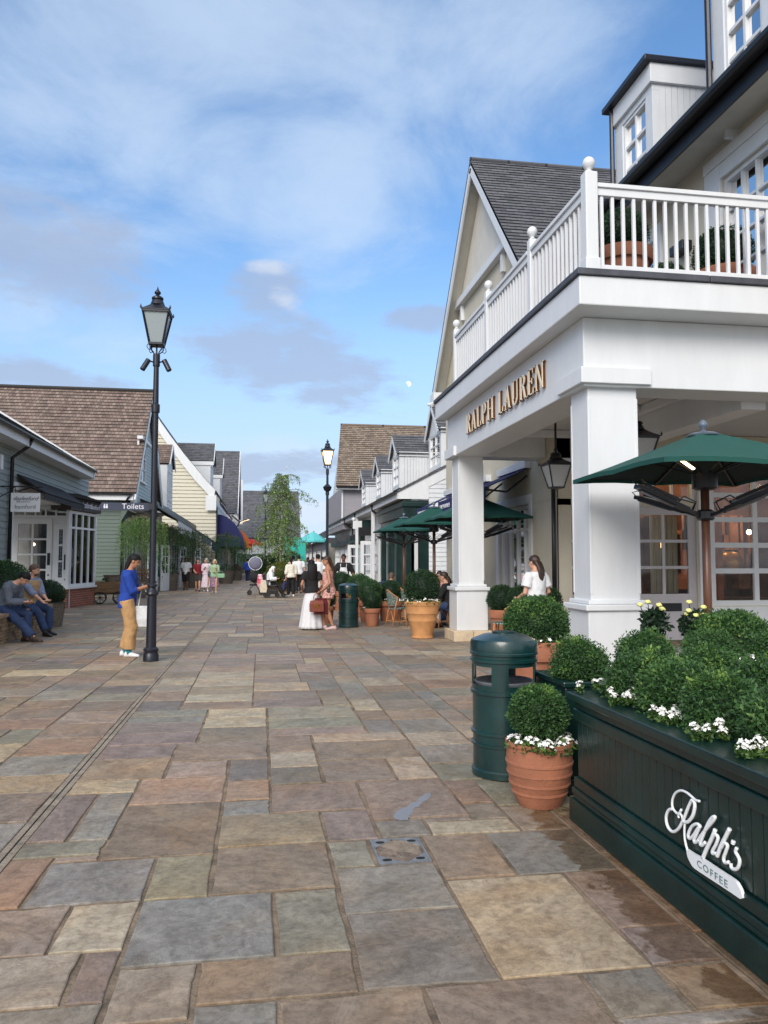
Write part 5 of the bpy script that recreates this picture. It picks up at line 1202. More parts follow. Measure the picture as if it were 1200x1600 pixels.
# ------------------------------------------------------------------ litter bins
binm = M('bin_green', hexc(12, 50, 50), .34, .3, 4, .05, 60, coat=.35)
def litter_bin(x, y, label, rz=0.0):
    t = thing('litter_bin', label, 'bin', (x, y, 0), rz, 'green litter bins')
    mb = MB(); mb.lathe([(.225, 0), (.24, .01), (.24, .05), (.23, .06), (.23, .22), (.243, .225), (.243, .24), (.23, .245), (.23, .30), (.243, .305), (.243, .325), (.23, .33), (.232, .585), (.246, .59), (.246, .615), (.235, .62), (.235, .655), (.222, .655), (.222, .4)], 40, caps=False)
    mb.lathe([(.001, .02), (.224, .02)], 24, caps=False); mb.build('bin_body', binm, t, autosmooth=30)
    mb = MB(); mb.lathe([(.218, .45), (.215, .66), (.225, .675), (.215, .68), (.208, .66), (.21, .42), (.001, .41)], 24, caps=False); mb.build('bin_liner', M('liner_plastic', hexc(92, 94, 100), .35, .2, 8, .3, 40), t, smooth=True)
    for k in range(4):
        a = math.pi/4+k*HP; mb = MB()
        for q in range(6):
            a0, a1 = a-.26+q*.52/6, a-.26+(q+1)*.52/6
            for (ra, rb) in ((.222, .236),):
                mb.hexa([(ra*math.cos(a0), ra*math.sin(a0), .65), (rb*math.cos(a0), rb*math.sin(a0), .65), (rb*math.cos(a1), rb*math.sin(a1), .65), (ra*math.cos(a1), ra*math.sin(a1), .65),
                         (ra*math.cos(a0), ra*math.sin(a0), .80), (rb*math.cos(a0), rb*math.sin(a0), .80), (rb*math.cos(a1), rb*math.sin(a1), .80), (ra*math.cos(a1), ra*math.sin(a1), .80)])
        mb.build('hood_post', binm, t)
    mb = MB(); mb.lathe([(.222, .79), (.236, .79), (.236, .815), (.248, .82), (.248, .84), (.238, .845), (.238, .865), (.25, .87), (.25, .885), (.246, .89), (.246, .955), (.236, .975), (.15, 1.01), (.085, 1.02), (.085, 1.03), (.001, 1.03)], 40, caps=False)
    mb.lathe([(.222, .79), (.222, .93), (.001, .95)], 24, caps=False); mb.build('bin_hood', binm, t, autosmooth=30)
    return t
nb = litter_bin(1.775, 5.51, 'green litter bin with open sides standing nearest, behind the small terracotta pot', .35)
g = at(546, 981, Z=0); copy_tree(nb, (g.x, g.y+.2, 0), 1.2, 'green litter bin beside the woman in the floral playsuit')
# ------------------------------------------------------------------ box balls, flowers and terracotta pots
boxl = leaf_mat('box_leaves', hexc(36, 62, 40), hexc(76, 114, 60), hexc(158, 188, 92))
boxd = leaf_mat('dark_box_leaves', hexc(28, 50, 34), hexc(52, 84, 48), hexc(92, 124, 66))
petal = M('white_petals', hexc(236, 236, 232), .6, .04, 30)
leafy = leaf_mat('bedding_leaves', hexc(34, 58, 30), hexc(62, 96, 44), hexc(110, 138, 66))
terra = M('terracotta', hexc(158, 102, 76), .8, .14, 5, .25, 50); terra2 = M('pale_terracotta', hexc(196, 142, 92), .8, .14, 5, .25, 50)
soil = M('soil', hexc(52, 40, 30), .95, .3, 20, .6, 60)
def pot_profile(kind, r, h):
    if kind == 'ribbed':
        P = [(.62, 0), (.64, .02), (.72, .10), (.80, .20), (.83, .205), (.83, .235), (.81, .24), (.88, .34), (.91, .345), (.91, .375), (.89, .38), (.94, .50), (.97, .505), (.97, .535), (.95, .54), (.97, .66), (1.0, .665), (1.0, .70), (.975, .71), (.965, .93), (1.0, .94), (1.0, 1.0), (.90, 1.0), (.89, .86)]
    elif kind == 'banded':
        P = [(.56, 0), (.58, .01), (.58, .05), (.55, .06), (.56, .09), (.74, .45), (.755, .46), (.765, .50), (.76, .51), (.83, .66), (.85, .67), (.855, .71), (.85, .72), (.93, .87), (.95, .875), (1.0, .93), (1.0, .98), (.98, 1.0), (.90, 1.0), (.88, .9)]
    else:
        P = [(.68, 0), (.70, .02), (.86, .74), (.88, .74), (.97, .75), (1.0, .80), (1.0, .97), (.98, 1.0), (.90, 1.0), (.88, .9)]
    return [(q*r, z*h) for q, z in P]
BALL = {}
def box_ball(parent, key, loc, r, n, size, mat, seed):
    k = (key,)
    o = None
    if k in BALL:
        o = bpy.data.objects.new('box_ball', BALL[k]); C.objects.link(o); o.parent = parent
    else:
        o = topiary_mesh('box_ball', n, 1.0, size, seed, mat, parent=parent); BALL[k] = o.data
    o.location = loc; o.scale = (r, r, r*.97); o.rotation_euler = (0, 0, seed*1.7)
    return o
def flowers(parent, R, z, count, rng_seed, r=.018, arcs=None, leaf=True, name='white_flowers'):
    rg = random.Random(rng_seed); sp = []
    arcs = arcs or [(0, 6.283)]
    for k in range(count):
        a0, a1 = arcs[k % len(arcs)]; a = rg.uniform(a0, a1)
        sp.append(((R*math.cos(a)*rg.uniform(.8, 1.05), R*math.sin(a)*rg.uniform(.8, 1.05), z+rg.uniform(-.01, .02)), R*.28, 9, R*.14))
    mb = flower_mb(0, sp, rng_seed, r); o = mb.build(name, petal, parent)
    if leaf:
        rng = np.random.default_rng(rng_seed); P = []
        for c, spr, _, _ in sp:
            m_ = 70; a = rng.random(m_)*6.283; q = np.sqrt(rng.random(m_))*spr*1.15
            P.append(np.stack([c[0]+q*np.cos(a), c[1]+q*np.sin(a), c[2]-.015+R*.12*(1-(q/spr)**2)-.03*rng.random(m_)], axis=1))
        P = np.concatenate(P); nr = np.zeros_like(P); nr[:, 2] = 1
        quads_mesh('bedding_foliage', leaf_quads(P, nr, r*1.7, rng, lean=.3, aspect=.6), rng.random(len(P)), leafy, parent)
    return o
def potted_ball(x, y, r, h, kind, br, label, mat=terra, key='far', n=1500, size=.1, fl=8, seed=1, bmat=boxl, flr=.018, arcs=None, rise=.72, group='terracotta pots with clipped box balls'):
    t = thing('potted_box_ball', label, 'potted plant', (x, y, 0), seed*.7, group)
    mb = MB(); mb.lathe(pot_profile(kind, r, h), 36, caps=False); mb.lathe([(.001, .01), (r*.6, .01)], 20, caps=False); mb.build('pot', mat, t, autosmooth=35)
    mb = MB(); mb.lathe([(.001, h*.93), (r*.9, h*.9)], 24, caps=False); mb.build('soil', soil, t)
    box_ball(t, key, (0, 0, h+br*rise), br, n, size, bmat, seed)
    if fl: flowers(t, r*.86, h*1.0, fl, seed, flr, arcs)
    return t
potted_ball(1.775, 4.80, .215, .40, 'ribbed', .182, 'small ribbed terracotta pot with box ball and white flowers against the green trough', key='near', n=9000, size=.125, fl=22, seed=2, flr=.0165, rise=.95)
potted_ball(2.80, 7.62, .36, .74, 'plain', .325, 'terracotta pot with wide box dome and white flowers behind the near bin', key='near2', n=14000, size=.085, fl=34, seed=3, flr=.021, rise=.4)
g = at(665, 999, Z=0); potted_ball(g.x, g.y+.3, .375, .74, 'banded', .37, 'large pale banded terracotta pot with box ball beside the white column', mat=terra2, key='mid', n=6000, size=.09, fl=16, seed=4, bmat=boxd, flr=.022)
g = at(583, 979, Z=0); potted_ball(g.x, g.y+.2, .21, .42, 'plain', .235, 'small plain terracotta pot with dark box ball right of the far bin', key='mid2', n=5000, size=.1, fl=6, seed=5, bmat=boxd, flr=.022)
potted_ball(3.32, 19.7, .36, .52, 'plain', .31, 'wide terracotta pot with box ball behind the bistro chair', key='mid', fl=5, seed=6, flr=.02, bmat=boxd)
potted_ball(2.72, 19.4, .3, .55, 'plain', .32, 'terracotta pot with bright green box ball behind the far bin', key='mid3', n=5000, size=.09, fl=0, seed=7)
potted_ball(2.75, 21.6, .34, .55, 'plain', .38, 'terracotta pot with broad box ball farther behind the far bin', key='mid3', fl=6, seed=8)
potted_ball(3.6, 22.6, .26, .5, 'plain', .26, 'terracotta pot with box ball beside the seated man in navy', key='mid2', fl=4, seed=9)
potted_ball(1.62, 19.3, .22, .42, 'plain', .24, 'small terracotta pot with box ball behind the woman in the floral playsuit', key='mid2', fl=5, seed=10)
potted_ball(2.5, 24.2, .3, .6, 'plain', .36, 'terracotta pot with box ball by the waiter in the apron', key='mid', fl=0, seed=11)
potted_ball(4.75, 13.6, .28, .6, 'plain', .30, 'dark box ball in a pot on the porch left of the woman in white', key='mid', fl=0, seed=12, bmat=boxd)
potted_ball(5.1, 13.3, .26, .62, 'plain', .27, 'dark box ball in a pot under the cream wall window', key='mid2', fl=4, seed=13, bmat=boxd, flr=.02)
potted_ball(4.55, 14.2, .26, .62, 'plain', .28, 'dark box ball in a pot just right of the far white column', key='mid2', fl=0, seed=14, bmat=boxd)
potted_ball(4.35, 18.7, .26, .35, 'plain', .26, 'dark box ball in a pot behind the diners', key='mid', fl=0, seed=15, bmat=boxd)
p = at(1145, 1100, Y=6.0); potted_ball(p.x, 6.0, .3, .52, 'plain', .36, 'large dark loose box bush behind the green trough near the parasol pole', key='near2', fl=6, seed=16, bmat=boxd, flr=.02)
# pots on the balcony
for i, (px, Y, br, lb) in enumerate(((971, 8.9, .22, 'potted box bush on the balcony next to the corner post'), (1040, 9.6, .2, 'small box ball on the balcony behind the front railing'), (1130, 9.3, .25, 'wide terracotta pot with low box bush on the balcony'), (1192, 9.0, .24, 'terracotta pot with box bush on the balcony at the photo edge'))):
    p = at(px, 420, Y=Y); t = potted_ball(p.x, Y, .26 if i != 1 else .16, .42 if i != 1 else .22, 'plain', br, lb, key='mid', fl=0, seed=20+i, bmat=boxd, group='box plants on the balcony'); t.location.z = 4.80
    t.scale = (1.5,)*3
# ------------------------------------------------------------------ green trough with script lettering
t = thing('planter_trough', 'long dark green panelled trough with white Ralph\'s Coffee script in the foreground', 'planter')
TX, TY0, TY1, TZ = 1.86, 1.7, 4.46, .76
mb = MB(); X1 = TX+.9
mb.box(TX+.03, X1-.03, TY0, TY1-.03, .12, .71); o = mb.build('trough_core', dgreen, t)
ft = XR(TX+.03); mb = MB(); y = TY0
while y < TY1-.04: mb.fbox(ft, y, min(y+.068, TY1-.03), .27, .60, .0, .009); y += .072
mb.build('beadboard_panel', dgreen, t, bevel=.003)
mb = MB(); mb.box(TX+.002, X1, TY0, TY1, .60, .665); mb.box(TX+.012, X1-.01, TY0, TY1-.01, .665, .715); mb.box(TX-.025, X1+.02, TY0, TY1+.025, .715, TZ); mb.build('rim', dgreen, t, bevel=.008)
mb = MB(); mb.box(TX+.004, X1, TY0, TY1, .2, .262); mb.box(TX-.008, X1, TY0, TY1+.008, .165, .2); mb.box(TX-.02, X1+.01, TY0, TY1+.02, .0, .135); mb.box(TX-.002, X1, TY0, TY1+.002, .135, .165); mb.build('base_moulding', dgreen, t, bevel=.008)
mb = MB(); mb.box(TX-.03, TX-.026, TY0, TY1, .70, .70001); 
mb = MB(); mb.box(TX+.1, X1-.1, TY0, TY1-.1, .70, .735); mb.build('soil', soil, t)
LP = TX+.012
def lp(cx, cy, d=0.0):
    p = at(1020+.15*cx, 1200+.15*cy, X=LP); return Vector((LP-d, p.y, p.z))
def smooth_path(pts, k=6):
    out = []
    for i in range(len(pts)-1):
        a, b, c_, d = pts[max(i-1, 0)], pts[i], pts[i+1], pts[min(i+2, len(pts)-1)]
        for s in range(k):
            u = s/k; out.append(tuple(.5*((2*b[j])+(c_[j]-a[j])*u+(2*a[j]-5*b[j]+4*c_[j]-d[j])*u*u+(3*b[j]-a[j]-3*c_[j]+d[j])*u**3) for j in range(2)))
    out.append(pts[-1]); return out
strokes = [([(515, 345), (470, 330), (430, 295), (380, 255), (320, 234), (265, 258), (232, 325), (230, 400), (255, 448), (295, 475), (325, 430)], .8), ([(235, 425), (192, 437), (166, 500), (172, 580), (202, 640), (245, 663), (295, 630), (330, 570), (365, 490), (400, 400), (432, 335)], 1.0),
 ([(432, 335), (460, 352), (464, 410), (446, 490), (410, 545), (378, 563), (345, 556)], 1.1), ([(300, 520), (292, 495), (310, 478), (330, 500), (335, 540)], .7), ([(362, 565), (356, 650), (361, 740), (378, 820), (402, 885)], .75),
 ([(522, 605), (490, 582), (440, 602), (407, 660), (396, 712), (416, 732), (452, 700), (490, 640), (520, 600)], 1.0), ([(522, 600), (482, 690), (457, 750), (472, 774), (512, 745)], 1.0), ([(500, 752), (545, 685), (610, 605), (660, 545), (677, 508), (650, 512), (612, 562), (572, 650), (537, 740), (522, 788), (542, 803), (575, 772)], 1.0),
 ([(680, 640), (640, 740), (590, 840), (550, 935)], 1.2), ([(640, 738), (680, 695), (708, 722), (690, 790), (652, 860), (652, 888), (690, 888)], 1.0), ([(830, 632), (790, 712), (740, 812), (698, 920)], 1.2), ([(738, 832), (775, 785), (808, 805), (790, 870), (767, 940), (782, 983), (822, 978)], 1.0),
 ([(870, 758), (864, 788)], 1.25), ([(905, 830), (892, 872), (915, 912), (934, 962), (925, 1020), (895, 1053), (852, 1040), (842, 992)], 1.0)]
scr = M('sign_white_gloss', hexc(232, 236, 238), .35, .02)
mb = MB()
for pts, wd in strokes: mb.tube([lp(*q, d=.012) for q in smooth_path(pts)], .0072*wd, 8)
sgn = mb.build('script_lettering', scr, t, smooth=True)
mb = MB(); ban = smooth_path([(385, 842), (450, 885), (540, 935), (700, 1042), (880, 1160), (928, 1215), (962, 1290), (972, 1352)], 4)+smooth_path([(955, 1362), (800, 1258), (600, 1128), (470, 1040), (430, 985), (400, 920), (385, 842)], 4)[:-1]
mb.prism([lp(*q, d=.004) for q in ban], (-.014, 0, 0)); mb.build('banner', scr, sgn)
a, b = lp(505, 985), lp(825, 1215); fq = XR(LP-.0185)
wd_ = a.y-b.y; me = text_mesh('COFFEE', .075, ext=.0008, space=1.25); me.materials.append(M('pale_lettering', hexc(112, 132, 134), .5, .02))
xs = [v.co.x for v in me.vertices]; kx = wd_/(max(xs)-min(xs)); sl_ = (b.z-a.z)/(-wd_)
for v in me.vertices:
    X, Yv = v.co.x*kx, v.co.y*.55; yy = (a.y+b.y)/2-X; v.co = (LP-.0195-v.co.z, yy, (a.z+b.z)/2+(b.z-a.z)*X/wd_+Yv)
o = bpy.data.objects.new('coffee_lettering', me); C.objects.link(o); o.parent = sgn
# shrubs and bedding in the trough and in the one behind it
t2 = thing('planter_trough', 'second dark green trough mostly hidden behind the foreground trough', 'planter')
mb = MB(); mb.box(2.02, 4.1, 4.95, 5.5, .1, .7); mb.box(2.0, 4.12, 4.93, 5.52, .7, .74); mb.box(2.0, 4.12, 4.93, 5.52, 0, .1); mb.build('trough_core', dgreen, t2, bevel=.01)
MB().box(2.08, 4.04, 5.0, 5.45, .71, .745).build('soil', soil, t2)
shr = {}
def shrub(x, y, z, r, key, n, label, group, seed):
    if key in shr:
        o = bpy.data.objects.new('box_shrub', shr[key]); C.objects.link(o)
    else:
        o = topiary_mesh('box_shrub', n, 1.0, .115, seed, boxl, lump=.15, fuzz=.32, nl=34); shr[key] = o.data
    o.location = (x, y, z-.045); o.scale = (r*.8, r*.8, r*.77); o.rotation_euler.z = seed*2.1
    return tag(o, label, 'shrub', group)
G1 = 'clipped box shrubs in the foreground troughs'
for i, (x, y, z, r, lb) in enumerate(((2.16, 4.18, .88, .235, 'box shrub at the far end of the foreground trough'), (2.2, 3.80, .87, .24, 'box shrub second from the far end of the foreground trough'), (2.2, 3.40, .85, .245, 'box shrub in the middle of the foreground trough above the flowers'),
    (2.22, 2.98, .86, .25, 'box shrub of the foreground trough above the script lettering'), (2.24, 2.55, .86, .25, 'box shrub at the near end of the foreground trough cut by the photo edge'),
    (2.58, 4.15, .9, .24, 'box shrub in the back row of the foreground trough at its far end'), (2.6, 3.7, .88, .25, 'box shrub in the back row in the middle of the foreground trough'), (2.6, 3.2, .88, .25, 'box shrub in the back row near the photo edge'),
    (2.2, 5.12, .87, .22, 'box shrub at the left end of the second trough beside the litter bin'), (2.72, 5.2, .9, .23, 'box shrub in the second trough below the first yellow rose'), (3.25, 5.2, .88, .24, 'box shrub in the second trough below the terracotta rose pot'), (3.8, 5.25, .86, .24, 'box shrub at the right end of the second trough'))):
    shrub(x, y, z, r, 'ab'[i % 2], 13000, lb, G1, i+1)
for i, (px, py, lb) in enumerate(((925, 1078, 'white flower clump at the far corner of the foreground trough'), (972, 1098, 'white flower clump by the second shrub of the foreground trough'), (1040, 1122, 'white flower clump in the middle of the foreground trough'), (1105, 1152, 'white flower clump above the script lettering'), (1190, 1188, 'white flower clump at the right edge of the foreground trough'))):
    p = at(px, py, X=1.97); k = thing('flower_clump', lb, 'flowers', (1.97, p.y, .765), 0, 'white bedding flowers in the trough')
    flowers(k, .07, .045, 6, 40+i, .012)
p = at(1160, 1025, Y=5.05); k = thing('flower_clump', 'white flower clump between the second trough and the dark bush', 'flowers', (p.x, 5.05, p.z-.05), 0, 'white bedding flowers in the trough'); flowers(k, .07, .03, 5, 51, .014)
# bistro table with two potted yellow roses
def round_table(x, y, r, label, mat=None):
    t = thing('bistro_table', label, 'table', (x, y, 0), group='round tables of the café terrace')
    MB().lathe([(r-.01, .72), (r, .725), (r, .745), (r-.005, .75)], 32).build('tabletop', mat or M('marble_top', hexc(186, 184, 180), .3, .12, 4), t)
    MB().lathe([(.22, 0), (.22, .015), (.04, .04), (.03, .08), (.03, .72)], 16).build('pedestal', blackm, t); return t
round_table(3.66, 6.35, .36, 'round table near the parasol holding two pots of yellow roses')
rosep = M('yellow_petals', hexc(226, 222, 140), .6, .06, 20); rosel = leaf_mat('rose_leaves', hexc(20, 36, 26), hexc(34, 58, 40), hexc(60, 84, 56))
for (px, yy, s, lb) in ((1024, 6.5, 1.0, 'pot of pale yellow roses in front of the letterbox door'), (1085, 6.25, 1.05, 'terracotta pot of larger yellow roses beside the parasol pole')):
    p = at(px, 990, Y=yy); t = thing('potted_rose', lb, 'potted plant', (p.x, yy, .752), 0, 'pots of yellow roses')
    MB().lathe(pot_profile('plain', .085, .13), 24, caps=False).build('pot', terra, t, autosmooth=35)
    rng = np.random.default_rng(int(px)); m_ = 420; d = rng.normal(size=(m_, 3)); d /= np.linalg.norm(d, axis=1)[:, None]
    pos = d*(rng.random(m_)**.4)[:, None]*np.array([.12, .12, .12])+np.array([0, 0, .24])
    quads_mesh('foliage', leaf_quads(pos, d, .05, rng, lean=.5, aspect=.65), rng.random(m_), rosel, t)
    mb = MB(); mb2 = MB(); rg = random.Random(px)
    for k in range(6):
        a = k*1.05+rg.random()*.4; q = rg.uniform(.05, .14); c_ = Vector((q*math.cos(a), q*math.sin(a), .37+rg.uniform(-.06, .06)))
        mb2.tube([(0, 0, .12), (c_.x*.6, c_.y*.6, .25), c_], .004, 5)
        for j in range(9):
            b = j*2.4; rr = .012+.0022*j; n_ = Vector((math.cos(b), math.sin(b), .55)).normalized()
            mb.ball((c_.x+math.cos(b)*rr*.6, c_.y+math.sin(b)*rr*.6, c_.z+.008-.0018*j), .017, .017, .013, 7, 4)
    mb2.build('stems', rosel, t); mb.build('rose_blooms', rosep, t, smooth=True)
# ------------------------------------------------------------------ parasols with heaters
canv = M('green_canvas', hexc(13, 76, 68), .8, .08, 10, .15, 200); mahog = M('mahogany', hexc(96, 62, 46), .4, .25, 5, stretch=(8, 8, 1))
steel = M('brushed_steel', hexc(150, 152, 156), .35, .1, 20, metal=.7)
strip = emit_mat('warm_strip', (1, .66, .36), 3.2); stripw = emit_mat('white_strip', (1, .93, .84), 5.0)
def parasol(x, y, half, ze, za, label, sm, heaters=True):
    t = thing('parasol', label, 'parasol', (x, y, 0), group='green square parasols with heaters')
    mb = MB(); mb.tube([(0, 0, .06), (0, 0, ze-.12)], .042, 14); mb.build('pole', mahog, t, smooth=True)
    MB().lathe([(.3, 0), (.3, .05), (.06, .07), (.055, .2)], 20).build('base', blackm, t, autosmooth=40)
    mb = MB(); N = 8; rim = []
    for k in range(8):
        a = math.pi/4*k; rr = half*(math.sqrt(2) if k % 2 else 1.0); rim.append(Vector((rr*math.cos(a), rr*math.sin(a), ze)))
    rings = []
    for j in range(7):
        f = j/6; ring = []
        for k in range(8):
            p, q = rim[k], rim[(k+1) % 8]
            for s in range(4):
                e = p.lerp(q, s/4); sag = math.sin(math.pi*s/4)
                e = Vector((e.x*(1-.02*sag), e.y*(1-.02*sag), 0))
                r_ = .06+(1-.06)*f
                ring.append((e.x*r_, e.y*r_, ze+(za-ze)*(1-f)**1.08-.02*sag*(f*(1-f)*2)+.02*sag*f*f))
        rings.append(ring)
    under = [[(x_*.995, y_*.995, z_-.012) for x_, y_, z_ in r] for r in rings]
    mb.loft(rings, caps=False)
    hem = [[(p[0], p[1], p[2]) for p in rings[-1]], [(p[0]*1.0, p[1]*1.0, p[2]-.045) for p in rings[-1]]]; mb.loft(hem, caps=False)
    cn_ = mb.build('canopy', canv, t, autosmooth=25); MB().loft(under, caps=False).build('shaded_underside', M('underside_shade', hexc(12, 36, 36), .9, .1, 8), cn_)  # underside shell coloured dark to stand in for the shade beneath the canopy
    mb = MB()
    for k in range(8): e = rim[k]*.985; mb.beam((e.x*.07, e.y*.07, za-.06), (e.x, e.y, ze-.03), .022, .018); h_ = rim[k]*.45; mb.beam((0, 0, ze-.06), (h_.x, h_.y, ze+(za-ze)*.55-.05), .016, .014)
    mb.build('ribs', blackm, t)
    mb = MB(); mb.lathe([(.16, za-.035), (.165, za-.02), (.12, za), (.04, za+.015), (.02, za+.03), (.02, za+.04), (.045, za+.07), (.047, za+.09), (.03, za+.12), (.005, za+.14)], 18); mb.build('finial', M('grey_finial', hexc(92, 104, 118), .4), t, autosmooth=40)
    mb = MB(); mb.lathe([(.125, ze-.02), (.125, ze-.17), (.08, ze-.19)], 20); mb.build('control_hub', blackm, t)
    if heaters:
        hz = ze-.45; mb = MB(); mb.lathe([(.07, hz-.05), (.09, hz-.03), (.09, hz+.04), (.06, hz+.06)], 12); mb.build('heater_ring', blackm, t)
        for k in range(4):
            a = k*HP+R_(18); c, s_ = math.cos(a), math.sin(a); d = Vector((c, s_, .30))
            mb = MB(); p0 = Vector((c*.08, s_*.08, hz)); sd_ = Vector((-s_, c, 0))
            mb.beam(p0, p0+d*.28, .03, .03); mb.beam(p0+d*.18, p0+d*.86, .075, .04); mb.beam(p0+d*.3+Vector((0, 0, .06)), p0+d*.74+Vector((0, 0, .055)), .03, .03)
            mb.tube([p0+d*.1+Vector((0, 0, .02)), p0+d*.05+Vector((0, 0, .12)), p0+d*.22+Vector((0, 0, .12)), p0+d*.3+Vector((0, 0, .05))], .007, 5)
            mb.tube([p0+d*.84, p0+d*.92+Vector((0, 0, .04)), p0+d*.8+Vector((0, 0, .09)), p0+d*.7+Vector((0, 0, .06))], .007, 5)
            ha = mb.build('heater_arm', blackm, t)
            mb = MB(); mb.beam(p0+d*.36-Vector((0, 0, .03)), p0+d*.82-Vector((0, 0, .03)), .045, .012); mb.build('heater_tube', M('heater_grille', hexc(84, 86, 90), .4, .2, 20, metal=.5), ha)
    for a in sm:
        mb = MB(); c, s_ = math.cos(a), math.sin(a); mb.beam((c*.16, s_*.16, ze+.02), (c*.42, s_*.42, ze+(za-ze)*.45-.05), .03, .016); mb.build('light_strip', strip if len(sm) == 1 else stripw, t)
    return t
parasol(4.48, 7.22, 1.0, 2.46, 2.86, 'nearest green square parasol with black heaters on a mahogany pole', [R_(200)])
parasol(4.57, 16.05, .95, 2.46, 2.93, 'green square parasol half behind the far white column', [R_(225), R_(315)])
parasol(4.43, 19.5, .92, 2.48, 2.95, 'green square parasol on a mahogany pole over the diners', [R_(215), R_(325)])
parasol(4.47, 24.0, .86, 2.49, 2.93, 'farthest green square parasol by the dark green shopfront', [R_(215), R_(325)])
# ------------------------------------------------------------------ café chairs and tables
bamb = M('bamboo', hexc(186, 130, 84), .5, .2, 10); cane = roof_mat('woven_cane', [hexc(60, 82, 76), hexc(120, 140, 130), hexc(186, 196, 186), hexc(90, 112, 104)], .03, .03, mortar=hexc(40, 60, 56), bump=.4)
def bistro_chair(x, y, rz, label):
    t = thing('bistro_chair', label, 'chair', (x, y, 0), rz, 'woven bistro chairs of the café terrace')
    mb = MB(); rings = []
    top = [(.22*math.cos(2*math.pi*k/20), .21*math.sin(2*math.pi*k/20)) for k in range(20)]
    mb.add([(a, b, .45) for a, b in top]+[(a, b, .42) for a, b in top], [tuple(range(20)), tuple(range(39, 19, -1))]+[(k, (k+1) % 20, 20+(k+1) % 20, 20+k) for k in range(20)], [[(a, b) for a, b in top], [(a, b) for a, b in top]]+[[(k*.07, 0), (k*.07+.07, 0), (k*.07+.07, .03), (k*.07, .03)] for k in range(20)])
    mb.build('seat', cane, t)
    mb = MB(); n = 12
    for k in range(n):
        a0, a1 = R_(200+140*k/n), R_(200+140*(k+1)/n); zt = lambda a: .86-.20*abs(math.sin((a-R_(270))*.9))**1.6; r0, r1 = .215, .25
        mb.add([(r0*math.cos(a0), r0*math.sin(a0), .50), (r0*math.cos(a1), r0*math.sin(a1), .50), (r1*math.cos(a1), r1*math.sin(a1), zt(a1)), (r1*math.cos(a0), r1*math.sin(a0), zt(a0))], [(0, 1, 2, 3)], [[(k*.055, 0), (k*.055+.055, 0), (k*.055+.055, .35), (k*.055, .35)]])
    bk = mb.build('backrest', cane, t); sm_ = bk.modifiers.new('s', 'SOLIDIFY'); sm_.thickness = .012
    mb = MB(); mb.tube([(.25*math.cos(a), .25*math.sin(a), .865-.20*abs(math.sin((a-R_(270))*.9))**1.6) for a in [R_(195+150*k/16) for k in range(17)]], .014, 8); mb.build('back_rail', bamb, t, smooth=True)
    for sx in (-1, 1):
        mb = MB(); mb.tube([(sx*.20, .16, .0), (sx*.17, .13, .44)], .014, 8); mb.build('leg', bamb, t, smooth=True)
        mb = MB(); mb.tube([(sx*.21, -.20, .0), (sx*.18, -.13, .44), (sx*.235, -.09, .68)], .014, 8); mb.build('leg', bamb, t, smooth=True)
    mb = MB()
    for (a, b) in (((-.19, .15, .14), (.19, .15, .14)), ((-.2, -.18, .14), (.2, -.18, .14)), ((-.2, -.18, .14), (-.19, .15, .14)), ((.2, -.18, .14), (.19, .15, .14)), ((-.19, .15, .14), (0, .13, .40)), ((.19, .15, .14), (0, .13, .40)), ((-.2, -.18, .14), (0, -.15, .40)), ((.2, -.18, .14), (0, -.15, .40))): mb.tube([a, b], .009, 6)
    mb.build('stretcher', bamb, t); return t
g = at(618, 980, Z=0)
ch = bistro_chair(g.x+.05, g.y+.1, R_(-75), 'woven green bistro chair with bamboo legs beside the pale pot')
for (x, y, rz, lb) in ((4.32, 13.4, R_(60), 'dark woven bistro chair between the column and the woman in white'), (4.75, 12.95, R_(-100), 'woven bistro chair behind the box dome on the porch'), (3.72, 19.1, R_(-90), 'woven bistro chair under the man in the navy shirt'), (4.1, 17.6, R_(-60), 'woven bistro chair of the woman in the patterned top'), (5.0, 18.6, R_(90), 'woven bistro chair of the woman in sunglasses'), (4.9, 17.4, R_(60), 'woven bistro chair of the dark haired woman by the column')):
    copy_tree(ch, (x, y, 0), rz, lb)
round_table(4.55, 18.2, .34, 'round table between the diners'); round_table(4.1, 21.0, .34, 'round table beyond the man in navy'); round_table(4.95, 13.4, .32, 'round table on the porch by the dark chairs')
# ------------------------------------------------------------------ left side: stone seat wall, baskets, cart
t = thing('stone_seat_wall', 'low rough stone wall the two men sit on', 'wall')
stn = M('rubble_stone', hexc(150, 128, 104), .9, .3, 3, .6, 40); mb = MB(); rg = random.Random(5); z = 0
SWX = -4.72
mb.box(SWX-.7, SWX-.06, 11, 18.55, 0, .5); core = mb.build('wall_core', M('mortar'), t)
mb = MB(); z = 0
while z < .46:
    h_ = rg.uniform(.05, .09); y = 11.0
    while y < 18.5:
        l = rg.uniform(.12, .34); d = rg.uniform(-.012, .022)
        mb.hexa([(SWX-.1, y+.006, z+.005), (SWX+d, y+.006+rg.uniform(0, .01), z+.005), (SWX+d+rg.uniform(-.01, .01), min(y+l, 18.55)-.006, z+.005), (SWX-.1, min(y+l, 18.55)-.006, z+.005), (SWX-.1, y+.006, z+h_-.003), (SWX+d, y+.008, z+h_-.005), (SWX+d, min(y+l, 18.55)-.008, z+h_-.003), (SWX-.1, min(y+l, 18.55)-.006, z+h_-.003)]); y += l
    x = SWX-.7
    while x < SWX-.1: l = rg.uniform(.12, .3); mb.box(x+.005, min(x+l, SWX)-.005, 18.5, 18.56+rg.uniform(-.01, .02), z+.005, z+h_-.003); x += l
    z += h_
mb.build('facing_stones', stn, t)
mb = MB(); y = 11
while y < 18.55: l = rg.uniform(.4, .7); mb.box(SWX-.72, SWX+.04, y+.005, min(y+l, 18.6)-.005, .49, .56+rg.uniform(-.004, .004)); y += l
mb.build('coping_stones', stn, t, bevel=.012)
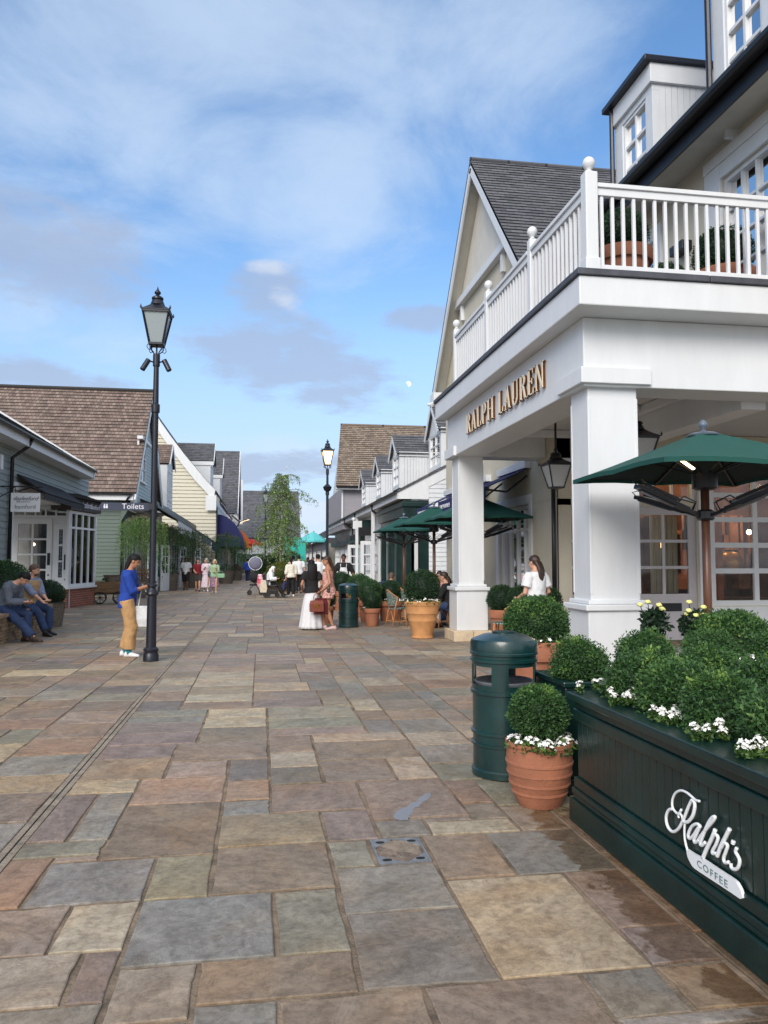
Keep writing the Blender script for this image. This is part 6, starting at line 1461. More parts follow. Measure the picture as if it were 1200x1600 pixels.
wick = roof_mat('wicker', [hexc(120, 106, 92), hexc(160, 148, 132), hexc(190, 180, 166), hexc(140, 124, 108)], .06, .028, mortar=hexc(70, 60, 50), bump=.9)
def basket(parent, r, h, name='basket', r0=.8):
    mb = MB(); n = 28; rows = max(4, int(h/.05)); prev = None
    for i in range(rows):
        za, zb = h*i/rows, h*(i+1)/rows; ra, rb = r*(r0+(1-r0)*i/rows), r*(r0+(1-r0)*(i+1)/rows)
        for k in range(n):
            a0, a1 = 2*math.pi*k/n, 2*math.pi*(k+1)/n; bu_ = .012 if (i+k) % 2 else 0
            mb.add([((ra+bu_)*math.cos(a0), (ra+bu_)*math.sin(a0), za), ((ra+bu_)*math.cos(a1), (ra+bu_)*math.sin(a1), za), ((rb+bu_)*math.cos(a1), (rb+bu_)*math.sin(a1), zb), ((rb+bu_)*math.cos(a0), (rb+bu_)*math.sin(a0), zb)], [(0, 1, 2, 3)], [[(k*.1, za), (k*.1+.1, za), (k*.1+.1, zb), (k*.1, zb)]])
    mb.tube([((r+.01)*math.cos(a), (r+.01)*math.sin(a), h) for a in [2*math.pi*k/24 for k in range(25)]], .02, 6); mb.lathe([(.001, h*.9), (r*.97, h*.88)], 20, caps=False)
    return mb.build(name, wick, parent)
hb = thing('basket_topiary', 'clipped box mound in a pale wicker basket behind the seated men', 'potted plant', (-4.95, 19.3, 0)); basket(hb, .36, .55); box_ball(hb, 'mid', (0, 0, .74), .36, 6000, .09, boxl, 5)
hb = thing('box_hedge_mound', 'large clipped box mound behind the man in the grey jacket', 'shrub', (-6.0, 19.4, 0)); box_ball(hb, 'mid3', (0, 0, .95), .62, 5000, .09, boxl, 3); MB().lathe([(.45, 0), (.5, .5), (.4, .52)], 20).build('tub', wick, hb)
hb = thing('box_hedge_mound', 'green shrub at the left photo edge behind the stone wall', 'shrub', (-5.75, 16.8, 0)); box_ball(hb, 'mid', (0, 0, .75), .55, 6000, .09, boxl, 8); MB().lathe([(.4, 0), (.45, .4), (.3, .42)], 20).build('tub', wick, hb)
# weeping shrubs in baskets
weepl = leaf_mat('weeping_leaves', hexc(60, 92, 50), hexc(104, 142, 76), hexc(160, 188, 112), trans=.35); weepd = leaf_mat('dark_weeping_leaves', hexc(38, 66, 46), hexc(64, 100, 62), hexc(104, 136, 82), trans=.35)
bark = M('bark', hexc(110, 96, 82), .9, .25, 10, .4, 40)
def weeping(x, y, h, r, drop, bh, br, label, mat, seed, ns=150, under=None, lsz=.055):
    t = thing('weeping_tree', label, 'tree', (x, y, 0), 0, 'weeping standard trees along the left shops')
    rng = np.random.default_rng(seed); rg = random.Random(seed)
    if bh: basket(t, br, bh)
    mb = MB(); mb.tube([(0, 0, bh*.8), (.03, 0, h*.5), (0, .02, h-.1)], [.04, .034, .03], 8)
    pos = []
    for k in range(ns):
        a = rg.random()*6.283; q = r*math.sqrt(rg.random()); top = h+.12*r-(q/r)**2*.35*r+rg.uniform(-.06, .06); L = drop*(.35+.65*rg.random())*(.45+.55*q/r)
        e = Vector((q*math.cos(a), q*math.sin(a), top))
        if k % 6 == 0: mb.tube([(0, 0, h-.15), (e.x*.5, e.y*.5, top+.08), (e.x, e.y, top), (e.x*1.08, e.y*1.08, top-L*.6)], [.012, .01, .006, .003], 5)
        m_ = int(10+L*26); s = rng.random(m_)
        wob = rg.uniform(-.08, .08)
        pos.append(np.stack([e.x*(1+.12*s)+rng.normal(size=m_)*.035+wob*s, e.y*(1+.12*s)+rng.normal(size=m_)*.035, top-L*s+rng.normal(size=m_)*.02], axis=1))
    mb.build('trunk', bark, t, smooth=True)
    P = np.concatenate(pos); nr = np.zeros_like(P); nr[:, 2] = -1; nr[:, 0] = rng.normal(size=len(P))*.5
    quads_mesh('hanging_foliage', leaf_quads(P, nr, lsz, rng, lean=1.2, aspect=.5), np.clip(rng.normal(.5, .28, len(P)), 0, 1), mat, t)
    if under:
        d = rng.normal(size=(700, 3)); d /= np.linalg.norm(d, axis=1)[:, None]; d[:, 2] = np.abs(d[:, 2])
        quads_mesh('under_planting', leaf_quads(d*np.array([br*1.05, br*1.05, under])*(rng.random(700)**.3)[:, None]+np.array([0, 0, bh]), d, .07, rng), rng.random(700), UND[seed % 2], t)
    return t
UND = [leaf_mat('rusty_leaves', hexc(88, 56, 48), hexc(132, 92, 72), hexc(160, 140, 96)), boxd]
weeping(-4.95, 33.6, 3.35, .95, 2.5, .75, .48, 'pale green weeping tree in a wicker basket behind the street lamp', weepl, 30, ns=210, under=.5)
weeping(-4.75, 41.5, 3.3, 1.05, 2.0, .85, .5, 'dark weeping tree in a basket behind the man in the white T-shirt', weepd, 31, ns=170, under=.6)
weeping(-3.9, 45.5, 3.2, .9, 2.2, .8, .45, 'dark weeping tree hanging over the walking group', weepd, 33, ns=140, under=.5)
g = at(353, 912, Z=0); weeping(g.x, g.y+.3, 3.3, 1.0, 2.3, .85, .52, 'weeping tree in a basket in front of the navy curved awning', weepd, 35, ns=150, under=.5)
weeping(-1.9, 62, 3.2, .8, 2.6, .8, .45, 'farthest weeping tree below the orange awning', weepl, 36, ns=170, under=.5)
# planted wooden cart
g = at(168, 944, Z=0); t = thing('garden_cart', 'old wooden cart with spoked wheels planted with white flowers by the green shop', 'cart', (g.x, g.y+.3, 0), R_(8))
oldw = M('old_wood', hexc(128, 100, 72), .85, .3, 4, .4, 30, stretch=(1, 8, 8))
mb = MB()
for k in range(3): mb.box(-.5, .5, -.3, -.27, .42+.13*k, .54+.13*k); mb.box(-.5, .5, .27, .3, .42+.13*k, .54+.13*k); mb.box(-.5, -.47, -.27, .27, .42+.13*k, .54+.13*k); mb.box(.47, .5, -.27, .27, .42+.13*k, .54+.13*k)
mb.box(-.48, .48, -.27, .27, .38, .42); mb.beam((-.5, 0, .36), (.5, 0, .36), .06, .06); mb.build('cart_box', oldw, t)
for x in (-.32, .34):
    for yy in (-.3, .3):
        mb = MB(); mb.tube([(x+.21*math.cos(a), yy, .22+.21*math.sin(a)) for a in [2*math.pi*k/20 for k in range(21)]], .018, 6)
        for k in range(8): a = math.pi/4*k; mb.tube([(x, yy, .22), (x+.2*math.cos(a), yy, .22+.2*math.sin(a))], .009, 5)
        mb.build('wheel', blackm, t)
MB().box(-.46, .46, -.26, .26, .7, .76).build('soil', soil, t)
fl_ = flowers(t, .2, .9, 10, 61, .03)
basket(t, .3, .3, 'basket').location = (.1, 0, .72)
# ------------------------------------------------------------------ birch in a barrel
t = thing('birch_tree', 'slender silver birch with drooping branches in the middle of the street', 'tree', (.98, 40.0, 0))
rg = random.Random(11); rng = np.random.default_rng(11)
bbark, nt, bs = new_mat('birch_bark'); tcb = nt.n('ShaderNodeMapping', Vector=nt.n('ShaderNodeTexCoord').outputs['Object'], Scale=(3, 3, 12)).outputs[0]
nb_ = nt.n('ShaderNodeTexNoise', Vector=tcb, Scale=2.0, Detail=5.0).outputs[0]; nt.set(bs, 'Base_Color', nt.ramp(nb_, [(.36, (.06, .05, .05)), (.45, (.55, .54, .5)), (.7, (.72, .71, .67))])); nt.set(bs, 'Roughness', .7)
MC['birch_bark'] = bbark
tp = [Vector((0, 0, .6)), Vector((.02, 0, 1.6)), Vector((-.02, .02, 2.7)), Vector((.06, 0, 3.8)), Vector((.02, 0, 4.8)), Vector((.12, 0, 5.7)), Vector((.3, 0, 6.45)), Vector((.55, 0, 6.5)), Vector((.72, .0, 6.2))]
mb = MB(); mb.tube(tp, [.065, .06, .055, .045, .034, .022, .012, .008, .004], 10); mb2 = MB(); pos = []; dirs = []
def droop(p0, az, L, rise, leafn, drop=.9):
    pts = []; p = Vector(p0); d = Vector((math.cos(az)*.8, math.sin(az)*.8, rise))
    for s in range(9):
        pts.append(p.copy()); d.z -= (rise+drop)/8.5; d2 = d.normalized(); p = p+d2*(L/8)
    mb2.tube(pts, [.018*(1-s/9.5) for s in range(9)], 5)
    for s in range(2, 9):
        for _ in range(2):
            a2 = az+rg.uniform(-1.3, 1.3); q = pts[s]; l2 = rg.uniform(.25, .6)
            tw = [q, q+Vector((math.cos(a2)*.12, math.sin(a2)*.12, .02)), q+Vector((math.cos(a2)*.2, math.sin(a2)*.2, -l2*.5)), q+Vector((math.cos(a2)*.22, math.sin(a2)*.22, -l2))]
            mb2.tube(tw, .004, 3, caps=False)
            m_ = leafn; s_ = rng.random(m_)
            for k in range(m_):
                f = s_[k]*3; i = min(2, int(f)); v = tw[i].lerp(tw[i+1], f-i); pos.append((v.x+rg.gauss(0, .035), v.y+rg.gauss(0, .035), v.z+rg.gauss(0, .03)))
for k in range(70):
    h_ = 1.35+4.7*(k/70)**.9; i = int((k/70)*6); f = max(0, min(1, (h_-1.5)/4.6))
    c = Vector((.03, 0, h_)); az = k*2.4+rg.uniform(-.3, .3); env = (1.5 if h_ < 3.3 else max(.3, 1.5-(h_-3.3)*.5))
    droop(c, az, env*rg.uniform(.5, 1.3), rg.uniform(.5, 1.1), 13 if h_ < 4.2 else 8)
for az, h_, L in ((.1, 4.6, 1.9), (.0, 4.9, 1.5), (3.0, 5.3, 1.0), (.3, 5.8, 1.0), (2.9, 4.2, 1.5)): droop((.05, 0, h_), az, L, 1.0, 8, .8)
mb.build('trunk', bbark, t, smooth=True); mb2.build('branches', M('twig', hexc(96, 84, 74), .8), t)
P = np.array(pos); nr = np.zeros_like(P); nr[:, 2] = -1
birl = leaf_mat('birch_leaves', hexc(78, 112, 58), hexc(132, 166, 92), hexc(186, 208, 144), trans=.45)
quads_mesh('crown', leaf_quads(P, nr, .082, rng, lean=.8, aspect=.6), np.clip(rng.normal(.5, .27, len(P)), 0, 1), birl, t)
bt = thing('barrel_planter', 'big wooden barrel planter at the foot of the birch', 'planter', (.98, 40.0, 0)); MB().lathe([(.62, 0), (.7, .1), (.78, .5), (.76, .78), (.68, .78), (.66, .6)], 24, caps=False).build('barrel', oldw, bt, autosmooth=30)
for z_ in (.15, .62): MB().lathe([(.715+.1*z_, z_), (.73+.1*z_, z_), (.73+.1*z_, z_+.06), (.715+.1*z_, z_+.06)], 24, caps=False).build('hoop', blackm, bt)
MB().lathe([(.001, .72), (.67, .7)], 20, caps=False).build('soil', soil, bt)
gold_l = leaf_mat('golden_leaves', hexc(70, 82, 30), hexc(112, 116, 44), hexc(158, 150, 70))
o = topiary_mesh('golden_shrub', 3500, 1.0, .12, 77, gold_l, lump=.1); o.location = (1.0, 39.2, .95); o.scale = (.78, .6, .5); tag(o, 'golden green low shrub in the barrel below the birch', 'shrub')
o = topiary_mesh('evergreen_shrub', 3500, 1.0, .12, 78, boxd, lump=.1); o.location = (.75, 40.9, 1.2); o.scale = (1.05, .8, .7); tag(o, 'dark evergreen shrub behind the birch trunk', 'shrub')
# kiosk, teal and red parasols, festoon lights
tealm = M('teal_paint', hexc(40, 178, 166), .5, .05); t = thing('teal_kiosk', 'small teal market kiosk far down the street behind the birch', 'kiosk')
mb = MB(); q0, q1 = at(446, 885, Y=64), at(478, 842, Y=64); mb.box(q0.x, q1.x, 64, 66.5, 0, q1.z); mb.build('kiosk_body', tealm, t)
MB().box(q0.x-.1, q1.x+.1, 63.9, 66.6, q1.z, q1.z+.12).build('kiosk_roof', tealm, t); MB().box(q0.x+.3, q0.x+.9, 63.95, 63.99, 1.4, 2.2).build('hatch', M('dark_teal', hexc(24, 110, 110), .5), t)
def simple_parasol(x, y, r, ze, za, mat, label):
    t = thing('round_parasol', label, 'parasol', (x, y, 0)); MB().lathe([(r, ze-.12), (r, ze), (r*.5, ze+(za-ze)*.58), (.03, za), (.001, za+.01)], 8, caps=False).build('canopy', mat, t); MB().tube([(0, 0, 0), (0, 0, za)], .03, 8).build('pole', blackm, t)
q = at(489, 836, Y=58); simple_parasol(q.x, 58, 1.15, at(489, 843, Y=58).z-.1, at(489, 833, Y=58).z+.1, M('teal_canvas', hexc(96, 196, 200), .8, .05), 'pale teal parasol far down the street')
q = at(393, 846, Y=72); simple_parasol(q.x, 72, 1.1, at(393, 850, Y=72).z, at(393, 842, Y=72).z, M('red_cloth', hexc(196, 60, 60), .8), 'red parasol below the far white wall')
t = thing('festoon_lights', 'string of small warm festoon bulbs across the far end of the street', 'lights'); mb = MB(); mb2 = MB(); rg = random.Random(2)
pts = [at(374+q*.7, 810+.012*(q-30)**2*.6, Y=90) for q in range(0, 22, 3)]
mb.tube(pts, .02, 4); mb.build('cable', blackm, t)
for p in pts: mb2.ball((p.x, p.y, p.z-.12), .055, n=8, m=5)
mb2.build('bulbs', emit_mat('festoon_bulb', (1, .72, .42), .9), t)
# ------------------------------------------------------------------ people
skin = M('skin_light', hexc(206, 158, 132), .55, .06, 12); skin_t = M('skin_tan', hexc(176, 126, 98), .55, .06, 12); skin_d = M('skin_deep', hexc(120, 82, 62), .55, .06, 12)
hairk = M('black_hair', (.010, .009, .010), .6, .3, 30, .2, 90, stretch=(6, 6, 1), spec=.25); hairb = M('brown_hair', hexc(58, 40, 32), .42, .3, 30, .2, 90, stretch=(6, 6, 1)); hairg = M('grey_hair', hexc(176, 174, 170), .5, .2, 30, .2, 90); hairy = M('blonde_hair', hexc(214, 198, 160), .5, .15, 30, .2, 90); hairs = M('cropped_hair', hexc(92, 70, 58), .6, .2, 40, .2, 120)
darke = M('eye_dark', (.02, .016, .014), .3, .05); lip = M('lips', hexc(160, 92, 84), .5, .05)
def cloth(name, rgb, var=.12, scale=14, rough=.85): return M('cloth_'+name, hexc(*rgb), rough, var, scale, .25, 60)
def pattern(name, cols, scale):
    if name in MC: return MC[name]
    mt, nt, bs = new_mat(name); tc = nt.n('ShaderNodeTexCoord').outputs['Object']
    v = nt.n('ShaderNodeTexVoronoi', Vector=tc, Scale=scale); sep = nt.n('ShaderNodeSeparateColor', Color=v.outputs['Color'])
    nt.set(bs, 'Base_Color', nt.ramp(sep.outputs[0], [(i/(len(cols)-1), hexc(*c)) for i, c in enumerate(cols)])); nt.set(bs, 'Roughness', .85); MC[name] = mt; return mt
def remesh(mb, vox, smooth_it=2):
    me = bpy.data.meshes.new('tmp'); me.from_pydata(mb.v, [], mb.f); o = bpy.data.objects.new('tmp', me); C.objects.link(o)
    r = o.modifiers.new('r', 'REMESH'); r.mode = 'VOXEL'; r.voxel_size = vox
    if smooth_it: s = o.modifiers.new('s', 'SMOOTH'); s.factor = .5; s.iterations = smooth_it
    dg = bpy.context.evaluated_depsgraph_get(); dg.update()
    me2 = bpy.data.meshes.new_from_object(o.evaluated_get(dg)); bpy.data.objects.remove(o); bpy.data.meshes.remove(me)
    return me2
def ik(a, c, l1, l2, pole):
    a, c, pole = Vector(a), Vector(c), Vector(pole); d = c-a; L = min(d.length, (l1+l2)*.995); dn = d.normalized(); c = a+dn*L
    x = (l1*l1-l2*l2+L*L)/(2*L); h = math.sqrt(max(l1*l1-x*x, 0)); p = pole-dn*pole.dot(dn); p = p.normalized() if p.length > 1e-6 else dn.orthogonal()
    return a+dn*x+p*h, c
def person(label, x, y, face, h=1.7, base=0.0, sk=None, vox=.013, pel=None, lean=2, hunch=0, hands=(None, None), feet=((-.09, 0, 0), (.09, 0, 0)), fem=False, head=(0, 0), top=None, bottom=None, shoes=None, hair=None, socks=None, extra=None, knee_out=0.0, group=None, elbow_back=1.0, toe=0.0, fingers=True):
    S = h/1.72; sk = sk or skin
    root = thing('person', label, 'person', (x, y, base), R_(face-90), group); root.scale = (S, S, S)
    pz = Vector(pel) if pel else Vector((0, 0, .95))
    def tr(vx, vy, vz):   # body frame above the pelvis, bent forward
        th = R_(lean)*(.7+.3*min(1, vz/.45))+R_(hunch)*max(0, vz/.45)**1.5
        return Vector((pz.x+vx, pz.y+vy*math.cos(th)+vz*math.sin(th), pz.z+vz*math.cos(th)-vy*math.sin(th)))
    shw = .165 if fem else .185
    wk = .9 if fem else 1.0
    RG = [(-.13, .13, .10, -.01), (-.10, .165, .118, -.012), (-.02, .170, .122, -.012), (.10, .142*wk, .104, 0), (.24, .152*wk, .112, .005), (.35, .166*wk, .114, .004), (.42, .158*wk, .10, -.006), (.465, .115, .082, -.012), (.50, .065, .062, -.012)]
    def trunk(mb, off, z0=-.14, z1=.51, flare=0.0, n=20):
        rings = []; zs = [r for r in RG if max(z0, -.12) < r[0] < z1] if off else [r for r in RG if z0 < r[0] < z1]
        def interp(z):
            for a, b in zip(RG, RG[1:]):
                if a[0] <= z <= b[0]: f = (z-a[0])/(b[0]-a[0]); return tuple(a[i]+(b[i]-a[i])*f for i in range(4))
            return RG[0] if z < RG[0][0] else RG[-1]
        L = [interp(z0)] if z0 > RG[0][0] else [(z0,)+(RG[1][1], RG[1][2], RG[1][3])]
        L[0] = (z0,)+tuple(L[0][1:]); L += zs; e = interp(min(z1, .5)); L.append((min(z1, .5),)+tuple(e[1:]))
        for z, rx, ry, yo in L:
            fl = flare*max(0, (.15-z)/.4)
            rings.append([tr((rx+off+fl)*math.cos(2*math.pi*k/n), yo+(ry+off+fl)*math.sin(2*math.pi*k/n), z) for k in range(n)])
        mb.loft(rings)
    mb = MB(); trunk(mb, 0)
    # head and neck
    nb_, nt_ = tr(0, -.012, .46), tr(0, .008, .56)
    mb.tube([nb_, nt_, nt_+(nt_-nb_)*.5], [.062, .052, .05], 12)
    pitch, yaw = R_(head[0]), R_(head[1])
    th = R_(lean)+R_(hunch)*1.0
    up = Vector((0, math.sin(th*.6+pitch), math.cos(th*.6+pitch))); fw = Vector((0, math.cos(th*.6+pitch), -math.sin(th*.6+pitch)))
    Ry = Matrix.Rotation(yaw, 3, up); fw = Ry @ fw; rt = fw.cross(up)
    hc = nt_+up*.085+fw*.018
    H = lambda a, b, c_: hc+rt*a+fw*b+up*c_
    def hball(mbx, c_, r3, n=16, m_=10):
        mbx.loft([[H(c_[0]+r3[0]*math.sin(math.pi*(i+.05)/(m_+.1))*math.cos(2*math.pi*k/n), c_[1]+r3[1]*math.sin(math.pi*(i+.05)/(m_+.1))*math.sin(2*math.pi*k/n), c_[2]-r3[2]*math.cos(math.pi*(i+.05)/(m_+.1))) for k in range(n)] for i in range(m_+1)])
    hball(mb, (0, -.008, .03), (.075, .096, .092)); hball(mb, (0, .016, -.03), (.062, .072, .082)); hball(mb, (0, .045, -.082), (.034, .034, .028), 10, 6)
    hball(mb, (0, .094, -.02), (.013, .02, .02), 8, 5); hball(mb, (0, .084, .0), (.010, .014, .03), 8, 5)
    for s in (-1, 1): hball(mb, (s*.076, -.005, -.005), (.012, .022, .034), 8, 5)
    # arms
    A = []
    for i, s in enumerate((-1, 1)):
        sh = tr(s*shw, -.008, .405)
        tgt = hands[i]
        hp = tr(s*(shw+.07), .03, -.115) if tgt is None else Vector(tgt)
        el, wr = ik(sh, hp, .285, .255, Vector((s*.55, -1.0*elbow_back, -.45)))
        A.append((sh, el, wr))
        mb.tube([tr(s*shw*.55, -.008, .415), sh, sh.lerp(el, .3), el, el.lerp(wr, .3), wr], [.055, .056 if not fem else .048, .05 if not fem else .042, .038 if not fem else .034, .04 if not fem else .034, .026], 12)
    # legs
    LG = []
    for i, s in enumerate((-1, 1)):
        hp = Vector((pz.x+s*.09, pz.y, pz.z-.05)); an = Vector((feet[i][0], feet[i][1], feet[i][2]+.075))
        kn, an = ik(hp, an, .43, .42, Vector((s*knee_out, 1, .2)))
        LG.append((hp, kn, an, feet[i]))
        mb.tube([hp+Vector((0, 0, .06)), hp, hp.lerp(kn, .3), kn, kn.lerp(an, .3), kn.lerp(an, .75), an], [.085, .088, .08, .054, .055, .038, .034], 12)
        dr = Vector((s*.15+toe, 1, 0)).normalized(); mb.tube([an+Vector((0, 0, -.03))-dr*.03, an+dr*.08+Vector((0, 0, -.045)), an+dr*.16+Vector((0, 0, -.055))], [.036, .034, .02], 10)
    me = remesh(mb, vox)
    # hands: palm, four fingers and a thumb rooted in the palm
    hm = MB()
    for i, s in enumerate((-1, 1)):
        sh, el, wr = A[i]; d = (wr-el).normalized(); side = Vector((s, 0, 0)); side = (side-d*side.dot(d)); side = side.normalized() if side.length > .2 else d.orthogonal().normalized(); nrm = d.cross(side).normalized()
        acr = nrm if hands[i] is None else side   # across the knuckles
        pn = acr.cross(d)*(1 if hands[i] is None else -1)*(s if hands[i] is None else 1)
        if hands[i] is not None and pn.z < 0: pn = -pn
        hm.loft([[wr-d*.02+(acr*math.cos(2*math.pi*k/10)*w_+pn*math.sin(2*math.pi*k/10)*t_)+d*l for k in range(10)] for l, w_, t_ in ((0, .026, .02), (.04, .036, .018), (.085, .04, .015), (.105, .034, .011))])
        if fingers:
            for j, (o_, ln) in enumerate(((-.03, .062), (-.01, .074), (.011, .07), (.03, .056))):
                p0 = wr+d*.065+acr*o_; c1 = .35+.12*j
                p1 = p0+(d+pn*c1*.4).normalized()*ln*.5; p2 = p1+(d+pn*(c1+.5)).normalized()*ln*.32; p3 = p2+(d*.6+pn*(c1+.9)).normalized()*ln*.28
                hm.tube([p0, p1, p2, p3], [.0092, .0085, .0078, .006], 6)
            t0 = wr+d*.015-acr*.028*(1 if hands[i] is None else s); t1 = t0+(d*.7-acr*.6*(1 if hands[i] is None else s)+pn*.4).normalized()*.042; t2 = t1+(d+pn*.6).normalized()*.032
            hm.tube([t0, t1, t2], [.012, .010, .007], 6)
    b0 = len(me.vertices)
    vv = [tuple(v.co) for v in me.vertices]+hm.v; ff = [tuple(p.vertices) for p in me.polygons]+[tuple(b0+i for i in f) for f in hm.f]
    mm = bpy.data.meshes.new('body'); mm.from_pydata(vv, [], ff); mm.materials.append(sk); mm.polygons.foreach_set('use_smooth', [True]*len(mm.polygons))
    body = bpy.data.objects.new('body', mm); C.objects.link(body); body.parent = root
    def put(name, me_, mat):
        import mathutils
        nv_ = len(me_.vertices); co = np.empty(nv_*3, dtype=np.float32); me_.vertices.foreach_get('co', co); nr_ = np.empty(nv_*3, dtype=np.float32); me_.vertex_normals.foreach_get('vector', nr_)
        co = co.reshape(-1, 3); fz = np.array([mathutils.noise.noise((a_*9+S, b_*9, c_*6+x))+.6*mathutils.noise.noise((a_*22, b_*22+y, c_*15)) for a_, b_, c_ in co.tolist()])   # folds in the cloth
        me_.vertices.foreach_set('co', (co+nr_.reshape(-1, 3)*(.0085*fz)[:, None]).astype(np.float32).ravel()); me_.update()
        me_.materials.clear(); me_.materials.append(mat); me_.polygons.foreach_set('use_smooth', [True]*len(me_.polygons)); o = bpy.data.objects.new(name, me_); me_.name = name; C.objects.link(o); o.parent = root; return o
    mb = MB()
    for s in (-1, 1): hball(mb, (s*.031, .079, .004), (.0125, .009, .007), 8, 5)
    for s in (-1, 1): hball(mb, (s*.032, .083, .022), (.02, .006, .004), 8, 4)
    mb.build('eyes', darke, root, smooth=True)
    mb = MB(); hball(mb, (0, .083, -.058), (.023, .008, .006), 8, 4); mb.build('mouth', lip, root, smooth=True)
    def limb(mb, chain, frac, off, radii, grow=0.0, n=14):
        """a sleeve or trouser leg along shoulder-elbow-wrist, ending at frac (0..2)"""
        a, b, c_ = chain[:3]; pts = [a]; rr = [radii[0]+off]
        m1 = min(frac, 1.0)
        for q in (.35, .7, 1.0):
            if q <= m1+1e-6: pts.append(a.lerp(b, q)); rr.append(radii[0]+(radii[1]-radii[0])*q+off+grow*q)
        if m1 < 1 and abs(pts[-1].__sub__(a.lerp(b, m1)).length) > .01: pts.append(a.lerp(b, m1)); rr.append(radii[0]+(radii[1]-radii[0])*m1+off+grow*m1)
        if frac > 1:
            for q in (.35, .7, 1.0):
                if q <= frac-1+1e-6: pts.append(b.lerp(c_, q)); rr.append(radii[1]+(radii[2]-radii[1])*q+off+grow*(1+q))
            if (pts[-1]-b.lerp(c_, frac-1)).length > .01: pts.append(b.lerp(c_, frac-1)); rr.append(radii[1]+(radii[2]-radii[1])*(frac-1)+off+grow*frac)
        mb.tube(pts, rr, n)
    if bottom:
        k = bottom; kind = k['kind']; mb = MB()
        if kind in ('trousers', 'shorts'):
            trunk(mb, .012+k.get('loose', .0)*.4, -.15, k.get('waist', .08))
            for hp, kn, an, ft_ in LG:
                limb(mb, (hp+Vector((0, 0, .03)), kn, an), k.get('to', 1.93), .014+k.get('loose', 0), (.088, .058, .044), k.get('grow', 0))
            put('trousers' if kind == 'trousers' else 'shorts', remesh(mb, vox*1.1), k['mat'])
        else:
            n = 56; hem = k.get('hem', .12); z0 = pz.z+k.get('waist', -.05); rr = k.get('r', .28); rings = []; ra = k.get('ruffle', .05)
            for j in range(15):
                f = j/14; z = z0+(hem-z0)*f; w_ = .155+.03*min(1, f*4)+(rr-.185)*f**1.1; rings.append([(pz.x+w_*1.0*(1+ra*f*math.sin(13*a+2*math.sin(3*a)))*math.cos(a), pz.y-.01+w_*k.get('flat', .8)*(1+ra*f*math.sin(13*a+2*math.sin(3*a)))*math.sin(a), z) for a in [2*math.pi*q/n for q in range(n)]])
            inner = [[(px_*.97, py_*.97, pz_) for px_, py_, pz_ in r] for r in rings][::-1]
            mb.loft(rings+inner[:6], caps=False); mb.build('skirt', k['mat'], root, smooth=True)
    if top:
        k = top; mb = MB(); lo = .016+k.get('loose', 0); trunk(mb, lo, k.get('z0', -.1), k.get('neck', .487), k.get('flare', .0))
        if k.get('sleeve', 0) > 0:
            for i, s in enumerate((-1, 1)):
                sh, el, wr = A[i]; c0 = tr(s*shw*.55, -.008, .405)
                mb.tube([c0, sh, sh.lerp(el, .12)], [.06+lo*.5, .052+lo, .05+lo], 14); limb(mb, (sh, el, wr), k['sleeve'], lo, (.052, .04, .030), k.get('sgrow', 0))
        put(k.get('name', 'shirt'), remesh(mb, vox*1.05), k['mat'])
        if 'vest' in k:
            mb = MB(); trunk(mb, lo+.016, -.06, .45, .02); put('vest', remesh(mb, vox*1.05), k['vest'])
    if shoes:
        for i, (hp, kn, an, ft_) in enumerate(LG):
            s = (-1, 1)[i]; dr = Vector((s*.15+toe, 1, 0)).normalized(); up_ = Vector((0, 0, 1)); mb = MB(); sd = dr.cross(up_)
            g = an-Vector((0, 0, .075))
            mb.loft([[g+dr*l+sd*(w_*math.cos(2*math.pi*q/12))+up_*(zc+h_*math.sin(2*math.pi*q/12)) for q in range(12)] for l, w_, zc, h_ in ((-.075, .026, .035, .033), (-.05, .038, .05, .05), (0, .042, .052, .052), (.05, .043, .043, .043), (.11, .046, .032, .032), (.165, .036, .025, .025), (.185, .018, .02, .018))])
            if shoes.get('high'): mb.tube([an-Vector((0, 0, .05)), an+(kn-an).normalized()*.1], [.05, .05], 12)
            mb.build('shoe', shoes['mat'], root, smooth=True)
            if socks: MB().tube([an-Vector((0, 0, .03)), an+(kn-an).normalized()*.1], .043, 12).build('sock', socks, root, smooth=True)
    if hair:
        k = hair; st = k['style']; mb = MB(); n = 22
        lowf, lowb = (.052, -.045) if st != 'hijab' else (.055, -.1)
        def cap(r3, c_, lf, lb, ruff=.0):
            rings = []
            for i in range(9):
                ph = HP*i/8; ring = []
                for q in range(n):
                    a = 2*math.pi*q/n; f = .5+.5*math.sin(a); low = lb+(lf-lb)*max(0, min(1, (f-.25)/.6)); z = c_[2]+r3[2]*math.cos(ph) if False else None
                    zt = c_[2]+r3[2]; zz_ = zt+(low-zt)*(i/8)**1.4; tt = max(-1, min(1, (zz_-c_[2])/r3[2])); rad = math.sqrt(max(0.0, 1-tt*tt)) if i else .02
                    if zz_ < c_[2]: rad = max(rad, .9)
                    rad *= 1+ruff*math.sin(5*a+i)
                    ring.append(H(c_[0]+r3[0]*rad*math.cos(a), c_[1]+r3[1]*rad*math.sin(a), zz_))
                rings.append(ring)
            mb.loft(rings, caps=True)
        if st != 'bald': cap((.084, .104, .096), (0, -.012, .034), lowf, lowb, .015)
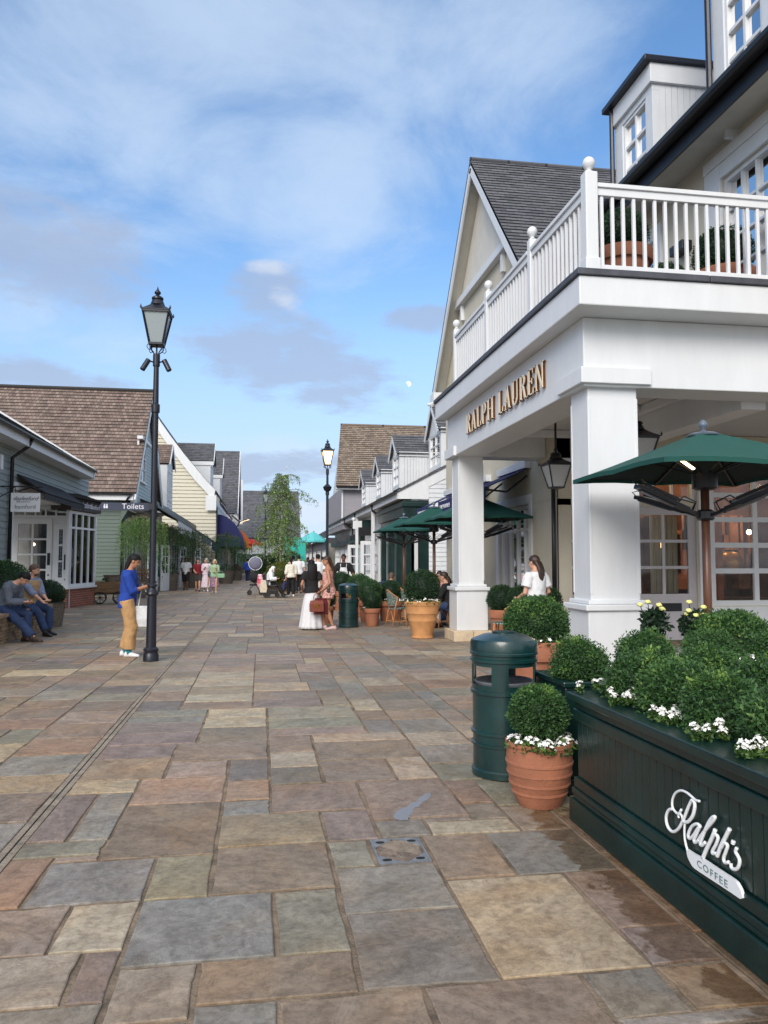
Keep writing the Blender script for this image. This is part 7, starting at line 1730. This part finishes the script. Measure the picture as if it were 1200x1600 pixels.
        if st in ('long', 'tied', 'hijab'):
            L = k.get('len', .42); w_ = k.get('w', .085); rings = []
            for j in range(10):
                f = j/9; p = H(0, -.07-.01*f, .03)*(1)+Vector((0, 0, 0)); dwn = Vector((0, -.03, -1))
                c_ = H(0, -.068, .02)+(Vector((0, -.05*math.sin(f*2.2), -L*f)) if st != 'long' else Vector((fw.x, fw.y, 0)).normalized()*(-.085*math.sin(min(f*3.0, HP)))+Vector((0, 0, -L*f))); wid = w_*(1-.15*f)*(1 if f < .9 else .6) if st == 'long' else (.07*(1-f*.2) if f < .2 else .034*(1.15-.5*f))
                if st == 'hijab': wid = .09+.07*f
                thk = (.05*(1-.3*f) if st == 'long' else .034) if st != 'hijab' else .085
                rings.append([c_+rt*(wid*math.cos(2*math.pi*q/14)*(1+.06*math.sin(7*q+3*f)))+Vector((fw.x, fw.y, 0)).normalized()*(thk*math.sin(2*math.pi*q/14)) for q in range(14)])
            mb.loft(rings)
            if st == 'hijab':
                for s in (-1, 1): mb.tube([H(s*.075, 0, .03), H(s*.078, .02, -.05), H(s*.03, .05, -.12)], [.03, .032, .03], 10)
        if st == 'bob':
            for s in (-1, 1): mb.tube([H(s*.075, -.01, .04), H(s*.084, 0, -.03), H(s*.078, .01, -.10)], [.022, .028, .016], 10)
            mb.tube([H(0, -.07, .03), H(0, -.085, -.04), H(0, -.07, -.11)], [.07, .07, .045], 12)
        if st == 'bald':
            cap((.0775, .099, .085), (0, -.012, .026), .05, -.03)
        if st == 'cap':
            mb.tube([H(0, .07, .055), H(0, .14, .04)], [.06, .05], 10, flat=.25)
        if k.get('beard'): hball(mb, (0, .03, -.075), (.056, .056, .045), 12, 7)
        mb.build('hijab' if st == 'hijab' else 'hair', k['mat'], root, autosmooth=60)
    if extra: extra(root, A, LG, H, tr)
    root['_hands'] = 0; del root['_hands']
    ROT = Matrix.Translation(root.location) @ Matrix.Rotation(R_(face-90), 4, 'Z') @ Matrix.Scale(S, 4)
    return root, [ROT @ a[2] for a in A], ROT, (lambda a, b, c_: ROT @ H(a, b, c_))
white_s = dict(mat=M('white_shoes', hexc(222, 224, 226), .6, .05)); black_s = dict(mat=M('black_shoes', (.02, .018, .018), .4, .2)); brown_s = dict(mat=M('brown_shoes', hexc(70, 52, 44), .5, .2))
denim = cloth('denim', (46, 66, 104), .2, 8); blackc = cloth('black', (24, 24, 28)); whitec = cloth('white', (224, 226, 230), .05); navyp = cloth('navy', (40, 48, 84))
# woman in a blue jumper with her phone, by the lamp
g = at(200, 1026, Z=0)
w1, hd, RT, HH = person('woman in a blue jumper and baggy tan trousers looking at her phone', g.x-.02, g.y, -4, 1.66, sk=skin_t, vox=.0095, lean=0, hunch=3, fem=True, pel=(0, 0, .965), head=(20, 0), hands=((-.04, .30, 1.16), (.05, .33, 1.18)), feet=((-.09, -.06, 0), (.08, .05, 0)),
    top=dict(mat=cloth('royal_blue', (24, 62, 150), .1), z0=-.15, sleeve=1.25, loose=.012, sgrow=.012, name='jumper'), bottom=dict(kind='trousers', mat=cloth('tan', (186, 146, 100), .14, 9), loose=.022, grow=.008, to=1.86), shoes=white_s, socks=cloth('teal', (30, 140, 160)), hair=dict(style='long', mat=hairk, len=.55, w=.075))
p = (hd[0]+hd[1])/2
tag(MB().beam(p+Vector((.07, -.0, .03)), p+Vector((.13, 0, .10)), .075, .01, up=(0, 1, 0)).build('phone', M('phone_black', (.03, .03, .035), .25), None, bevel=.003), 'phone held up by the woman in the blue jumper', 'phone')
bg_ = thing('tote_bag', 'white tote bag hanging from the arm of the woman in the blue jumper', 'bag'); q = hd[1]+Vector((-.06, .02, -.32))
mb = MB(); mb.loft([[(q.x+sx*w_, q.y+sy*d_, q.z+z_) for sx, sy in ((-1, -1), (1, -1), (1, 1), (-1, 1))] for z_, w_, d_ in ((-.34, .13, .035), (-.2, .14, .05), (0, .13, .02))]); mb.build('bag_body', cloth('canvas', (206, 208, 210), .1), bg_, bevel=.01)
MB().tube([q+Vector((-.08, 0, -.01)), q+Vector((-.05, 0, .2)), hd[1]+Vector((-.08, .0, .03)), q+Vector((.05, 0, .2)), q+Vector((.08, 0, -.01))], .008, 6).build('bag_handle', cloth('canvas', (206, 208, 210)), bg_)
# two men sitting on the stone wall
person('man in a grey jacket and jeans sitting bent forward on the stone wall', -4.86, 15.75, -14, 1.78, vox=.0095, pel=(0, 0, .66), lean=14, hunch=14, head=(30, 0), hands=((-.08, .42, .72), (.06, .44, .74)), feet=((-.10, .38, 0), (.12, .70, 0)), knee_out=.1,
    top=dict(mat=cloth('grey_jacket', (98, 106, 120), .1), z0=-.2, sleeve=1.9, loose=.016, name='jacket', flare=.02), bottom=dict(kind='trousers', mat=denim, loose=.012, to=1.9), shoes=dict(mat=brown_s['mat'], high=True), hair=dict(style='short', mat=hairk))
person('bearded man in a tan vest and blue shirt sitting on the stone wall, looking away', -4.80, 17.15, -30, 1.78, vox=.0095, pel=(0, 0, .67), lean=4, hunch=4, head=(2, 28), hands=((-.07, .40, .72), (.08, .42, .70)), feet=((-.12, .42, 0), (.12, .58, 0)), knee_out=.15,
    top=dict(mat=cloth('blue_shirt', (122, 134, 164), .08), z0=-.15, sleeve=1.3, loose=.014, vest=cloth('tan_vest', (170, 142, 106))), bottom=dict(kind='trousers', mat=denim, loose=.012, to=1.88), shoes=dict(mat=black_s['mat'], high=True), hair=dict(style='short', mat=hairs, beard=True))
# two women in the middle of the street
g = at(487, 984, Z=0)
person('woman seen from behind in a black top and long white skirt', g.x, g.y+.1, 96, 1.58, sk=skin_t, vox=.0095, fem=True, hands=((-.2, .16, .95), (.2, .12, .93)), top=dict(mat=blackc, z0=-.05, sleeve=.55, loose=.016, sgrow=.01, flare=.02), bottom=dict(kind='skirt', mat=cloth('white_skirt', (222, 222, 226), .05), hem=.03, waist=-.03, r=.30, ruffle=.07, flat=.9), shoes=white_s, hair=dict(style='long', mat=hairk, len=.42, w=.125))
g = at(513, 984, Z=0)
rt_, hd, RT, HH = person('woman in a pink floral playsuit with long brown hair carrying bags', g.x, g.y+.02, 172, 1.66, sk=skin_t, vox=.0095, fem=True, hands=((-.2, .14, .92), (.20, .16, .90)), feet=((-.07, -.12, 0), (.08, .1, 0)), head=(0, 10),
    top=dict(mat=pattern('floral_pink', [(206, 150, 140), (188, 120, 116), (220, 190, 176), (150, 96, 100)], 34), z0=-.14, neck=.40, sleeve=0, loose=.006, flare=.05, name='playsuit'), bottom=dict(kind='shorts', mat=MC['floral_pink'], to=.42, loose=.04, grow=.03), shoes=dict(mat=M('pink_shoes', hexc(206, 178, 176), .6, .05)), hair=dict(style='long', mat=hairb, len=.46, w=.09))
def bag(q, w_, h_, d_, mat, label, rz=0.0, hand=None, emblem=None):
    b = thing('handbag', label, 'bag', (q.x, q.y, q.z), rz)
    mb = MB(); mb.loft([[(sx*a, sy*e, z_) for sx, sy in ((-1, -1), (1, -1), (1, 1), (-1, 1))] for z_, a, e in ((-h_, w_, d_), (-h_*.3, w_*1.02, d_*.9), (0, w_*.92, d_*.45))]); mb.build('bag_body', mat, b, bevel=.012)
    mb = MB(); mb.tube([(-w_*.55, 0, -.01), (-w_*.4, 0, h_*.45), (0, 0, h_*.62), (w_*.4, 0, h_*.45), (w_*.55, 0, -.01)], .008, 6); mb.build('bag_handle', mat, b, smooth=True)
    if emblem: MB().lathe([(.001, 0), (.045, 0), (.04, .006), (.001, .008)], 16).build('emblem', emblem, b); e = kids(b)[-1]; e.rotation_euler = (R_(90), 0, 0); e.location = (0, -d_*.98, -h_*.5)
    return b
p = hd[0] if hd[0].y < hd[1].y else hd[1]
bag(p+Vector((-.12, -.06, -.22)), .15, .25, .07, M('brown_leather', hexc(128, 66, 48), .45, .2, 8), 'brown leather handbag with gold emblem carried by the woman in the floral playsuit', .15, emblem=M('brass'))
bag(p+Vector((-.02, .02, -.17)), .15, .36, .06, M('maroon_paper', hexc(96, 26, 34), .6, .1), 'maroon paper carrier bag carried by the woman in the floral playsuit', .3)
bag(RT @ Vector((-.16, -.02, 1.02)), .09, .14, .035, M('black_leather', (.03, .03, .033), .35, .1), 'small black shoulder bag at the hip of the woman in the floral playsuit', 1.3)
# woman in a white T-shirt on the porch
person('dark haired woman in a white T-shirt seen from behind on the porch', at(838, 900, Y=11.9).x, 11.9, 112, 1.64, sk=skin, vox=.0095, fem=True, head=(4, 12), hands=((-.16, .26, 1.0), (.2, .2, .98)), top=dict(mat=whitec, z0=-.12, sleeve=.62, loose=.022, sgrow=.02), bottom=dict(kind='trousers', mat=cloth('pale_trousers', (196, 194, 190)), loose=.015), shoes=white_s, hair=dict(style='long', mat=hairb, len=.36, w=.09))
# four people walking towards us
G2 = None
def walk(px, py, lab, **k):
    g = at(px, py, Z=0); return person(lab, g.x, g.y, 272+k.pop('turn', 0), vox=.015, feet=((-.08, .16, .0), (.08, -.14, .0)), **k)
walk(290, 922, 'man in a white T-shirt and black shorts walking under the weeping foliage', h=1.74, sk=skin_d, hands=(None, (.12, .2, .95)), top=dict(mat=whitec, z0=-.13, sleeve=.7, loose=.02), bottom=dict(kind='shorts', mat=blackc, to=1.05, loose=.03), shoes=black_s, hair=dict(style='short', mat=hairk))
walk(309, 924, 'man in a maroon T-shirt and dark shorts walking beside the woman in the long dress', h=1.66, hands=((-.26, .05, .95), (.1, .22, .98)), top=dict(mat=cloth('maroon', (124, 26, 40)), z0=-.1, sleeve=.65, loose=.016), bottom=dict(kind='shorts', mat=cloth('charcoal', (60, 60, 58)), to=.85, loose=.025), shoes=brown_s, hair=dict(style='short', mat=hairb))
rt_, hd, RT, HH = walk(322, 924, 'grey haired woman in a long pale pink patterned dress', h=1.68, fem=True, hands=((-.1, .2, 1.05), (.08, .22, 1.2)), top=dict(mat=pattern('pale_floral', [(224, 208, 220), (232, 226, 230), (206, 170, 196), (236, 232, 236)], 22), z0=-.1, sleeve=1.3, loose=.02), bottom=dict(kind='skirt', mat=MC['pale_floral'], hem=.2, r=.27), shoes=white_s, hair=dict(style='bob', mat=hairg))
bag(RT @ Vector((-.2, .14, .98)), .12, .2, .05, M('navy_leather', hexc(52, 62, 92), .45, .1), 'navy shoulder bag of the woman in the pale long dress')
rt_, hd, RT, HH = walk(335, 926, 'blonde woman in a light green shirt and floral skirt eating', h=1.62, fem=True, hands=((-.08, .24, 1.22), (.05, .2, 1.05)), top=dict(mat=cloth('light_green', (156, 186, 150)), z0=-.14, sleeve=1.35, loose=.025, flare=.03), bottom=dict(kind='skirt', mat=pattern('dark_floral', [(112, 84, 124), (180, 130, 150), (76, 66, 100), (206, 190, 200)], 26), hem=.28, r=.24), shoes=dict(mat=M('pink_shoes')), hair=dict(style='bob', mat=hairy))
bag(RT @ Vector((-.32, .12, .98)), .17, .2, .06, cloth('sage', (140, 182, 146)), 'sage green handbag of the blonde woman')
# wheelchair user crossing the street
g = at(422, 934, Z=0); wx, wy = g.x, g.y+.2
t = thing('power_wheelchair', 'black powered wheelchair in the middle of the street', 'wheelchair', (wx, wy, 0))
mb = MB(); mb.box(-.3, .32, -.24, .24, .16, .34); mb.box(-.18, .3, -.25, .25, .45, .53); mb.box(-.3, -.2, -.24, .24, .45, 1.0); mb.build('chair_frame', blackm, t, bevel=.03)
for s in (-1, 1):
    for (xx, r) in ((-.14, .17), (.3, .10), (.55, .09)):
        o = MB(); o.lathe([(r*.55, -.03), (r, -.035), (r, .035), (r*.55, .03)], 20, caps=False); o.lathe([(.02, -.025), (r*.56, -.02), (r*.56, .02), (.02, .025)], 12)
        w_ = o.build('wheel', M('tyre_rubber', (.025, .025, .026), .8), t, autosmooth=40); w_.location = (xx, s*.27, r); w_.rotation_euler = (R_(90), 0, 0)
    mb = MB(); mb.beam((-.2, s*.27, .72), (.22, s*.27, .72), .06, .05); mb.beam((-.1, s*.27, .5), (-.1, s*.27, .7), .04, .04); mb.build('armrest', blackm, t)
mb = MB(); mb.beam((.3, 0, .4), (.62, 0, .14), .3, .03); mb.beam((.55, 0, .12), (.8, 0, .12), .34, .03); mb.build('footrest', blackm, t); mb = MB(); mb.tube([(.2, -.27, .74), (.24, -.27, .86)], .018, 8); mb.build('joystick', blackm, t)
person('person in a white headscarf and white top sitting in a powered wheelchair', wx-.06, wy, 0, 1.62, vox=.014, pel=(0, 0, .66), lean=8, hunch=6, fem=True, hands=((-.28, .36, .82), (.28, .36, .84)), feet=((-.1, .62, .1), (.1, .62, .1)), top=dict(mat=whitec, z0=-.15, sleeve=1.9, loose=.04, flare=.04), bottom=dict(kind='trousers', mat=blackc, loose=.03), shoes=black_s, hair=dict(style='hijab', mat=whitec, len=.2))
mb = MB(); mb.loft([[(wx-.42+a*w_, wy+b*.22, z_) for a, b in ((-1, -1), (1, -1), (1, 1), (-1, 1))] for z_, w_ in ((.45, .10), (.7, .13), (.98, .09))]); tag(mb.build('red_rucksack', pattern('red_white_check', [(200, 40, 70), (226, 200, 206), (190, 60, 90)], 9), None, bevel=.03), 'red and white bag hanging behind the wheelchair', 'bag')
mb = MB(); mb.loft([[(wx-.28+a*w_, wy-.3+b*.03, z_) for a, b in ((-1, -1), (1, -1), (1, 1), (-1, 1))] for z_, w_ in ((.22, .13), (.4, .16), (.74, .10))]); tag(mb.build('beige_bag', cloth('beige', (212, 200, 180)), None, bevel=.02), 'beige cloth bag hanging at the side of the wheelchair', 'bag')
# pushchair with a round grey sunshade
g = at(402, 930, Z=0); t = thing('pushchair', 'pushchair with a big round grey sunshade and dark hood', 'pushchair', (g.x-.05, 35.4, 0))
mb = MB(); mb.tube([(-.05+.30*math.cos(a), 0, 1.42+.30*math.sin(a)) for a in [2*math.pi*k/28 for k in range(29)]], .014, 8); mb.build('shade_rim', whitec, t, smooth=True)
mb = MB(); mb.loft([[(-.05+r_*math.cos(2*math.pi*k/28), y_, 1.42+r_*math.sin(2*math.pi*k/28)) for k in range(28)] for r_, y_ in ((.01, -.05), (.15, -.035), (.295, 0), (.295, .01), (.01, .01))]); mb.build('sunshade', M('shade_grey', hexc(106, 108, 128), .7, .06), t, smooth=True)
mb = MB(); mb.ball((-.06, 0, .78), .26, .24, .24); mb.build('hood', blackc, t, smooth=True)
mb = MB(); mb.beam((-.3, -.2, .25), (.3, -.2, .95), .03, .03); mb.beam((-.3, .2, .25), (.3, .2, .95), .03, .03); mb.beam((.3, -.2, .95), (.3, .2, .95), .03, .03); mb.tube([(-.05, 0, 1.0), (-.05, 0, 1.15)], .02, 6); mb.box(-.3, .1, -.2, .2, .42, .5); mb.beam((.2, -.2, .1), (-.1, -.2, .6), .03, .03); mb.beam((.2, .2, .1), (-.1, .2, .6), .03, .03); mb.build('pushchair_frame', blackm, t)
for xx in (-.3, .22):
    for s in (-1, 1): w_ = MB().lathe([(.02, -.02), (.11, -.025), (.11, .025), (.02, .02)], 16).build('wheel', M('tyre_rubber'), t); w_.location = (xx, s*.22, .11); w_.rotation_euler = (R_(90), 0, 0)
# further people along the street
def far(px, Y, face, lab, h=1.72, **k):
    p = at(px, 880, Y=Y); return person(lab, p.x, Y, face, h, vox=.017, **k)
lb_ = cloth('pale_blue', (176, 190, 220)); stride = ((-.08, .14, 0), (.08, -.14, 0))
far(467, 37, 92, 'man in a white T-shirt and cap seen from behind near the birch', 1.82, top=dict(mat=whitec, sleeve=.7, loose=.025), bottom=dict(kind='trousers', mat=blackc, loose=.015), shoes=black_s, hair=dict(style='cap', mat=blackc))
far(458, 39.5, 80, 'man in a white shirt with dark hair left of the man in the cap', 1.8, top=dict(mat=whitec, sleeve=.7, loose=.02), bottom=dict(kind='trousers', mat=blackc, loose=.015), shoes=black_s, hair=dict(style='short', mat=hairk))
far(455, 33.6, 100, 'woman in a cream top and black trousers walking away near the barrel', 1.66, fem=True, feet=stride, top=dict(mat=cloth('cream', (226, 220, 206)), sleeve=1.3, loose=.03), bottom=dict(kind='trousers', mat=blackc, loose=.012), shoes=white_s, hair=dict(style='tied', mat=hairk, len=.3))
far(481, 41, 268, 'man in a pale shirt facing us behind the woman in black', 1.74, sk=skin_d, top=dict(mat=lb_, sleeve=1.3, loose=.02), bottom=dict(kind='trousers', mat=navyp, loose=.015), shoes=brown_s, hair=dict(style='short', mat=hairk))
far(489, 43, 262, 'man in a blue shirt beside the man in the pale shirt', 1.76, top=dict(mat=cloth('sky_blue', (150, 168, 212)), sleeve=1.3, loose=.02), bottom=dict(kind='trousers', mat=denim, loose=.015), shoes=brown_s, hair=dict(style='short', mat=hairb))
far(497, 28.6, 95, 'man in a white T-shirt and pale shorts walking away left of the lit lamp', 1.8, feet=stride, top=dict(mat=whitec, sleeve=.7, loose=.03), bottom=dict(kind='shorts', mat=cloth('pale_shorts', (198, 196, 190)), to=1.0, loose=.03), shoes=white_s, hair=dict(style='short', mat=hairk))
far(504, 47, 90, 'person in a dark jacket far behind the teal parasol', 1.8, top=dict(mat=blackc, sleeve=1.8, loose=.03), bottom=dict(kind='trousers', mat=blackc, loose=.02), shoes=black_s, hair=dict(style='short', mat=hairk))
far(387, 56, 80, 'person in bright blue walking by the left shops', 1.7, feet=stride, top=dict(mat=cloth('bright_blue', (40, 70, 170)), sleeve=1.5, loose=.03), bottom=dict(kind='trousers', mat=navyp, loose=.02), shoes=white_s, hair=dict(style='short', mat=hairk))
person('person in navy crouched against the wooden barrel planter', at(444, 900, Y=38.2).x+.25, 38.6, 250, 1.7, vox=.017, pel=(0, 0, .6), lean=14, hunch=12, head=(14, 0), hands=((-.1, .4, .62), (.1, .42, .6)), feet=((-.1, .4, 0), (.12, .55, 0)), top=dict(mat=blackc, sleeve=1.8, loose=.02), bottom=dict(kind='trousers', mat=navyp, loose=.02), shoes=black_s, hair=dict(style='short', mat=hairk))
def apron(root, A, LG, H, tr):
    mb = MB(); n = 10
    rows = [(.33, .10, .185), (.15, .14, .175), (0, .17, .18), (-.2, .18, .19), (-.48, .17, .20)]
    for (z0, w0, y0), (z1, w1, y1) in zip(rows, rows[1:]):
        for q in range(n):
            f0, f1 = -1+2*q/n, -1+2*(q+1)/n
            mb.add([tr(w0*f0, y0-.05*f0*f0, z0), tr(w0*f1, y0-.05*f1*f1, z0), tr(w1*f1, y1-.05*f1*f1, z1), tr(w1*f0, y1-.05*f0*f0, z1)], [(0, 1, 2, 3)])
    for s in (-1, 1): mb.tube([tr(s*.09, .13, .33), tr(s*.1, .1, .43), tr(s*.07, .0, .5)], .012, 5)
    o = mb.build('apron', whitec, root); m_ = o.modifiers.new('s', 'SOLIDIFY'); m_.thickness = .006
far(537, 26.5, 262, 'waiter in a black shirt and white apron by the box balls', 1.78, sk=skin_d, hands=((-.3, .2, .98), (.3, .25, 1.0)), top=dict(mat=blackc, sleeve=1.2, loose=.02), bottom=dict(kind='trousers', mat=blackc, loose=.02), shoes=black_s, hair=dict(style='short', mat=hairk), extra=apron)
# diners
def diner(px, Y, face, lab, **k):
    p = at(px, 930, Y=Y); return person(lab, p.x, Y, face, 1.7, vox=.013, pel=(0, -.02, .56), lean=k.pop('lean', 12), hands=k.pop('hands', ((-.14, .38, .8), (.14, .38, .8))), feet=((-.12, .35, 0), (.12, .38, 0)), shoes=black_s, bottom=dict(kind='trousers', mat=k.pop('leg', denim), loose=.012), **k)
diner(606, 20.3, 60, 'man in a navy shirt sitting at a café table seen from behind', lean=16, hunch=10, top=dict(mat=navyp, sleeve=.7, loose=.018), hair=dict(style='short', mat=hairs))
diner(662, 17.4, 40, 'dark haired woman in a black and white patterned top sitting with her hand raised', fem=True, hands=((-.2, .3, 1.02), (.14, .38, .8)), leg=whitec, top=dict(mat=pattern('bw_pattern', [(40, 42, 46), (210, 212, 214), (90, 92, 98), (226, 226, 226)], 30), sleeve=1.2, loose=.02), hair=dict(style='long', mat=hairk, len=.2))
rt_, hd, RT, HH = diner(688, 18.9, 250, 'woman with brown hair and sunglasses facing us at the café table', fem=True, top=dict(mat=pattern('floral_pink', [], 1), sleeve=.6, loose=.016), hair=dict(style='bob', mat=hairb))
mb = MB()
for s in (-1, 1): c_ = HH(s*.033, .098, .006); mb.ball(c_, .03, .014, .022, 10, 6)
mb.tube([HH(-.08, 0, .006), HH(-.06, .09, .012), HH(.06, .09, .012), HH(.08, 0, .006)], .004, 5); tag(mb.build('sunglasses', M('dark_lens', (.02, .02, .02), .15), None, smooth=True), 'dark sunglasses worn by the woman facing us at the café table', 'sunglasses')
diner(673, 21.6, 200, 'woman in an ochre top sitting behind the parasol pole', fem=True, top=dict(mat=cloth('ochre', (196, 148, 96)), sleeve=1.0, loose=.02), hair=dict(style='bob', mat=hairb))
diner(702, 17.3, 150, 'dark haired woman sitting with her back to the white column', fem=True, top=dict(mat=blackc, sleeve=1.2, loose=.02), hair=dict(style='long', mat=hairb, len=.3))
